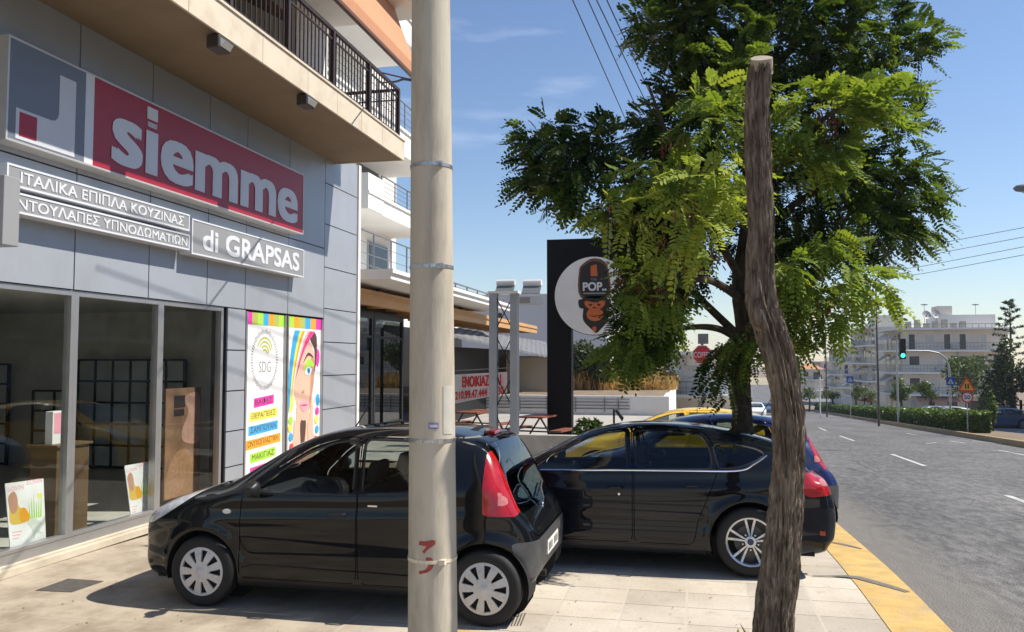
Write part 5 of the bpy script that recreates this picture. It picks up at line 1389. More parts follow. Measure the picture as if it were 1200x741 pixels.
CUTWOOD = mat('sawn_wood', (0.34, 0.29, 0.23), .9, var=.2, scale=12)

# --- tall pollarded stub in the foreground
TD = 5.55
stub = thing('tree_stub', 'tall bare weathered tree trunk sawn off at the top, in the foreground', 'tree', tuple(onD(905, 775, TD)))
tp = [(906, 800, TD), (907, 741, TD), (913, 680, TD), (920, 610, TD), (924, 540, TD), (922, 480, TD), (914, 425, TD), (902, 385, TD + .02), (892, 350, TD + .04), (891, 315, TD + .05), (893, 270, TD + .05), (891, 215, TD + .05), (888, 160, TD + .04), (888, 110, TD + .02), (892, 76, TD)]
tr = [.150, .122, .113, .104, .099, .098, .097, .097, .094, .084, .078, .076, .075, .072, .070]
pts3 = [onD(*q) for q in tp]
bark_tube('trunk', pts3, tr, BARK, stub, n=120, amp=.36, twist=.35, seg=34, ridge=10)
topc = pts3[-1]; d_ = (pts3[-1] - pts3[-2]).normalized()
q = MB(); nrm = (d_ + Vector((-.12, -.48, 0))).normalized(); a_ = nrm.cross(Vector((1, 0, 0))).normalized(); b_ = nrm.cross(a_)
ring = lambda r, o: [topc + nrm * o + (a_ * math.cos(t_) + b_ * math.sin(t_)) * r * (1 + .05 * math.sin(3 * t_ + 1)) for t_ in np.linspace(0, 2 * math.pi, 25)[:-1]]
r1 = ring(.071, .045); r2 = ring(.077, -.06)
q.add(r1 + r2, [tuple(range(24))] + [(k, (k + 1) % 24, 24 + (k + 1) % 24, 24 + k) for k in range(24)]); q.build('sawn_top', CUTWOOD, stub, keep=True)
# knot / burl where the old limb was
kb_ = [onD(905, 392, TD - .02), onD(890, 374, TD - .02), onD(886, 352, TD), onD(889, 330, TD + .03)]
bark_tube('burl', kb_, [.04, .060, .055, .03], BARK, stub, n=32, amp=.2, seg=8)

# --- the live tree behind it
tree = thing('street_tree', 'leafy green street tree with feathery leaves and brown seed pods between the parked cars', 'tree', (0.60, 10.12, 0))
bd = 9.95
lt = [Vector((0.58, 10.1, 0)), Vector((0.60, 10.1, .8)), onD(869, 470, bd), onD(868, 430, bd), onD(874, 395, bd + .05), onD(868, 330, bd + .1), onD(880, 240, bd + .15), onD(875, 150, bd + .1), onD(890, 60, bd)]
bark_tube('trunk', lt, [.155, .125, .115, .115, .11, .10, .09, .075, .05], BARK2, tree, n=40, amp=.18, seg=10)
# limbs: photo point + depth offset
LIMBS = [[(872, 400, 0), (820, 350, -.3), (770, 300, -.6), (720, 240, -.8), (660, 195, -.9)],
         [(870, 330, .1), (830, 260, -.5), (790, 180, -.9), (760, 100, -1.0)],
         [(872, 300, .1), (930, 240, .1), (1000, 210, .1), (1080, 220, .0)],
         [(876, 230, .15), (930, 150, .4), (990, 100, .5), (1060, 60, .5)],
         [(880, 200, .1), (850, 110, .2), (810, 30, .1), (780, -60, 0)],
         [(890, 60, 0), (910, -60, .1), (930, -180, .1)], [(885, 100, 0), (960, 20, .1), (1010, -80, .1)], [(885, 100, 0), (820, 0, -.4), (760, -80, -.5)],
         [(870, 390, 0), (920, 350, -.4), (970, 340, -.7), (1015, 330, -.9)],
         [(868, 350, 0), (835, 330, -1.0), (800, 330, -1.6), (770, 350, -1.9)],
         [(870, 400, 0), (840, 385, -.4), (800, 385, -.8), (760, 400, -1.1)],
         [(876, 230, .1), (930, 180, -1.0), (965, 140, -1.7), (1000, 120, -1.9)],
         [(872, 350, 0), (930, 320, -.9), (965, 330, -1.5)],
         [(874, 250, .1), (820, 200, 1.0), (780, 180, 1.6)], [(876, 220, .1), (960, 200, 1.2), (1020, 220, 1.6)]]
lb = MB()
for L_ in LIMBS:
    P_ = catmull([onD(x, y, bd + o) for x, y, o in L_], 6, closed=False)
    lb.tube(P_, list(np.linspace(.055, .012, len(P_))), 8)
lb.build('limb', BARK2, tree, smooth=True, keep=True)
# leaf clumps in photo space: x, y, rx, ry, depth offset, depth radius, count, tint (low values paint the shaded crown)
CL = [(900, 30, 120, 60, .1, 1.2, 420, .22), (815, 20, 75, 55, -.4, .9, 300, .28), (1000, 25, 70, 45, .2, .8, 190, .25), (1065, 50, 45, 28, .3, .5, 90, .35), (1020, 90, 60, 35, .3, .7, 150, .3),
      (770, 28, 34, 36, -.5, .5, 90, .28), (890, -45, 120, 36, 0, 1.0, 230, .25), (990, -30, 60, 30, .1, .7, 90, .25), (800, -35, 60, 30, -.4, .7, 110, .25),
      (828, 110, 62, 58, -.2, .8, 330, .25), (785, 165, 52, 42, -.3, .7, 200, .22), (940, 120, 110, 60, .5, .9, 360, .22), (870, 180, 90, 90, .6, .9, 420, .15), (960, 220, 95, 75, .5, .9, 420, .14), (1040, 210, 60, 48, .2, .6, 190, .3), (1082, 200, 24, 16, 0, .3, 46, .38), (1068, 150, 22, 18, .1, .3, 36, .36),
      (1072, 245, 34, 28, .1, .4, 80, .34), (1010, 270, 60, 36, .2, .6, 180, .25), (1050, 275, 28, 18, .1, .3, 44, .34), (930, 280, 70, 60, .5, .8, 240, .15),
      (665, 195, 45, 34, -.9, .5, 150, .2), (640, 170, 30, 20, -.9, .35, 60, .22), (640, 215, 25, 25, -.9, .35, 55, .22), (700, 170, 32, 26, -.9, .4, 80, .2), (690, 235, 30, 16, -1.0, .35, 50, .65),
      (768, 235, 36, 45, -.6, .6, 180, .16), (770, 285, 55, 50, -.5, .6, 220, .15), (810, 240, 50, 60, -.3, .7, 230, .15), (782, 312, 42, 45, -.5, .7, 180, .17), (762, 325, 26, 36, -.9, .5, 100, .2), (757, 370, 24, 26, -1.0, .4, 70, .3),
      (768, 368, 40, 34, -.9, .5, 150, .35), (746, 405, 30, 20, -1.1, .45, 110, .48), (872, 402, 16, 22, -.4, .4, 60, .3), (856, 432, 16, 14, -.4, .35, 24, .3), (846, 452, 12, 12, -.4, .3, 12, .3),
      # bright sprays, their sunlit look put into the leaf tint
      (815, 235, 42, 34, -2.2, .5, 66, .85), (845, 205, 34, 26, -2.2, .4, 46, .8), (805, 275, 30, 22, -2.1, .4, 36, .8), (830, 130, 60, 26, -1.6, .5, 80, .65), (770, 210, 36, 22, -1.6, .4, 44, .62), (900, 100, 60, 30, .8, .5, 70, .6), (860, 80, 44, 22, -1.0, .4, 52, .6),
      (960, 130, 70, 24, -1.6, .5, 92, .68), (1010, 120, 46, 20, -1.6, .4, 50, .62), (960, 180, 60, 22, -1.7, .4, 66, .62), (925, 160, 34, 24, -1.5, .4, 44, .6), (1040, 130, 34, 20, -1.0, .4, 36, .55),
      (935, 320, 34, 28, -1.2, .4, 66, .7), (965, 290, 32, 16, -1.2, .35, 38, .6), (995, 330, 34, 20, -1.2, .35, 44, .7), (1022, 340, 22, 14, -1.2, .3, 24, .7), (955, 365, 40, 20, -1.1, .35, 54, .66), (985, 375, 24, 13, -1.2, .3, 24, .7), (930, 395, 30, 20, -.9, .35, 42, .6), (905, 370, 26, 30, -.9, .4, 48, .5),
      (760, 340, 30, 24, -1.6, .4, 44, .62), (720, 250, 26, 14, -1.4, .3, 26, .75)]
def pinnate(parent):
    g = np.random.default_rng(5)
    base = []; ax = []; up = []; ln = []; ti = []; hang = []
    trunk_c = np.array(onD(872, 200, bd + .1))
    for (x, y, rx, ry, do, dr, n, tb) in CL:
        n = int(n * (1.5 if tb < .3 else 1.1))
        d = unit(g.normal(size=(n, 3))); r = g.random(n) ** 0.42
        px = x + rx * d[:, 0] * r; py = y + ry * d[:, 2] * r; dd = bd + do + dr * d[:, 1] * r
        # bunch the leaves on twig ends so that gaps open between the bunches
        k = max(3, n // 9); cxk = g.integers(0, n, k)
        own = g.integers(0, k, n)
        jitter = np.clip(g.normal(size=(n, 3)), -1.7, 1.7) * 0.085
        B = np.array([np.array(onD(px[cxk[o]], py[cxk[o]], dd[cxk[o]])) for o in own]) + jitter
        cen = np.array(onD(x, y, bd + do))
        out = unit(B - cen + 0.15 * g.normal(size=(n, 3)))
        dirn = unit(out * 0.8 + unit(B - trunk_c) * 0.6 + g.normal(size=(n, 3)) * 0.42 + np.array([0, 0, -0.18]))
        base.append(B); ax.append(dirn)
        ln.append((0.20 + 0.12 * g.random(n)) * (1.15 if tb > .5 else 1.0))
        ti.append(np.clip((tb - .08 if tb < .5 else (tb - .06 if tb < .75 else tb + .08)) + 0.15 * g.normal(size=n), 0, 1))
        u = unit(np.array([0.35, 0.0, 1.0]) + 0.45 * g.normal(size=(n, 3))); up.append(u)
    B = np.concatenate(base); A = np.concatenate(ax); Ln = np.concatenate(ln); T = np.concatenate(ti); U = np.concatenate(up)
    S = unit(np.cross(A, U)); Nn = np.cross(S, A)
    N = len(B); V = []; TT = []
    pairs = 8
    for i in range(pairs + 1):
        t = (i + .7) / (pairs + 1)
        c = B + A * (Ln * t)[:, None] - np.array([0, 0, 1.0]) * (0.30 * Ln * t * t)[:, None]
        ll = (Ln * 0.255 * (1 - 0.42 * abs(2 * t - 0.95) ** 1.6))[:, None]
        for s in ((-1, 1) if i < pairs else (0,)):
            if s: ld = unit(S * s + A * 0.38 - Nn * 0.22 + 0.12 * g.normal(size=(N, 3)))
            else: ld = unit(A - Nn * .1)
            wd = unit(np.cross(ld, Nn)) * ll * 0.26
            V.append(np.stack([c, c + ld * ll * .35 + wd, c + ld * ll * .8 + wd * .75, c + ld * ll * 1.04, c + ld * ll * .8 - wd * .75, c + ld * ll * .35 - wd], 1))
            TT.append(np.clip(T + 0.04 * g.normal(size=N), 0, 1))
    return np.concatenate(V), np.concatenate(TT), B, A, Ln
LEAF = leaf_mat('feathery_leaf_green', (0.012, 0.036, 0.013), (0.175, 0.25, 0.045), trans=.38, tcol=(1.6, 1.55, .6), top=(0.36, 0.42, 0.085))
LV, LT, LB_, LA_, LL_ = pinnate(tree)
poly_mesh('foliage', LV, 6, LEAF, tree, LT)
# twigs carrying the leaves (thin, only where leaves start)
tw = MB(); g_ = np.random.default_rng(8)
for i in g_.choice(len(LB_), 700, replace=False):
    p = Vector(LB_[i]); a = Vector(LA_[i]); e = p - a * .22 + Vector(g_.normal(size=3) * .05)
    tw.tube([e, p, p + a * LL_[i] * .8 - Vector((0, 0, .15 * LL_[i]))], [.004, .003, .0015], 4, caps=False)
tw.build('twig', BARK2, tree, keep=True)
# dry brown seed pods hanging in bunches
PODC = [(800, 285, -2.0), (815, 310, -1.9), (805, 265, -2.1), (830, 300, -1.8), (720, 245, -1.4), (745, 225, -1.4), (970, 135, -1.7), (975, 150, -1.7), (790, 170, -1.5), (775, 340, -1.6), (790, 330, -1.6), (760, 335, -1.6), (925, 350, -1.2), (950, 365, -1.2), (915, 375, -1.0), (985, 350, -1.2), (855, 432, -.5), (785, 290, -2.0), (905, 390, -.9), (740, 330, -1.2), (810, 245, -2.2)]
pv_ = []; g = np.random.default_rng(12)
for (x, y, o) in PODC:
    for k in range(44):
        c = np.array(onD(x + g.normal() * 11, y + g.normal() * 10, bd + o + g.normal() * .10)); d = unit(np.array([g.normal() * .35, g.normal() * .35, -1.0])); s = unit(np.cross(d, g.normal(size=3)))
        L1 = .06 + .03 * g.random(); w = s * .0085
        pv_.append([c, c + d * L1 * .3 + w, c + d * L1 * .8 + w, c + d * L1, c + d * L1 * .8 - w, c + d * L1 * .3 - w])
PODM = leaf_mat('dry_seed_pod', (0.09, 0.035, 0.025), (0.22, 0.10, 0.065), trans=.3, tcol=(1.3, .9, .6))
for k in range(len(PODC)): poly_mesh('seed_pods', np.array(pv_[44 * k:44 * k + 44]), 6, PODM, tree, g.random(44))

# fallen leaflets and scraps on the pavement
g = np.random.default_rng(77); n = 170
xy = np.stack([-5.8 + 7.1 * g.random(n), 5.6 + 4.2 * g.random(n) ** 1.2], 1); an = g.random(n) * 6.3; L1 = .007 + .012 * g.random(n)
zz = np.array([pz(y) for y in xy[:, 1]]) + .007
C3 = np.stack([xy[:, 0], xy[:, 1], zz], 1); u = np.stack([np.cos(an), np.sin(an), .15 * g.normal(size=n)], 1) * L1[:, None]; v = np.stack([-np.sin(an), np.cos(an), .1 * g.normal(size=n)], 1) * (L1 * .45)[:, None]
LITTER = leaf_mat('leaf_litter', (.10, .065, .03), (.26, .20, .08), trans=.2)
tag(poly_mesh('leaf_litter', np.stack([C3 - u, C3 - v, C3 + u, C3 + v], 1), 4, LITTER, None, g.random(n)), kind='stuff')

# weeds at the foot of the stub
WEED = leaf_mat('dry_weed', (0.10, 0.10, 0.03), (0.26, 0.22, 0.10), trans=.35)
def grass_tuft(cx, cy, cz, r, n, h, seed, m, name, label, cat='plant'):
    g = np.random.default_rng(seed); V = []
    for k in range(n):
        b = np.array([cx + g.normal() * r, cy + g.normal() * r, cz]); d = np.array([g.normal() * .35, g.normal() * .35, 1.0]); hh = h * (.4 + .8 * g.random()); s = unit(np.cross(d, g.normal(size=3))) * (.0012 + .001 * g.random())
        V.append([b - s, b + s, b + d * hh * .6 + s * .6, b + d * hh + np.array([g.normal() * .03, g.normal() * .03, 0])])
    o = poly_mesh(name, np.array(V), 4, m, None, g.random(n))
    return o
b0 = onZ(905, 790, 0)
o = grass_tuft(b0.x + .04, b0.y + .10, 0.0, .15, 420, .17, 3, WEED, 'weeds', ''); tag(o, kind='stuff')
# ------------------------------------------------------------------ concrete utility pole
PD = 5.45
POLEC = mat('smooth_pole_concrete', (0.47, 0.425, 0.345), .8, var=.09, scale=2.2, bump=.12, bscale=45, dirt=(0.235, 0.20, 0.155), dirt_amt=.75, dirt_scale=4.5, stretch=(1, 1, .22))
pb_ = onD(507, 830, PD); pb_.z = -0.02
pole = thing('utility_pole', 'round pale concrete utility pole with steel bands and a red painted 3', 'pole', (pb_.x, pb_.y, 0))
pt_ = onD(505, 0, PD); ax_ = (pt_ - pb_)
rb = 29.5 * PD / FPX; rtp = 22.3 * PD / FPX
def pole_at(px_y):
    p = onD(506, px_y, PD); t = (p.z - pb_.z) / (pt_.z - pb_.z); return pb_ + ax_ * t, rb + (rtp - rb) * max(t, 0)
q = MB(); pts = [pb_ + ax_ * t for t in np.linspace(0, 1.75, 40)]; q.tube(pts, [rb + (rtp - rb) * t for t in np.linspace(0, 1.75, 40)], 48); q.build('shaft', POLEC, pole, smooth=True, keep=True)
STEELB = mat('galvanised_band', (0.50, 0.51, 0.52), .35, metal=.8, var=.2, scale=20, dirt=(.15, .11, .08), dirt_amt=.8, dirt_scale=30)
for y in (197, 314, 515, 653):
    c, r = pole_at(y); q = MB()
    m_ = STEELB if y != 653 else mat('cream_strap', (.62, .55, .42), .6, var=.2, scale=20, dirt=(.2, .16, .12), dirt_amt=.6, dirt_scale=30)
    q.lathe([(r + .001, -.011), (r + .004, -.011), (r + .004, .011), (r + .001, .011)], c, 'Z', 48)
    q.box((c.x + r * .55, c.y - r * .92, c.z - .016), (c.x + r * .80, c.y - r * .62, c.z + .016)); q.build('steel_band', m_, pole, keep=True)
# things stuck on the shaft: curved patches
def curved(name, px0, px1, py0, py1, m, lift=.002, poly=None, nseg=10):
    c0, r0 = pole_at((py0 + py1) / 2)
    def P(px, py):
        c, r = pole_at(py); dr = ray(px, py); o = Vector(_C); d = Vector(dr)
        # intersect ray with the cylinder of radius r around the axis
        a = d.x ** 2 + d.y ** 2; ox, oy = o.x - c.x, o.y - c.y; b = 2 * (ox * d.x + oy * d.y); cc = ox * ox + oy * oy - (r + lift) ** 2
        disc = max(b * b - 4 * a * cc, 0); t = (-b - math.sqrt(disc)) / (2 * a); return o + d * t
    q = MB()
    if poly:
        vs = [P(*p) for p in poly]; h = len(vs) // 2
        fs = [(i, i + 1, 2 * h - 2 - i, 2 * h - 1 - i) for i in range(h - 1)]
        q.add(vs, fs)
    else:
        for i in range(nseg):
            xa = px0 + (px1 - px0) * i / nseg; xb = px0 + (px1 - px0) * (i + 1) / nseg; ns = 4
            for j in range(ns):
                ya = py0 + (py1 - py0) * j / ns; yb_ = py0 + (py1 - py0) * (j + 1) / ns
                q.quad(P(xa, ya), P(xb, ya), P(xb, yb_), P(xa, yb_))
    return q.build(name, m, pole, keep=True)
curved('sticker', 502, 514, 495.5, 503, mat('violet_sticker', (.20, .18, .36), .5, var=.3, scale=60), .003)
curved('sticker_print', 503.5, 512.5, 498, 501, mat('sticker_print', (.55, .54, .62), .5), .005)
curved('paper_remnant', 519.5, 530, 452, 509, mat('old_paper', (.47, .45, .40), .8, var=.08, scale=12), .003)
RP = mat('red_spray_paint', (.30, .045, .04), .7, var=.25, scale=40)
def stroke(pts, w):
    L_ = catmull(pts, 5, closed=False); a = []; b = []
    for i, p in enumerate(L_):
        d = unit(L_[min(i + 1, len(L_) - 1)] - L_[max(i - 1, 0)]); n_ = np.array([-d[1], d[0]]); ww = w * (0.55 + .45 * math.sin(math.pi * min(1, i / len(L_) * 1.1 + .1)))
        a.append(tuple(p + n_ * ww)); b.append(tuple(p - n_ * ww))
    return a + b[::-1]
curved('painted_numeral', 0, 0, 635, 650, RP, .003, stroke([(491, 636.5), (500, 637.5), (508, 636), (502, 641), (496, 648)], 3.1))
curved('painted_numeral', 0, 0, 652, 672, RP, .003, stroke([(499, 656), (504, 657), (505, 663), (500, 669), (491, 671.5)], 3.2))

# ------------------------------------------------------------------ white apartment building beyond the shop
wb = thing('white_apartment_building', 'white stepped apartment building with metal railed balconies behind the silver shop', 'building', (-11, 20, 0))
def wbuild(q, n, m, par=None, **k): return q.build(n, m, par or wb, keep=True, **k)
q = MB(); q.box((-22, 19.5, 0), (-11.6, 31, 13)); q.box((-22, 31, 0), (-11.6, 40, 3.8)); wbuild(q, 'wall', WHITEP)
STEEL = mat('brushed_steel_rail', (.22, .22, .23), .4, metal=.6, var=.1)
def rail_y(q, x, y0, y1, z0, z1, step=1.25, bars=4, r=.018):
    y = y0
    while y <= y1: q.cyl((x, y, z0), (x, y, z1), r * 1.3, 6); y += step
    q.cyl((x, y0, z1), (x, y1, z1), r * 1.4, 6)
    for k in range(bars): z = z0 + .1 + (z1 - z0 - .1) * k / bars; q.cyl((x, y0, z), (x, y1, z), r * .6, 5)
    return q
def slab(name, x, y0, y1, zb_, zt_, end_par=None, rail=None):
    q = MB(); q.box((-12, y0, zb_), (x, y1, zt_)); q.box((x - .05, y0 - .03, zt_ - .09), (x + .06, y1, zt_)); o = wbuild(q, 'balcony', WHITEP)
    if rail: r_ = MB(); rail_y(r_, rail[0], rail[1], y1, zt_, rail[2]); r_.build('railing', STEEL, o, keep=True)
    if end_par: e_ = MB(); e_.box((x - 1.6, y0 - .02, zb_ + .02), (x + .02, y0 + end_par[0], end_par[1])); e_.build('parapet', WHITEP, o, keep=True)
    return o
p1 = onX(458, 315, -6.5); p1b = onX(458, 327, -6.5)
s1_ = slab('s1', -6.5, p1.y, 29.5, p1b.z, p1.z, rail=None)
r_ = MB(); rail_y(r_, -8.0, p1.y + .2, 25.5, p1.z, onX(421, 268, -8).z); r_.build('railing', STEEL, s1_, keep=True)
r_ = MB(); rail_y(r_, -6.7, p1.y + 2, 29.3, p1.z, p1.z + .2, bars=1); r_.build('roof_rail', STEEL, s1_, keep=True)
p2 = onX(443, 250, -10.0); p2t = onX(444, 232, -10); pe = onX(431, 202, -10)
slab('s2', -10.0, onX(431, 240, -10).y, 30.5, p2.z, onX(449, 232, -10).z, end_par=(onX(449, 240, -10).y - onX(431, 240, -10).y, pe.z), rail=(-10.05, onX(449, 215, -10).y, onX(449, 206, -10).z))
p3 = onX(478, 186, -9.6)
slab('s3', -9.6, 19.0, 29.5, p3.z, p3.z + .9, rail=(-9.7, 19.2, p3.z + 1.9))
slab('s4', -9.2, 18.5, 27.5, p3.z + 3.6, p3.z + 4.5, rail=(-9.3, 19, p3.z + 5.5))
for k, (z, ys_) in enumerate(((4.25, (21.5, 25, 28)), (7.3, (22, 27)))):
    for y in ys_:
        w = MB(); w.box((-11.62, y, z), (-11.52, y + 1.9, z + 2.2)); f = wbuild(w, 'window', ALU); w = MB(); w.box((-11.52, y + .06, z + .06), (-11.50, y + 1.84, z + 2.14)); w.build('pane', mat('dark_pane', (.05, .055, .06), .1, var=.1), f, keep=True)
# ------------------------------------------------------------------ cafe at its foot
WOODO = mat('varnished_pine', (.55, .30, .11), .5, var=.15, scale=3, stretch=(4, .3, 4))
BLACKM = mat('black_metal', (.012, .012, .013), .5, var=.1)
cf = thing('cafe_front', 'dark glazed cafe front with black frames under the wooden canopy', 'building', (-8, 18, 0))
def cbuild(q, n, m, par=None, **k): return q.build(n, m, par or cf, keep=True, **k)
yA = onX(421, 400, -8.0).y
q = MB(); q.box((-11.5, 15.2, 0), (-11.4, 40, 3.4)); q.box((-11.5, 15.1, 3.3), (-8.2, 22, 3.5)); cbuild(q, 'wall', BLACKM)
q = MB(); q.box((-11.4, 15.3, .02), (-8, 40, .04)); cbuild(q, 'floor', mat('dark_floor', (.05, .05, .05), .5))
for i in range(3):
    a = 15.3 + i * 2.25; b = a + 2.2
    f = MB(); f.box((-8.06, a, .05), (-7.98, a + .10, 3.3)); f.box((-8.06, b - .10, .05), (-7.98, b, 3.3)); f.box((-8.06, a + .1, 3.12), (-7.98, b - .1, 3.3)); f.box((-8.06, a + .1, .05), (-7.98, b - .1, .40)); f.box((-8.05, a + .1, 2.62), (-7.99, b - .1, 2.68))
    fr = cbuild(f, 'window', BLACKM); p_ = MB(); p_.box((-8.03, a + .1, .4), (-8.02, b - .1, 3.12)); p_.build('pane', glass('cafe_glass', (.35, .38, .36), boost=1.2), fr, keep=True)
pg = thing('wooden_canopy', 'orange brown timber canopy beam with rafters along the white building', 'canopy', (-7.5, 20, 3.4))
q = MB(); ya = 15.6; yb_ = onX(628, 381, -7.5).y
q.box((-7.56, ya, 3.36), (-7.44, yb_, 3.72)); q.build('beam', WOODO, pg, keep=True)
q = MB(); y = ya + .3
while y < yb_: q.box((-9.4, y, 3.38), (-7.56, y + .09, 3.56)); y += 1.3
q.box((-9.4, ya, 3.57), (-7.4, yb_, 3.60)); q.build('rafter', WOODO, pg, keep=True)
q = MB()
for y in (17.2, 19.4, 27, 33): q.box((-7.9, y, 3.6), (-7.7, y + .15, 4.0))
q.build('post', BLACKM, pg, keep=True)
cr_ = thing('sloping_roof', 'sloping dark grey corrugated roof over the cafe yard', 'roof', (-7, 28, 2.5))
A = onX(484, 377, -7.62); B = onX(640, 401, -7.62); C_ = onY(643, 418, 34); A2 = onX(489, 384, -7.5)
n = 40; vs = []; q = MB()
for i in range(n + 1):
    t = i / n; u = A.lerp(B, t); l_ = A2.lerp(C_, t); dz = .03 if i % 2 else 0
    vs += [u + Vector((0, 0, dz)), l_ + Vector((0, 0, dz)), u + Vector((0, 0, dz - .08)), l_ + Vector((0, 0, dz - .08))]
for i in range(n):
    a = i * 4; b = a + 4
    q.add([vs[a], vs[a + 1], vs[b + 1], vs[b]], [(0, 1, 2, 3)]); q.add([vs[a + 2], vs[a + 3], vs[b + 3], vs[b + 2]], [(0, 1, 2, 3)]); q.add([vs[a + 1], vs[a + 3], vs[b + 3], vs[b + 1]], [(0, 1, 2, 3)])
q.build('sheet', mat('grey_roofing', (.14, .145, .155), .8, var=.2, scale=1.5), cr_, keep=True)
q = MB(); q.box((-7.9, 22.5, 0), (-7.82, 36, 2.5)); q.cyl(tuple(A2), (A2.x, A2.y, 0), .05, 8); q.cyl((C_.x, C_.y, C_.z - .05), (C_.x, C_.y, 0), .05, 8); q.build('back_screen', BLACKM, cr_, keep=True)
# beige yard wall
bw = thing('yard_wall', 'plain beige wall at the end of the cafe yard beside the black sign', 'wall', (-6, 34.5, 0))
a = onY(603, 420, 34.5); b = onY(648, 420, 34.5); q = MB(); q.box((-9, 34.4, 0), (b.x, 34.6, a.z)); q.build('wall', mat('beige_wall', (.52, .47, .38), .9, var=.04), bw, keep=True)
q = MB(); q.box((-9, 34.38, a.z), (b.x + .02, 34.62, a.z + .10)); q.build('coping', CONC, bw, keep=True)
# white retaining wall with a rail
rw_ = thing('white_wall', 'low white retaining wall with grey horizontal rails behind the taxi', 'wall', (-3, 30, 0))
a = onY(606, 463, 31.0); b = onY(784, 463, 31.0)
q = MB(); q.box((a.x - 6, 30.9, -1.8), (b.x, 31.1, a.z)); q.box((b.x - .2, 31.1, -1.8), (b.x, 44, a.z)); q.build('wall', WHITEP, rw_, keep=True)
q = MB()
for z in (a.z - .12, a.z - .24, a.z - .36, a.z - .48): q.cyl((a.x - 6, 30.86, z), (onY(738, 470, 31).x, 30.86, z), .02, 6)
for px in (610, 642, 675, 709, 725): x = onY(px, 470, 31).x; q.cyl((x, 30.86, a.z - .6), (x, 30.86, a.z - .05), .02, 6)
q.build('rail', STEEL, rw_, keep=True)
ter = MB(); ter.quad((-40, 31.1, a.z - .03), (b.x - .1, 31.1, a.z - .03), (b.x - .1, 80, a.z + .4), (-40, 80, a.z + .4)); struct(ter.build('terrace', SOIL))
# banner
bn_ = thing('banner', 'white for-rent banner with red Greek lettering hung behind the steel lattice posts', 'banner', tuple(onD(560, 470, 21)))
BD = 21.0
c4 = [onD(518, 440, BD + .6), onD(594, 436, BD), onD(594, 461, BD), onD(518, 476, BD + .6)]
ux = (c4[1] - c4[0]); n_ = ux.cross(Vector((0, 0, 1))).normalized() * -1
q = MB(); nn = 16
for i in range(nn):
    t0, t1 = i / nn, (i + 1) / nn
    w0 = n_ * .05 * math.sin(t0 * 9); w1 = n_ * .05 * math.sin(t1 * 9)
    q.quad(c4[0].lerp(c4[1], t0) + w0, c4[0].lerp(c4[1], t1) + w1, c4[3].lerp(c4[2], t1) + w1, c4[3].lerp(c4[2], t0) + w0)
q.build('cloth', PC['white'], bn_, keep=True)
REDINK = mat('banner_red', (.62, .03, .04), .6)
off = n_ * -.07
if off.y > 0: off = -off
def btext(txt, xa, ya_, xb, yb2, h):
    o_ = onD(xa, ya_, BD + .6 - .6 * (xa - 518) / 76) + off; e_ = onD(xb, yb2, BD + .6 - .6 * (xb - 518) / 76) + off
    letter(txt, o_, e_ - o_, EZ, (e_ - o_).length, h, REDINK, bn_, bold=.02, thick=.004)
btext('ΕΝΟΙΚΙΑΖΕΤΑΙ', 543, 454, 588, 451, .27); btext('210.99.47.444 - 2130', 535, 468.5, 591, 462, .20)
q = MB(); q.cyl(c4[0], c4[3] - Vector((0, 0, .8)), .025, 6); q.cyl(c4[0] + Vector((0, 0, .1)), c4[1] + Vector((0, 0, .1)), .01, 5); q.build('cord', STEEL, bn_, keep=True)
# steel lattice posts
GD = 18.6
lp = thing('lattice_frame', 'blue grey steel twin post frame with crossed bracing beside the concrete pole', 'frame', tuple(onZ(590, 530, 0)))
GREYP = mat('blue_grey_steel_paint', (.31, .34, .37), .55, var=.08, scale=3)
gA, gB = onD(578.5, 420, GD), onD(603, 420, GD); ztop = onD(590, 344, GD).z
for p in (gA, gB):
    q = MB(); q.box((p.x - .09, p.y - .08, 0), (p.x + .09, p.y - .065, ztop)); q.box((p.x - .09, p.y + .065, 0), (p.x + .09, p.y + .08, ztop)); q.box((p.x - .012, p.y - .065, 0), (p.x + .012, p.y + .065, ztop)); q.box((p.x - .16, p.y - .15, 0), (p.x + .16, p.y + .15, .02)); q.build('post', GREYP, lp, keep=True)
q = MB(); q.box((gA.x - .12, gA.y - .1, ztop), (gB.x + .12, gB.y + .1, ztop + .05)); q.build('cap', WHITEP, lp, keep=True)
q = MB(); nX = 4; hh = ztop / nX
for i in range(nX):
    z = i * hh
    q.cyl((gA.x + .02, gA.y, z + .03), (gB.x - .02, gB.y, z + hh - .03), .014, 6); q.cyl((gA.x + .02, gA.y + .02, z + hh - .03), (gB.x - .02, gB.y + .02, z + .03), .014, 6)
q.build('bracing', BLACKM, lp, keep=True)
# black pylon sign with moon disc
SD = 19.6
ps = thing('pylon_sign', 'tall black bar sign with a white moon disc and an ape in a hat', 'sign', tuple(onZ(655, 525, 0)))
Yp = onD(655, 420, SD).y
def sp_(px, py): p = onY(px, py, Yp); return (p.x, p.z)
xl = sp_(641, 400)[0]; xr = sp_(669.5, 420)[0]; zt3 = sp_(641, 281)[1]; xr2 = sp_(757, 300)[0]; zarm = sp_(700, 330)[1]
q = MB(); q.box((xl, Yp, 0), (xr, Yp + .35, zarm)); q.box((xl, Yp, zarm), (xr2, Yp + .35, zt3)); q.box((xl + .02, Yp + .02, zarm - .9), (sp_(735, 330)[0], Yp + .3, zarm)); q.build('body', mat('satin_black_panel', (.005, .005, .006), .6, var=.1, spec=.2), ps, keep=True, bevel=.01)
cx_, cz_ = sp_(696, 347); R = abs(sp_(742, 347)[0] - cx_)
def disc(name, r, y0, y1, m): q = MB(); q.prism([(cx_ + r * math.cos(t_), cz_ + r * math.sin(t_)) for t_ in np.linspace(0, 2 * math.pi, 65)[:-1]], 'Y', y0, y1); return q.build(name, m, ps, keep=True)
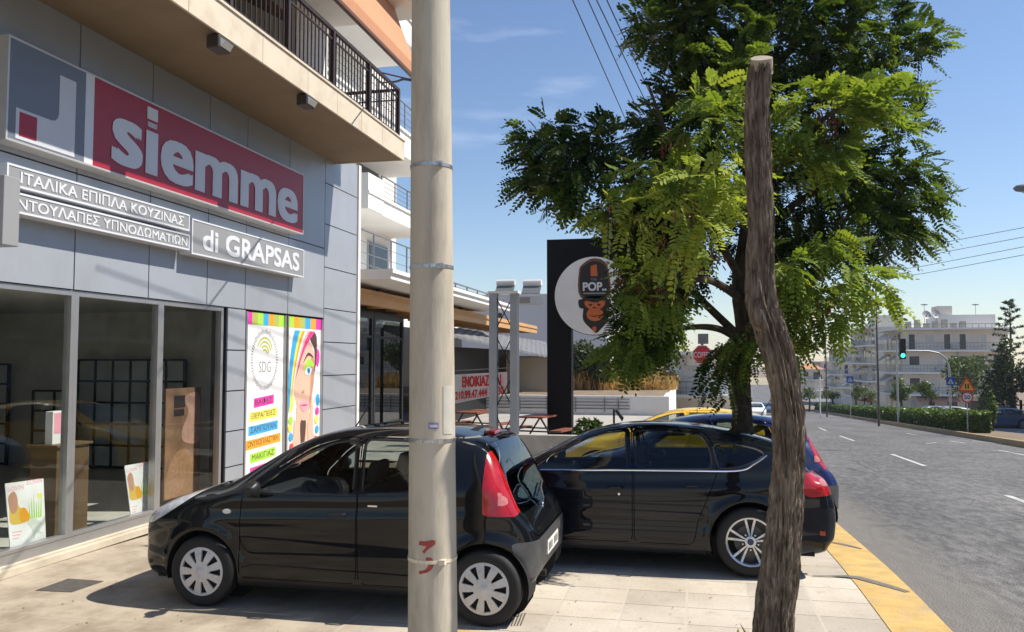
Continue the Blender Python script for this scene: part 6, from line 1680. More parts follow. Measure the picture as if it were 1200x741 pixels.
disc('moon_disc', R, Yp - .10, Yp - .002, mat('moon_disc_white', (.80, .79, .76), .45, var=.07, scale=1.2)); disc('disc_rim', R * 1.015, Yp - .09, Yp - .004, BLACKM)
U = R / 46.0
def art(name, pts, m, k, smooth_=True):
    P_ = [(cx_ + (x - 696) * U, cz_ - (y - 347) * U) for x, y in (sm(pts, 4) if smooth_ else pts)]
    q = MB(); q.prism(P_, 'Y', Yp - .10 - .004 * k, Yp - .10); return q.build(name, m, ps, keep=True)
ORNG = mat('sign_orange', (.58, .13, .03), .5); SB = mat('sign_black', (.014, .012, .012), .5); SBR = mat('sign_brown', (.16, .07, .04), .5)
art('hat', [(679, 318), (684, 309), (695, 303), (708, 306), (714, 318), (714, 349), (681, 349)], SBR, 1); art('hat_front', [(681, 318), (686, 311), (696, 306), (706, 309), (712, 318), (712, 347), (683, 347)], SB, 2)
art('hat_mark', [(693, 312), (700, 310), (701, 324), (693, 324)], ORNG, 3, False)
for dx in (-14.5, 14.5): art('ape_ear', [(697 + dx - 4, 352), (697 + dx + 4, 352), (697 + dx + 4, 361), (697 + dx - 3, 361)], SB, 1)
art('ape_head', [(684, 349), (711, 349), (712, 362), (713, 376), (704, 387), (699, 391), (694, 387), (684, 376), (684, 362)], SB, 2)
art('ape_brow', [(687, 353), (697, 355), (708, 353), (709, 358), (703, 363), (697, 360), (692, 363), (686, 358)], ORNG, 3)
art('ape_muzzle', [(690, 364), (697, 362), (705, 364), (708, 370), (703, 376), (697, 377), (691, 375), (688, 370)], ORNG, 3)
art('ape_mouth', [(691, 369.5), (697, 370.8), (704, 369.5), (697, 372)], SB, 4); art('ape_chin', [(695, 384), (699, 384), (698.5, 389), (695.5, 389)], ORNG, 3)
for ex in (692.5, 702.5): art('ape_eye', [(ex - 2, 357), (ex + 2, 357), (ex + 1, 359), (ex - 1, 359)], SB, 4)
letter('POP..', (cx_ + (684 - 696) * U, Yp - .108, cz_ - (341 - 347) * U), Vector((1, 0, 0)), EZ, 27 * U, 9.5 * U, SIGNW, ps, bold=.03, thick=.006)
letter('THE', (cx_ + (693 - 696) * U, Yp - .108, cz_ - (329.5 - 347) * U), Vector((1, 0, 0)), EZ, 7 * U, 3 * U, SIGNMID, ps, bold=.0, thick=.006)
art('hat_band', [(684, 343.5), (711, 343.5), (711, 345), (684, 345)], SIGNMID, 3, False)
# cafe tables with benches
TABW = mat('red_brown_table_wood', (.20, .065, .035), .55, var=.2, scale=4)
def picnic(px, py, d, label):
    c = onD(px, py, d); t = thing('picnic_table', label, 'table', (c.x, c.y, 0), 'picnic tables in the cafe yard', rz=1.35)
    w = .62
    q = MB()
    for k in range(4): q.box((-w, -.30 + k * .155, .72), (w, -.30 + k * .155 + .14, .76))
    q.build('table_top', TABW, t)
    for s in (-1, 1):
        q = MB()
        for k in range(2): q.box((-w, s * .62 - .14 + k * .145, .42), (w, s * .62 - .14 + k * .145 + .135, .455))
        q.build('bench', TABW, t)
    for s in (-1, 1):
        q = MB()
        for e in (-1, 1): q.cyl((s * .45, e * .18, .72), (s * .45, e * .66, 0), .022, 6)
        q.cyl((s * .45, -.70, .41), (s * .45, .70, .41), .02, 6); q.build('leg', BLACKM, t)
    return t
picnic(560, 482, 21.0, 'red brown picnic table with black legs left of the lattice frame')
picnic(634, 487, 19.4, 'red brown picnic table with black legs beside the black sign post')
# low planter wall and shrub, small black garden lamp
lw = thing('planter_wall', 'low grey concrete planter wall behind the parked hatchbacks', 'wall', tuple(onD(670, 515, 17.6)))
a = onD(607, 509, 17.6); b = onD(737, 508, 17.2)
q = MB(); q.box((a.x, a.y - .1, -.05), (b.x, a.y + .1, a.z)); q.build('wall', CONC, lw, keep=True, bevel=.01)
SHRUB = leaf_mat('shrub_leaf', (.02, .045, .012), (.09, .14, .03), trans=.35)
c = onD(686, 502, 18.2); sh_ = thing('shrub', 'small bright green shrub at the foot of the black sign', 'plant', (c.x, c.y, 0))
leafcloud('foliage', sh_, [(c.x, c.y, c.z - .05, .34, .28, .34, 420), (c.x + .22, c.y, c.z + .05, .18, .2, .22, 160)], SHRUB, .06, seed=4, tint_bias=.15)
q = MB(); q.tube([(c.x, c.y, 0), (c.x, c.y, .5)], [.03, .012], 6); q.build('stem', BARK2, sh_, keep=True)
c = onD(719.5, 497, 16.8); t = thing('garden_lamp', 'small black garden lamp with a tilted head behind the hatchback roof', 'lamp', (c.x, c.y, 0))
q = MB(); q.cyl((c.x, c.y, 0), (c.x, c.y, onD(719, 480, 16.8).z), .022, 8); q.build('stake', BLACKM, t, keep=True)
q = MB(); zt4 = onD(719, 480, 16.8).z; q.prism([(c.x + .02, zt4 - .02), (c.x + .07, zt4), (c.x + .20, zt4 - .17), (c.x + .17, zt4 - .24)], 'Y', c.y - .07, c.y + .07); q.build('head', BLACKM, t, keep=True)

# ------------------------------------------------------------------ COFFEE octagon sign
c = onD(823, 416, 24.0); t = thing('octagon_sign', 'red octagonal sign reading COFFEE on a grey post', 'sign', (c.x, c.y, lotz(c.y) - .4))
R = 12.0 * 24 / FPX
oc = lambda r: [(c.x + r * math.cos(math.pi / 8 + k * math.pi / 4), c.z + r * math.sin(math.pi / 8 + k * math.pi / 4)) for k in range(8)]
q = MB(); q.prism(oc(R), 'Y', c.y - .015, c.y + .03); q.build('border', SIGNW, t, keep=True); q = MB(); q.prism(oc(R * .92), 'Y', c.y - .02, c.y - .015); q.build('face', mat('sign_stop_red', (.46, .02, .03), .4, var=.05), t, keep=True)
letter('COFFEE', (c.x - R * .80, c.y - .021, c.z - R * .26), Vector((1, 0, 0)), EZ, R * 1.62, R * .54, SIGNW, t, bold=.0, thick=.005)
q = MB(); q.cyl((c.x, c.y + .06, c.z + .5), (c.x, c.y + .06, -1.0), .04, 8); q.box((c.x - .12, c.y + .03, c.z + .32), (c.x + .18, c.y + .09, c.z + .62)); q.build('post', STEEL, t, keep=True)
# ------------------------------------------------------------------ cars
SL_ANG = -math.atan(SLOPE)
def gz(y): return road_z(y) + .12
CARG = 'cars parked nose in on the pavement'
c1, sh1 = build_car('parked_car', 'small black hatchback with silver wheel covers behind the concrete pole', SMALL, PAINT_BLACK, (-4.775, 7.07, 0.0), group=CARG)
c2, sh2 = build_car('parked_car', 'black hatchback with a chrome window line and alloy wheels behind the tree stub', HATCH, PAINT_BLACKBLUE, (-3.03, 9.05, gz(9.05)), group=CARG)
c2.rotation_euler.x = SL_ANG
# chrome line under the windows
q = MB(); P_ = []
yh = lambda x, z: -(side_y(sh2, x, z) + .004)
fz = lambda z: z if z < .9 else .9 + (z - .9) * .93
for x, z in catmull([(1.36, .945), (1.8, .955), (2.4, .973), (3.0, .985), (3.45, 1.0), (3.60, 1.07), (3.72, 1.155)], 6, closed=False): P_.append((x, yh(x, fz(z)), fz(z)))
q.tube(P_, .009, 6); q.build('chrome_strip', CHROME, c2, smooth=True)
# fuel flap, reflector, exhaust
q = MB(); yb3 = side_y(sh2, 4.2, .42); q.box((4.10, -yb3 - .004, .40), (4.24, -yb3 + .03, .44)); q.build('reflector', LAMPRED, c2)
q = MB(); q.tube([(L_, -.5, .24) for L_ in (4.0, 4.27)], .035, 10); q.build('exhaust', UNDER, c2)
q = MB(); q.tube([(3.36, 0, .23), (3.52, 0, .23)], .03, 10); q.build('exhaust', UNDER, c1)
# small car: badge, aerial, door protection strip, red brake lamp on the roof edge, towing cap
q = MB(); zb_ = .80; xb_ = rear_x(sh1, -.1, zb_); q.lathe([(0, .012), (.035, .010), (.04, 0)], (xb_ - .004, 0, zb_), 'X', 16); q.build('emblem', CHROME, c1, smooth=True)
letter('107', (xb_ + 4 - 4, 0, 0), Vector((0, 1, 0)), EZ, .01, .01, CHROME, None) if False else None
q = MB(); zt5 = top_z(sh1, 3.04, 0); q.box((3.00, -.14, zt5 - .01), (3.10, .14, zt5 + .022)); q.build('brake_lamp', LAMPRED, c1, bevel=.008)
q = MB(); z6 = top_z(sh1, 1.66, .2); q.tube([(1.66, .2, z6 - .01), (1.86, .2, z6 + .30)], [.007, .003], 6); q.build('aerial', TRIM, c1)
q = MB(); z6 = top_z(sh2, 3.55, 0); q.tube([(3.50, 0, z6 - .01), (3.66, 0, z6 + .14)], [.007, .004], 6); q.build('aerial', TRIM, c2)
# door badge
q = MB(); yv = side_y(sh1, 2.3, .90) ; q.box((2.22, -yv - .003, .885), (2.30, -yv + .01, .897)); q.build('trim_badge', CHROME, c1)
# plate writing
for car_, sp_c, txt in ((c1, SMALL, 'YKE 2417'),):
    pass
BLUEC = dict(SMALL); BLUEC['wheel_style'] = 'alloy'; BLUEC['taillight'] = [(3.20, 1.24), (3.25, 1.25), (3.41, .98), (3.47, .84), (3.38, .83), (3.28, .98)]
c3, sh3 = build_car('parked_car', 'deep blue hatchback mostly hidden behind the black one by the kerb', BLUEC, PAINT_BLUE, (-1.84, 11.35, gz(11.35)), group=CARG)
c3.rotation_euler.x = SL_ANG
q = MB(); z6 = top_z(sh3, 2.75, 0); q.tube([(2.72, 0, z6 - .01), (2.92, 0, z6 + .32)], [.008, .003], 6); q.build('aerial', TRIM, c3)
c4_, sh4 = build_car('parked_taxi', 'yellow taxi with its bright roof showing behind the black hatchback', HATCH, PAINT_YELLOW, (-2.5, 14.9, gz(15.0) + .10), res=.05, group=CARG)
c4_.rotation_euler.x = SL_ANG; c4_['category'] = 'taxi'
FARG = 'cars on the road and behind the hedge'
def far_car(label, px, d, paint, rz, spec=HATCH, side_off=0):
    p = onD(px, 470, d); z = road_z(p.y) + (.02 if side_off else 0)
    c, _ = build_car('passing_car' if not side_off else 'parked_car', label, spec, paint, (p.x, p.y, z), rz=rz, res=.09, detail=False, group=FARG)
    return c
far_car('white car coming down the far end of the road', 888, 84, PAINT_WHITE, math.pi / 2)
far_car('blue grey car following the white one down the road', 899, 104, PAINT_TEAL, math.pi / 2)
far_car('white car parked behind the hedge, partly hidden', 1058, 74, PAINT_WHITE, .06, side_off=1)
far_car('silver car parked behind the hedge left of the road signs', 1076, 70, PAINT_SILVER, .06, side_off=1)
far_car('dark blue car parked behind the hedge right of the road signs', 1128, 58, PAINT_TEAL, .06, side_off=1)

# ------------------------------------------------------------------ hedge, lamps, signals and signs of the median
HEDGE = leaf_mat('hedge_leaf', (.022, .050, .010), (.16, .24, .05), trans=.3)
ymid = [y for y in np.arange(48.5, 150, 1.0)]
hx = lambda y: kerb_x(y) + 11.0
hed = thing('hedge', 'long clipped green hedge along the median', 'hedge', (hx(60), 60, road_z(60)))
g = np.random.default_rng(31); n = 15000
y = 48.5 + (150 - 48.5) * g.random(n) ** 1.35; side = g.random(n)
wv = .12 * np.sin(y * 1.7) + .08 * np.sin(y * 4.1)
xx = np.where(side < .5, -.62 - .06 * g.random(n), -.6 + 1.25 * g.random(n)); zz = np.where(side < .5, .05 + 1.05 * g.random(n), 1.02 + .10 * g.random(n)) + wv * .5
P = np.stack([np.array([hx(v) for v in y]) + xx + g.normal(size=n) * .05, y, np.array([road_z(v) + .15 for v in y]) + zz], 1)
en = g.random(n) < .05; P[en, 1] = 48.4 + .1 * g.random(en.sum())
P[en, 0] = np.array([hx(48.5)] * en.sum()) - .6 + 1.2 * g.random(en.sum()); P[en, 2] = road_z(48.5) + .2 + 1.0 * g.random(en.sum())
u = unit(g.normal(size=(n, 3))); v = unit(np.cross(u, g.normal(size=(n, 3)))); s = .10 * (.6 + .8 * g.random((n, 1)))
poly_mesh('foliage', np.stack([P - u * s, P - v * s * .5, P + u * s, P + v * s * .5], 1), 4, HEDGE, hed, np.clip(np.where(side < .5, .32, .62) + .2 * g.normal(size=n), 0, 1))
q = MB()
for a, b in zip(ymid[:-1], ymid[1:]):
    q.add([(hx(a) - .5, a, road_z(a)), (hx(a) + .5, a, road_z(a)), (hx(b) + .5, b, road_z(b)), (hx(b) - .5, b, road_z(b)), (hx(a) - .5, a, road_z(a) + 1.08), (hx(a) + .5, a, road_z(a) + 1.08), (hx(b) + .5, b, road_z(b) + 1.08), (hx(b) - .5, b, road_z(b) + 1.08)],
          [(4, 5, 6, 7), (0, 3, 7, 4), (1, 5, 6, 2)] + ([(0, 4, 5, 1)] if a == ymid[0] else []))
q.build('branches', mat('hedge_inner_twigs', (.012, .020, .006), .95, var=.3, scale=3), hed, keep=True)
POLEG = mat('brown_grey_lamp_post', (.10, .085, .075), .6, metal=.2, var=.1); POLEL = mat('pale_grey_post', (.42, .43, .44), .5, metal=.3, var=.06); LAMPG = mat('lamp_head_grey', (.16, .165, .17), .45, var=.05)
def street_lamp(label, px, ytop, d, arm, r=.09, group='street lamps along the road'):
    p = onD(px, ytop, d); zb_ = road_z(p.y)
    t = thing('street_lamp', label, 'street lamp', (p.x, p.y, zb_), group)
    q = MB(); q.tube([(p.x, p.y, zb_ - .3), (p.x, p.y, p.z)], [r, r * .55], 10); q.build('pole', POLEG, t, keep=True, smooth=True)
    e = Vector((p.x + arm[0], p.y + arm[1], p.z + .12))
    q = MB(); q.tube([(p.x, p.y, p.z - .05), (p.x + arm[0] * .5, p.y + arm[1] * .5, p.z + .1), e], .035, 8); q.build('arm', POLEG, t, keep=True)
    q = MB(); d_ = Vector((arm[0], arm[1], 0)).normalized(); q.tube([e - d_ * .1, e + d_ * .1, e + d_ * .45, e + d_ * .75, e + d_ * .85], [.05, .12, .16, .12, .03], 12); o = q.build('lamp_head', LAMPG, t, keep=True, smooth=True)
    q = MB(); q.tube([e + d_ * .18 - Vector((0, 0, .08)), e + d_ * .4 - Vector((0, 0, .14)), e + d_ * .62 - Vector((0, 0, .09))], [.04, .10, .04], 10); q.build('lens', mat('lamp_glass', (.55, .55, .52), .2, coat=.5), o, keep=True, smooth=True)
street_lamp('tall street lamp left of the traffic signal, in front of the flats', 1026, 327, 60, (.5, 0))
street_lamp('street lamp in the middle distance with its top behind the leaves', 967, 380, 92, (.8, 0))
street_lamp('farthest thin street lamp beside the tree stub', 937, 398, 125, (.9, 0))
street_lamp('street lamp whose head reaches in at the right edge of the sky', 1262, 222, 30, (-1.25, 0))
p = onD(960.5, 443, 84); t = thing('post', 'short white post standing on the median in the distance', 'post', (p.x, p.y, road_z(p.y))); q = MB(); q.cyl((p.x, p.y, road_z(p.y)), (p.x, p.y, p.z), .06, 8); q.cyl((p.x, p.y, p.z), (p.x, p.y, p.z + .05), .09, 8); q.build('shaft', mat('white_post_paint', (.7, .7, .68), .6), t, keep=True)
# signal mast
MD = 60
pm = onD(1113, 470, MD); zb_ = road_z(pm.y)
t = thing('traffic_signal', 'traffic signal showing green at the end of a curved grey mast arm', 'traffic light', (pm.x, pm.y, zb_))
arm = [(pm.x, pm.y, zb_)] + [tuple(onD(x, y, MD)) for x, y in ((1113, 445), (1112, 430), (1108, 420), (1100, 414), (1088, 411.5), (1058, 411))]
q = MB(); q.tube(arm, [.09, .075, .07, .065, .06, .055, .045], 10); q.build('mast', POLEL, t, keep=True, smooth=True)
sb = onD(1057.5, 409, MD - .3); q = MB(); q.box((sb.x - .22, sb.y - .1, sb.z - .75), (sb.x + .22, sb.y + .14, sb.z + .75)); box_ = q.build('signal_box', BLACKM, t, keep=True, bevel=.03)
GREENL = mat('signal_green_lit', (.05, .95, .55), .3, emit=2.2)
for k, (nm, m_) in enumerate((('green_light', GREENL), ('amber_light', mat('signal_amber_off', (.05, .03, .01), .3)), ('red_light', mat('signal_red_off', (.05, .008, .008), .3)))):
    z = sb.z - .48 + k * .48; q = MB(); q.prism(ell(sb.x, z, .15, .15, 20), 'Y', sb.y - .13, sb.y - .10); q.build(nm, m_, box_, keep=True)
    q = MB()
    for j in range(12):
        a0, a1 = math.pi * j / 12, math.pi * (j + 1) / 12
        q.quad((sb.x + .18 * math.cos(a0), sb.y - .10, z + .18 * math.sin(a0)), (sb.x + .18 * math.cos(a1), sb.y - .10, z + .18 * math.sin(a1)), (sb.x + .18 * math.cos(a1), sb.y - .32, z + .18 * math.sin(a1)), (sb.x + .18 * math.cos(a0), sb.y - .32, z + .18 * math.sin(a0)))
    q.build('visor', BLACKM, box_, keep=True)
p = onD(1050.5, 400, MD + 2); t = thing('post', 'pale grey post beside the traffic signal box', 'post', (p.x, p.y, road_z(p.y))); q = MB(); q.cyl((p.x, p.y, road_z(p.y)), (p.x, p.y, p.z), .07, 8); q.cyl((p.x, p.y, p.z), (p.x, p.y, p.z + .06), .10, 8); q.build('shaft', POLEL, t, keep=True)
BLUES = mat('sign_blue', (.015, .10, .36), .4, var=.05)
def crossing_sign(label, px, py, d, s, post=True):
    p = onD(px, py, d); t = thing('crossing_sign', label, 'sign', (p.x, p.y, p.z - s), 'blue pedestrian crossing signs')
    q = MB(); q.box((p.x - s, p.y - .02, p.z - s), (p.x + s, p.y + .01, p.z + s)); q.build('plate', BLUES, t, keep=True)
    q = MB(); q.prism([(p.x - s * .72, p.z - s * .62), (p.x + s * .72, p.z - s * .62), (p.x, p.z + s * .7)], 'Y', p.y - .024, p.y - .02); q.build('white_triangle', SIGNW, t, keep=True)
    q = MB(); q.tube([(p.x, p.y - .027, p.z + s * .12), (p.x - s * .05, p.y - .027, p.z - s * .12), (p.x - s * .22, p.y - .027, p.z - s * .5)], s * .07, 5); q.tube([(p.x - s * .05, p.y - .027, p.z - s * .12), (p.x + s * .18, p.y - .027, p.z - s * .5)], s * .07, 5); q.cyl((p.x, p.y - .027, p.z + s * .25), (p.x, p.y - .026, p.z + s * .36), s * .08, 6); q.build('walking_figure', SB, t, keep=True)
    if post: q = MB(); q.cyl((p.x, p.y + .05, road_z(p.y)), (p.x, p.y + .05, p.z + s), .04, 8); q.build('post', POLEL, t, keep=True)
crossing_sign('blue crossing sign hung on the curved signal mast', 1114, 447, MD - .5, .30, False)
crossing_sign('blue crossing sign in front of the stepped flats', 996, 445, 84, .34)
p = onD(1133, 453, 44); t = thing('road_sign', 'red and yellow warning triangle above a round 50 speed sign on one post', 'sign', (p.x, p.y, road_z(p.y)))
q = MB(); q.cyl((p.x, p.y + .05, road_z(p.y)), (p.x, p.y + .05, p.z + .5), .035, 8); q.build('post', POLEL, t, keep=True)
TR = lambda s: [(p.x - s, p.z - s * .58), (p.x + s, p.z - s * .58), (p.x, p.z + s * 1.15)]
SRED = mat('sign_warn_red', (.55, .03, .02), .4); SYEL = mat('sign_warn_yellow', (.72, .36, .02), .4)
q = MB(); q.prism(TR(.48), 'Y', p.y - .01, p.y + .02); q.build('triangle_border', SRED, t, keep=True); q = MB(); q.prism(TR(.34), 'Y', p.y - .015, p.y - .01); q.build('triangle_face', SYEL, t, keep=True)
q = MB(); q.box((p.x - .10, p.y - .02, p.z - .12), (p.x - .03, p.y - .015, p.z + .13)); q.box((p.x + .03, p.y - .02, p.z - .12), (p.x + .10, p.y - .015, p.z + .13)); q.build('triangle_symbol', SB, t, keep=True)
z = p.z - .58
for r, m_, k in ((.30, SRED, 0), (.225, SIGNW, 1)): q = MB(); q.prism(ell(p.x, z, r, r, 28), 'Y', p.y - .01 - .005 * k, p.y + .02 - .03 * k); q.build(('speed_ring', 'speed_face')[k], m_, t, keep=True)
letter('50', (p.x - .15, p.y - .016, z - .10), Vector((1, 0, 0)), EZ, .30, .20, SB, t, bold=.02, thick=.004)

# ------------------------------------------------------------------ trees and plants across the road
TL1 = leaf_mat('mid_tree_leaf', (.03, .055, .014), (.14, .19, .045), trans=.35); TL2 = leaf_mat('olive_leaf', (.035, .05, .025), (.13, .15, .085), trans=.25); TL3 = leaf_mat('conifer_needles', (.012, .026, .012), (.05, .075, .035), trans=.15)
def far_tree(name, label, px, py, rx, ry, d, m, n, size, ground=None, group=None, seed=1, cat='tree', tb=0.0, nb=7):
    c = onD(px, py, d); s = d / FPX; zb_ = road_z(c.y) if ground is None else ground
    t = thing(name, label, cat, (c.x, c.y, zb_), group)
    g = np.random.default_rng(seed); bl = []
    for k in range(nb):
        o = g.normal(size=3); o = o / np.linalg.norm(o) * (.25 + .45 * g.random())
        bl.append((c.x + o[0] * rx * s, c.y + o[1] * rx * s * .8, c.z + o[2] * ry * s, rx * s * (.35 + .25 * g.random()), rx * s * .45, ry * s * (.35 + .25 * g.random()), n // nb))
    leafcloud('crown', t, bl, m, size, seed=seed, tint_bias=tb, shell=.35)
    q = MB(); q.tube([(c.x, c.y, zb_ - .1), (c.x + .05 * rx * s, c.y, (zb_ + c.z) / 2), (c.x, c.y, c.z + ry * s * .2)], [max(.06, .09 * rx * s), .06 * rx * s + .02, .03], 8)
    for k in range(4): a = k * 1.7; q.tube([(c.x, c.y, c.z - ry * s * .6), (c.x + math.cos(a) * rx * s * .5, c.y + math.sin(a) * rx * s * .5, c.z + ry * s * .2)], [.04 * rx * s + .015, .012], 6)
    q.build('trunk', BARK2, t, keep=True)
    return t
GT = 'trees across the road'
far_tree('tree', 'broad green tree in front of the right half of the flats', 1132, 443, 38, 32, 92, TL1, 2600, .20, group=GT, seed=2)
far_tree('tree', 'dense dark tree with drooping boughs at the right edge', 1183, 445, 32, 50, 66, TL2, 3400, .17, group=GT, seed=3, tb=-.12)
far_tree('tree', 'round young tree behind the hedge beside the traffic signal', 1055, 455, 20, 18, 72, TL1, 1100, .13, group=GT, seed=4, tb=.1)
far_tree('tree', 'young tree behind the hedge between the signal and the road signs', 1090, 457, 20, 15, 76, TL1, 900, .13, group=GT, seed=5)
far_tree('tree', 'small tree behind the hedge under the stepped flats', 1002, 458, 17, 10, 100, TL1, 700, .15, group=GT, seed=6)
far_tree('tree', 'bushy tree behind the hedge left of the tall lamp', 1020, 462, 14, 10, 92, TL1, 600, .14, group=GT, seed=7, tb=.08)
far_tree('tree', 'low tree at the far end of the hedge', 975, 462, 18, 9, 120, TL1, 700, .18, group=GT, seed=8)
far_tree('tree', 'farthest low tree beside the tree stub', 948, 461, 14, 9, 135, TL1, 600, .18, group=GT, seed=9, tb=.05)
far_tree('tree', 'tree behind the hedge right of the road signs', 1158, 465, 22, 22, 70, TL1, 1100, .14, group=GT, seed=10)
far_tree('bush', 'red flowering oleander behind the hedge left of the signal', 1013, 468, 9, 4, 88, leaf_mat('oleander_leaf', (.05, .05, .02), (.30, .07, .05), trans=.3), 300, .12, group=GT, seed=11, cat='bush')
far_tree('bush', 'tall narrow bright green shrub at the near end of the hedge', 1163, 482, 7, 25, 47, HEDGE, 900, .10, group=GT, seed=12, cat='bush', tb=.2)
# conifer: layered drooping branches
c = onD(1183, 352, 74); zb_ = road_z(c.y); t = thing('conifer', 'tall dark conifer with layered branches at the right edge', 'tree', (c.x, c.y, zb_), GT)
q = MB(); q.tube([(c.x, c.y, zb_), (c.x, c.y, c.z)], [.22, .02], 8); q.build('trunk', BARK2, t, keep=True)
bl = []; g = np.random.default_rng(17)
for k in range(46):
    f_ = k / 46; z = c.z - .15 - f_ * 8.2; L_ = .25 + 2.3 * f_ ** .8; a = k * 2.4 + g.normal() * .3
    for j in (.4, .75, 1.0): bl.append((c.x + math.cos(a) * L_ * j, c.y + math.sin(a) * L_ * j, z - .12 * L_ * j + .25 * j * j, .30, .30, .14, 20))
leafcloud('crown', t, bl, TL3, .16, seed=17, shell=.2, asp=.3)
# wild olives and dry grass left of the taxi
GO = 'wild trees behind the white wall'
tz = .72
far_tree('olive_tree', 'grey green wild olive right behind the black sign post', 698, 420, 42, 34, 37, TL2, 3600, .10, ground=tz, group=GO, seed=21, nb=9)
far_tree('olive_tree', 'grey green wild olive between the black sign and the octagon sign', 752, 422, 36, 32, 38, TL2, 3000, .10, ground=tz, group=GO, seed=22, nb=9, tb=-.08)
far_tree('olive_tree', 'pale thin tree at the left edge of the wild plot', 673, 425, 12, 34, 37, TL2, 700, .11, ground=tz, group=GO, seed=23)
far_tree('tree', 'green tree left of the stub trunk down the road', 918, 425, 12, 24, 70, TL1, 600, .13, group=GT, seed=24)
DRYG = leaf_mat('dry_grass', (.30, .18, .08), (.56, .38, .19), trans=.3)
g = np.random.default_rng(41); V = []
for k in range(5200):
    px = 672 + 122 * g.random(); d = 36 + 12 * g.random(); b = np.array(onD(px, 465, d)); b[2] = tz + .02
    h = (.25 + .6 * g.random()) * (1.1 if px < 715 or 735 < px < 775 else .6); dd = np.array([g.normal() * .25, g.normal() * .25, 1.0]); s = unit(np.cross(dd, g.normal(size=3))) * .035
    V.append([b - s, b + s, b + dd * h * .7 + s, b + dd * h])
o = poly_mesh('dry_grass', np.array(V), 4, DRYG, None, g.random(len(V))); tag(o, kind='stuff')

# ------------------------------------------------------------------ buildings down the road
CREAM = mat('cream_render', (.66, .60, .52), .9, var=.05, scale=.5, dirt=(.40, .36, .31), dirt_amt=.4, dirt_scale=.6); PALE = mat('pale_render', (.56, .55, .53), .9, var=.04, scale=.5); GLASSD = mat('dark_window_glass', (.035, .04, .05), .12, var=.2, scale=.8); BLIND = mat('pale_blind', (.55, .53, .48), .8, var=.08, scale=1); AWN = mat('faded_awning', (.33, .31, .27), .8, var=.1); RAILD = mat('grey_rail', (.16, .165, .17), .5, metal=.3)
def flats(label, x0, x1, y0, y1, zb_, floors, fh=3.0, front=True, left=True, wallm=None, bd_=1.3, seed=1, setback=0, awn=True, group='apartment buildings down the road'):
    wallm = wallm or CREAM; r = random.Random(seed)
    t = thing('apartment_building', label, 'building', ((x0 + x1) / 2, (y0 + y1) / 2, zb_), group)
    B_ = lambda q, n, m, par=None: q.build(n, m, par or t, keep=True)
    q = MB(); q.box((x0, y0, zb_ - 1), (x1, y1, zb_ + floors * fh)); B_(q, 'wall', wallm)
    ff = []
    for k in range(floors + 1):
        z = zb_ + k * fh
        if k == 0: continue
        q = MB(); a = x0 - (bd_ if left else 0); b = y0 - (bd_ if front else 0)
        if front: q.box((a, b, z - .12), (x1, y0 - .003, z + .12))
        if left: q.box((a, y0, z - .12), (x0 - .003, y1, z + .12))
        sl_ = B_(q, 'balcony', WHITEP)
        if k < floors:
            q = MB()
            def rail(pa, pb):
                L_ = (Vector(pb) - Vector(pa)).length; n_ = max(2, int(L_ / .45)); pa = Vector(pa); pb = Vector(pb)
                q.cyl(pa + Vector((0, 0, .95)), pb + Vector((0, 0, .95)), .03, 5); q.cyl(pa + Vector((0, 0, .5)), pb + Vector((0, 0, .5)), .015, 4)
                for i in range(n_ + 1): u = pa.lerp(pb, i / n_); q.cyl(u, u + Vector((0, 0, .95)), .014, 4)
            if front: rail((a + .05, b + .05, z + .12), (x1, b + .05, z + .12))
            if left: rail((a + .05, b + .05, z + .12), (a + .05, y1, z + .12))
            q.build('railing', RAILD, sl_, keep=True)
    for k in range(floors):
        z = zb_ + k * fh
        if front:
            x = x0 + .8
            while x < x1 - 1.6:
                w = r.choice([.9, 1.4, 2.0]); door = r.random() < .5; z0 = z + (.15 if door else 1.0); m_ = r.choice([GLASSD, GLASSD, BLIND])
                q = MB(); q.box((x, y0 - .05, z0), (x + w, y0 + .01, z + 2.35)); f = B_(q, 'window', WHITEP); q = MB(); q.box((x + .07, y0 - .06, z0 + .07), (x + w - .07, y0 - .05, z + 2.28)); q.build('pane', m_, f, keep=True)
                x += w + r.uniform(.9, 2.2)
        if left:
            y = y0 + .8
            while y < y1 - 1.6:
                w = r.choice([1.2, 1.8, 2.2]); z0 = z + r.choice([.15, .9]); m_ = r.choice([GLASSD, GLASSD, BLIND])
                q = MB(); q.box((x0 - .05, y, z0), (x0 + .01, y + w, z + 2.35)); f = B_(q, 'window', WHITEP); q = MB(); q.box((x0 - .06, y + .07, z0 + .07), (x0 - .05, y + w - .07, z + 2.28)); q.build('pane', m_, f, keep=True)
                if awn and r.random() < .45 and k: q = MB(); q.add([(x0 - .1, y - .3, z + 2.6), (x0 - .1, y + w + .3, z + 2.6), (x0 - bd_ - .1, y + w + .3, z + 1.7), (x0 - bd_ - .1, y - .3, z + 1.7), (x0 - .1, y - .3, z + 2.57), (x0 - .1, y + w + .3, z + 2.57), (x0 - bd_ - .1, y + w + .3, z + 1.67), (x0 - bd_ - .1, y - .3, z + 1.67)], [(0, 1, 2, 3), (7, 6, 5, 4), (0, 3, 7, 4), (1, 5, 6, 2), (2, 6, 7, 3)]); B_(q, 'awning', r.choice([AWN, BLIND]))
                y += w + r.uniform(.6, 1.6)
    for k in range(1, floors):
        for j in range(2):
            z = zb_ + k * fh + r.choice([.35, 2.3]); q = MB()
            if front: x = r.uniform(x0 + .4, x1 - 1.2); q.box((x, y0 - .34, z), (x + .8, y0 - .07, z + .55))
            else: y = r.uniform(y0 + .4, y1 - 1.2); q.box((x0 - .34, y, z), (x0 - .07, y + .8, z + .55))
            B_(q, 'air_conditioner', BLIND)
    return t, zb_ + floors * fh
def base(y): return road_z(y)
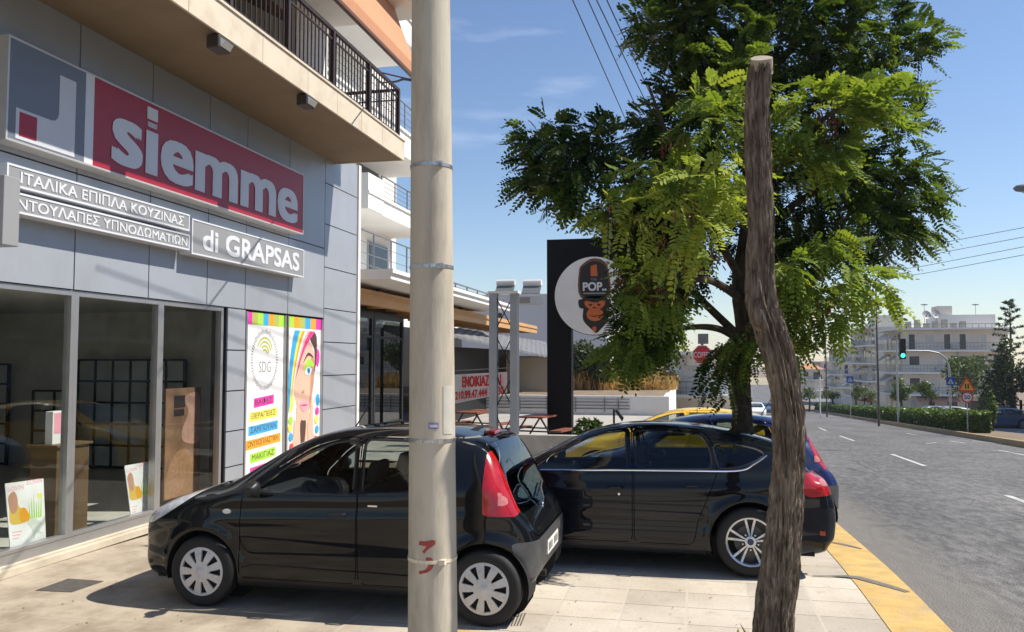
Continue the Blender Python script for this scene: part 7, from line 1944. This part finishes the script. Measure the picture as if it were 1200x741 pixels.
p = onD(1057, 400, 113); pr = onD(1172, 400, 113)
zr_ = onD(1100, 386, 113).z; zb1 = zr_ - 12.0
f1, zt1 = flats('cream four storey flats with white balcony slabs and dishes on the roof', p.x, pr.x, p.y, p.y + 11, zb1, 4, seed=4)
def roofbits(t, spec_):
    for nm, a, b, m_ in spec_: q = MB(); q.box(a, b); q.build(nm, m_, t, keep=True)
pz1 = zt1 + .12
roofbits(f1, [('penthouse', (p.x + 5.2, p.y + 2, pz1), (pr.x - .8, p.y + 8, pz1 + 1.9), WHITEP), ('roof_hut', (p.x + 5.4, p.y + 3, pz1 + 1.9), (p.x + 7.3, p.y + 6, pz1 + 3.2), CREAM)])
q = MB()
for k in range(8): q.box((p.x - .5 + k * 1.15, p.y + .4, pz1), (p.x + .2 + k * 1.15, p.y + .9, pz1 + .7 + .5 * ((k * 7) % 3) / 2))
q.build('roof_planter', AWN, f1, keep=True)
q = MB(); q.box((p.x - 1.0, p.y - .9, pz1 + .5), (pr.x, p.y - .85, pz1 + .56)); 
x = p.x - 1.0
while x < pr.x: q.box((x, p.y - .9, pz1), (x + .05, p.y - .85, pz1 + .5)); x += .8
q.build('roof_rail', RAILD, f1, keep=True)
for px, py, lab in ((1086, 369, 'grey satellite dish on the roof of the cream flats, the one at the left'), (1097, 368, 'grey satellite dish on the roof of the cream flats, the one at the right')):
    c = onD(px, py, 114); t = thing('satellite_dish', lab, 'satellite dish', (c.x, c.y, pz1), 'satellite dishes on the roof')
    q = MB(); nr = Vector((.25, -.9, .35)).normalized(); a_ = nr.cross(Vector((0, 0, 1))).normalized(); b_ = nr.cross(a_); vs = [c - nr * .12]; fs = []
    for ir, rr in enumerate((.3, .55, .62)):
        for k in range(20): vs.append(c + (a_ * math.cos(k * math.pi / 10) + b_ * math.sin(k * math.pi / 10)) * rr + nr * (.12 * (rr / .62) ** 2 - .12))
    for k in range(20):
        fs.append((0, 1 + k, 1 + (k + 1) % 20))
        for ir in range(2): fs.append((1 + ir * 20 + k, 1 + ir * 20 + (k + 1) % 20, 21 + ir * 20 + (k + 1) % 20, 21 + ir * 20 + k))
    q.add(vs, fs); q.build('reflector', mat('dish_grey', (.28, .29, .30), .5, var=.05), t, keep=True, smooth=True)
    q = MB(); q.cyl(c, (c.x, c.y + .2, pz1), .05, 6); q.cyl(c, c + nr * .55, .02, 5); q.build('mount', RAILD, t, keep=True)
for px, y0_, y1_, lab in ((1143, 356, 366, 'thin television aerial on the roof hut of the cream flats'), (1083, 356, 385, 'tall thin television aerial near the dishes')):
    a = onD(px, y0_, 115); t = thing('roof_aerial', lab, 'aerial', (a.x, a.y, pz1), 'television aerials'); q = MB(); q.cyl((a.x, a.y, pz1), a, .03, 5)
    for k in range(5): q.cyl((a.x - .5 + .05 * k, a.y, a.z - .1 - .03 * k), (a.x + .5 - .05 * k, a.y, a.z - .1 - .03 * k), .018, 4)
    q.build('mast', RAILD, t, keep=True)
# shop awning at the foot
q = MB(); q.prism([(p.y - 2.4, zb1 + 2.2), (p.y, zb1 + 2.9), (p.y, zb1 + 2.95), (p.y - 2.4, zb1 + 2.3)], 'X', p.x + 1.5, p.x + 6.5); q.build('shop_awning', mat('faded_red_awning', (.36, .16, .13), .8), f1, keep=True)
# stepped flats further on
p2 = onD(1027, 420, 136); zr2 = onD(1030, 384, 136).z
f2, zt2_ = flats('stepped flats with awnings and a blank side wall, behind the tall lamp', p2.x, p2.x + 12, p2.y, p2.y + 22, zr2 - 15.0, 5, front=False, seed=9, bd_=1.6)
roofbits(f2, [('stair_tower', (p2.x + .5, p2.y + 3, zt2_), (p2.x + 5, p2.y + 8, zt2_ + 2.2), PALE), ('water_tank', (p2.x + 1, p2.y + 12, zt2_ + .1), (p2.x + 2.5, p2.y + 14, zt2_ + 1.2), AWN)])
p3_ = onD(985, 430, 190); zr3 = onD(985, 409, 190).z
f3, zt3_ = flats('pale lower flats far down the road beyond the stepped ones', p3_.x, p3_.x + 14, p3_.y, p3_.y + 16, zr3 - 12, 4, front=True, seed=12)
p4 = onD(962, 440, 240); zr4 = onD(962, 424, 240).z
f4, _ = flats('pale grey block at the far end of the road', p4.x, p4.x + 16, p4.y, p4.y + 20, zr4 - 12, 4, seed=14, wallm=PALE)
p5 = onD(938, 440, 230); zr5 = onD(938, 433, 230).z
f5, z5 = flats('small far house with an orange tiled roof', p5.x, p5.x + 6, p5.y, p5.y + 12, zr5 - 9, 3, seed=15)
q = MB(); q.add([(p5.x - .6, p5.y - .6, z5), (p5.x + 6.6, p5.y - .6, z5), (p5.x + 6.6, p5.y + 12.6, z5), (p5.x - .6, p5.y + 12.6, z5), (p5.x + 3, p5.y + 4, z5 + 1.8), (p5.x + 3, p5.y + 8, z5 + 1.8)], [(0, 1, 4), (1, 2, 5, 4), (2, 3, 5), (3, 0, 4, 5)]); q.build('roof', mat('orange_roof_tiles', (.50, .22, .09), .8, var=.15), f5, keep=True)
# house behind the octagon sign and back building with tanks
p6 = onD(782, 440, 62); zr6 = onD(800, 414, 62).z
f6, _ = flats('white house with brown shutters partly hidden behind the octagon sign', p6.x, p6.x + 5.5, p6.y, p6.y + 9, zr6 - 6.4, 2, fh=3.2, seed=21, left=False, wallm=WHITEP, group='houses behind the wild plot')
bw_ = thing('brick_wall', 'bare brown brick wall at the end of the dry grass', 'wall', tuple(onD(775, 462, 52))); a = onD(752, 436, 52); b = onD(792, 440, 52); q = MB(); q.box((a.x, a.y, .6), (b.x, a.y + .25, a.z)); q.build('wall', mat('brown_brick', (.19, .10, .07), .9, var=.25, scale=6), bw_, keep=True)
p7 = onD(604, 345, 66); pr7 = onD(668, 345, 66)
bb = thing('back_building', 'plain white grey building with rooftop water heaters behind the lattice frame', 'building', (p7.x, p7.y, -1))
q = MB(); q.box((p7.x - 14, p7.y, -3), (pr7.x + 3, p7.y + 12, p7.z)); q.build('wall', mat('shaded_white_render', (.60, .60, .60), .9, var=.03), bb, keep=True)
a = onD(607, 347, 65.8); b = onD(636, 357, 65.8); q = MB(); q.box((a.x, p7.y - .06, b.z), (b.x, p7.y + .02, a.z)); f = q.build('window', BLIND, bb, keep=True); q = MB(); q.box((a.x + .1, p7.y - .08, b.z + .1), ((a.x + b.x) / 2, p7.y - .06, a.z - .1)); q.build('pane', mat('brown_shade', (.30, .25, .20), .8), f, keep=True)
for px, lab in ((593, 'solar water heater on the back building, seen left of the lattice cap'), (624, 'solar water heater on the back building, nearer the black sign')):
    c = onD(px, 342, 67); t = thing('water_heater', lab, 'water heater', (c.x, c.y, p7.z), 'rooftop water heaters')
    q = MB(); q.tube([(c.x - .75, c.y, p7.z + 1.0), (c.x + .75, c.y, p7.z + 1.0)], .28, 12); q.build('tank', PALE, t, keep=True); q = MB(); q.add([(c.x - .75, c.y - .9, p7.z + .1), (c.x + .75, c.y - .9, p7.z + .1), (c.x + .75, c.y, p7.z + .85), (c.x - .75, c.y, p7.z + .85), (c.x - .75, c.y - .85, p7.z + .02), (c.x + .75, c.y - .85, p7.z + .02), (c.x + .75, c.y + .05, p7.z + .77), (c.x - .75, c.y + .05, p7.z + .77)], [(0, 1, 2, 3), (7, 6, 5, 4), (0, 3, 7, 4), (1, 5, 6, 2), (0, 4, 5, 1)]); q.build('collector', RAILD, t, keep=True)
    q = MB()
    for dx in (-.6, .6): q.cyl((c.x + dx, c.y, p7.z), (c.x + dx, c.y, p7.z + .8), .04, 5)
    q.build('stand', RAILD, t, keep=True)
# flats across the road outside the picture: they are what the shop windows mirror
f8, _ = flats('cream flats across the road', 27, 40, -14, 8, -.2, 4, seed=31, front=False, group='flats across the road'); f9, _ = flats('pale flats across the road', 29, 42, 12, 72, -2.5, 4, seed=32, front=False, wallm=PALE, group='flats across the road')
for k, (x, y, h) in enumerate(((14.5, 3, 3.2), (14.2, 12, 3.6), (14.8, 21, 3.0))):
    t = thing('tree', ('dense roadside tree across the road opposite the shop', 'taller roadside tree across the road', 'small roadside tree across the road before the hedge')[k], 'tree', (x, y, road_z(y)), GT)
    leafcloud('crown', t, [(x, y, road_z(y) + h, 1.9, 1.9, 1.6, 700), (x + .8, y + .7, road_z(y) + h + .8, 1.2, 1.2, 1.1, 350), (x - .7, y - .9, road_z(y) + h + .3, 1.3, 1.2, 1.1, 350)], TL1, .16, seed=50 + k)
    q = MB(); q.tube([(x, y, road_z(y) - .1), (x, y, road_z(y) + h)], [.14, .06], 8); q.build('trunk', BARK2, t, keep=True)
# fence at the right edge
fz_ = onD(1185, 500, 58); t = thing('metal_fence', 'dark metal fence with stout posts at the right edge', 'fence', (fz_.x, fz_.y, road_z(fz_.y)))
q = MB(); zb_ = road_z(fz_.y)
for k in range(14): x = fz_.x - 1.2 + k * .62; q.box((x - .07, fz_.y - .07, zb_), (x + .07, fz_.y + .07, zb_ + 2.0)) if k % 3 == 0 else q.cyl((x, fz_.y, zb_), (x, fz_.y, zb_ + 1.7), .025, 5)
q.box((fz_.x - 1.2, fz_.y - .03, zb_ + 1.6), (fz_.x + 7, fz_.y + .03, zb_ + 1.68)); q.box((fz_.x - 1.2, fz_.y - .03, zb_ + .3), (fz_.x + 7, fz_.y + .03, zb_ + .36)); q.build('panel', BLACKM, t, keep=True)
q = MB(); q.box((fz_.x - 1.4, fz_.y - .15, zb_ - .3), (fz_.x + 8, fz_.y + .15, zb_ + .15)); q.build('footing', CONC, t, keep=True)
# ------------------------------------------------------------------ wires
WIRE = mat('dark_wire', (.03, .03, .035), .6)
def wire(name, label, pts, r, group=None):
    q = MB(); q.tube(pts, r, 5); return tag(q.build(name, WIRE, None), label, 'cable', group)
GW = 'overhead wires above the tree'
for i, (pa, pb, lab) in enumerate((((671, 0), (733, 140), 'single overhead wire left of the others above the tree'), ((689, 0), (752, 140), 'second overhead wire from the left above the tree'), ((699, 0), (757, 120), 'third overhead wire from the left above the tree'), ((711, 0), (762, 110), 'overhead wire nearest the leaves above the tree'))):
    A = onZ(*pa, 8.6 - .15 * i); B = onZ(*pb, 8.4 - .15 * i); d_ = B - A
    wire('overhead_wire', lab, [A - d_ * .8, A, B, B + d_ * 2.2], .011, GW)
GR = 'overhead wires crossing the right sky'
for i, (a, b) in enumerate(((300, 267), (312, 278), (324, 289.5), (332, 299))):
    A = onD(985, a + 3, 62); B = onD(1210, b - 2, 48); d_ = B - A; M_ = (A + B) / 2 - Vector((0, 0, .12))
    wire('overhead_wire', ('topmost', 'second from top', 'third from top', 'lowest')[i] + ' of the four thin wires in the right sky', [A - d_ * .6 + Vector((0, 0, .5)), A, M_, B, B + d_ * .6 + Vector((0, 0, .5))], .017, GR)
c0, r0 = pole_at(92)
P_ = catmull([onX(448, 97, -5.1), onD(463, 96, 9.5), onD(475, 93, 7), (c0.x - r0 * .5, c0.y + r0 * .8, c0.z)], 6, closed=False)
wire('service_cable', 'dark cable sagging from the balcony railing to the concrete pole', [tuple(p_) for p_ in P_], .012)
# ------------------------------------------------------------------ light summer haze over the far end of the road
hz = bpy.data.materials.new('summer_haze'); hz.use_nodes = True
_n = hz.node_tree.nodes; _l = hz.node_tree.links
_n.remove(_n['Principled BSDF']); _v = _n.new('ShaderNodeVolumePrincipled')
_v.inputs['Color'].default_value = (0.86, 0.91, 1.0, 1); _v.inputs['Density'].default_value = 0.0003; _v.inputs['Anisotropy'].default_value = 0.3
_l.new(_v.outputs[0], _n['Material Output'].inputs['Volume'])
q = MB(); q.box((-430, -330, -26), (640, 930, 24)); o = q.build('haze', hz); o['kind'] = 'stuff'
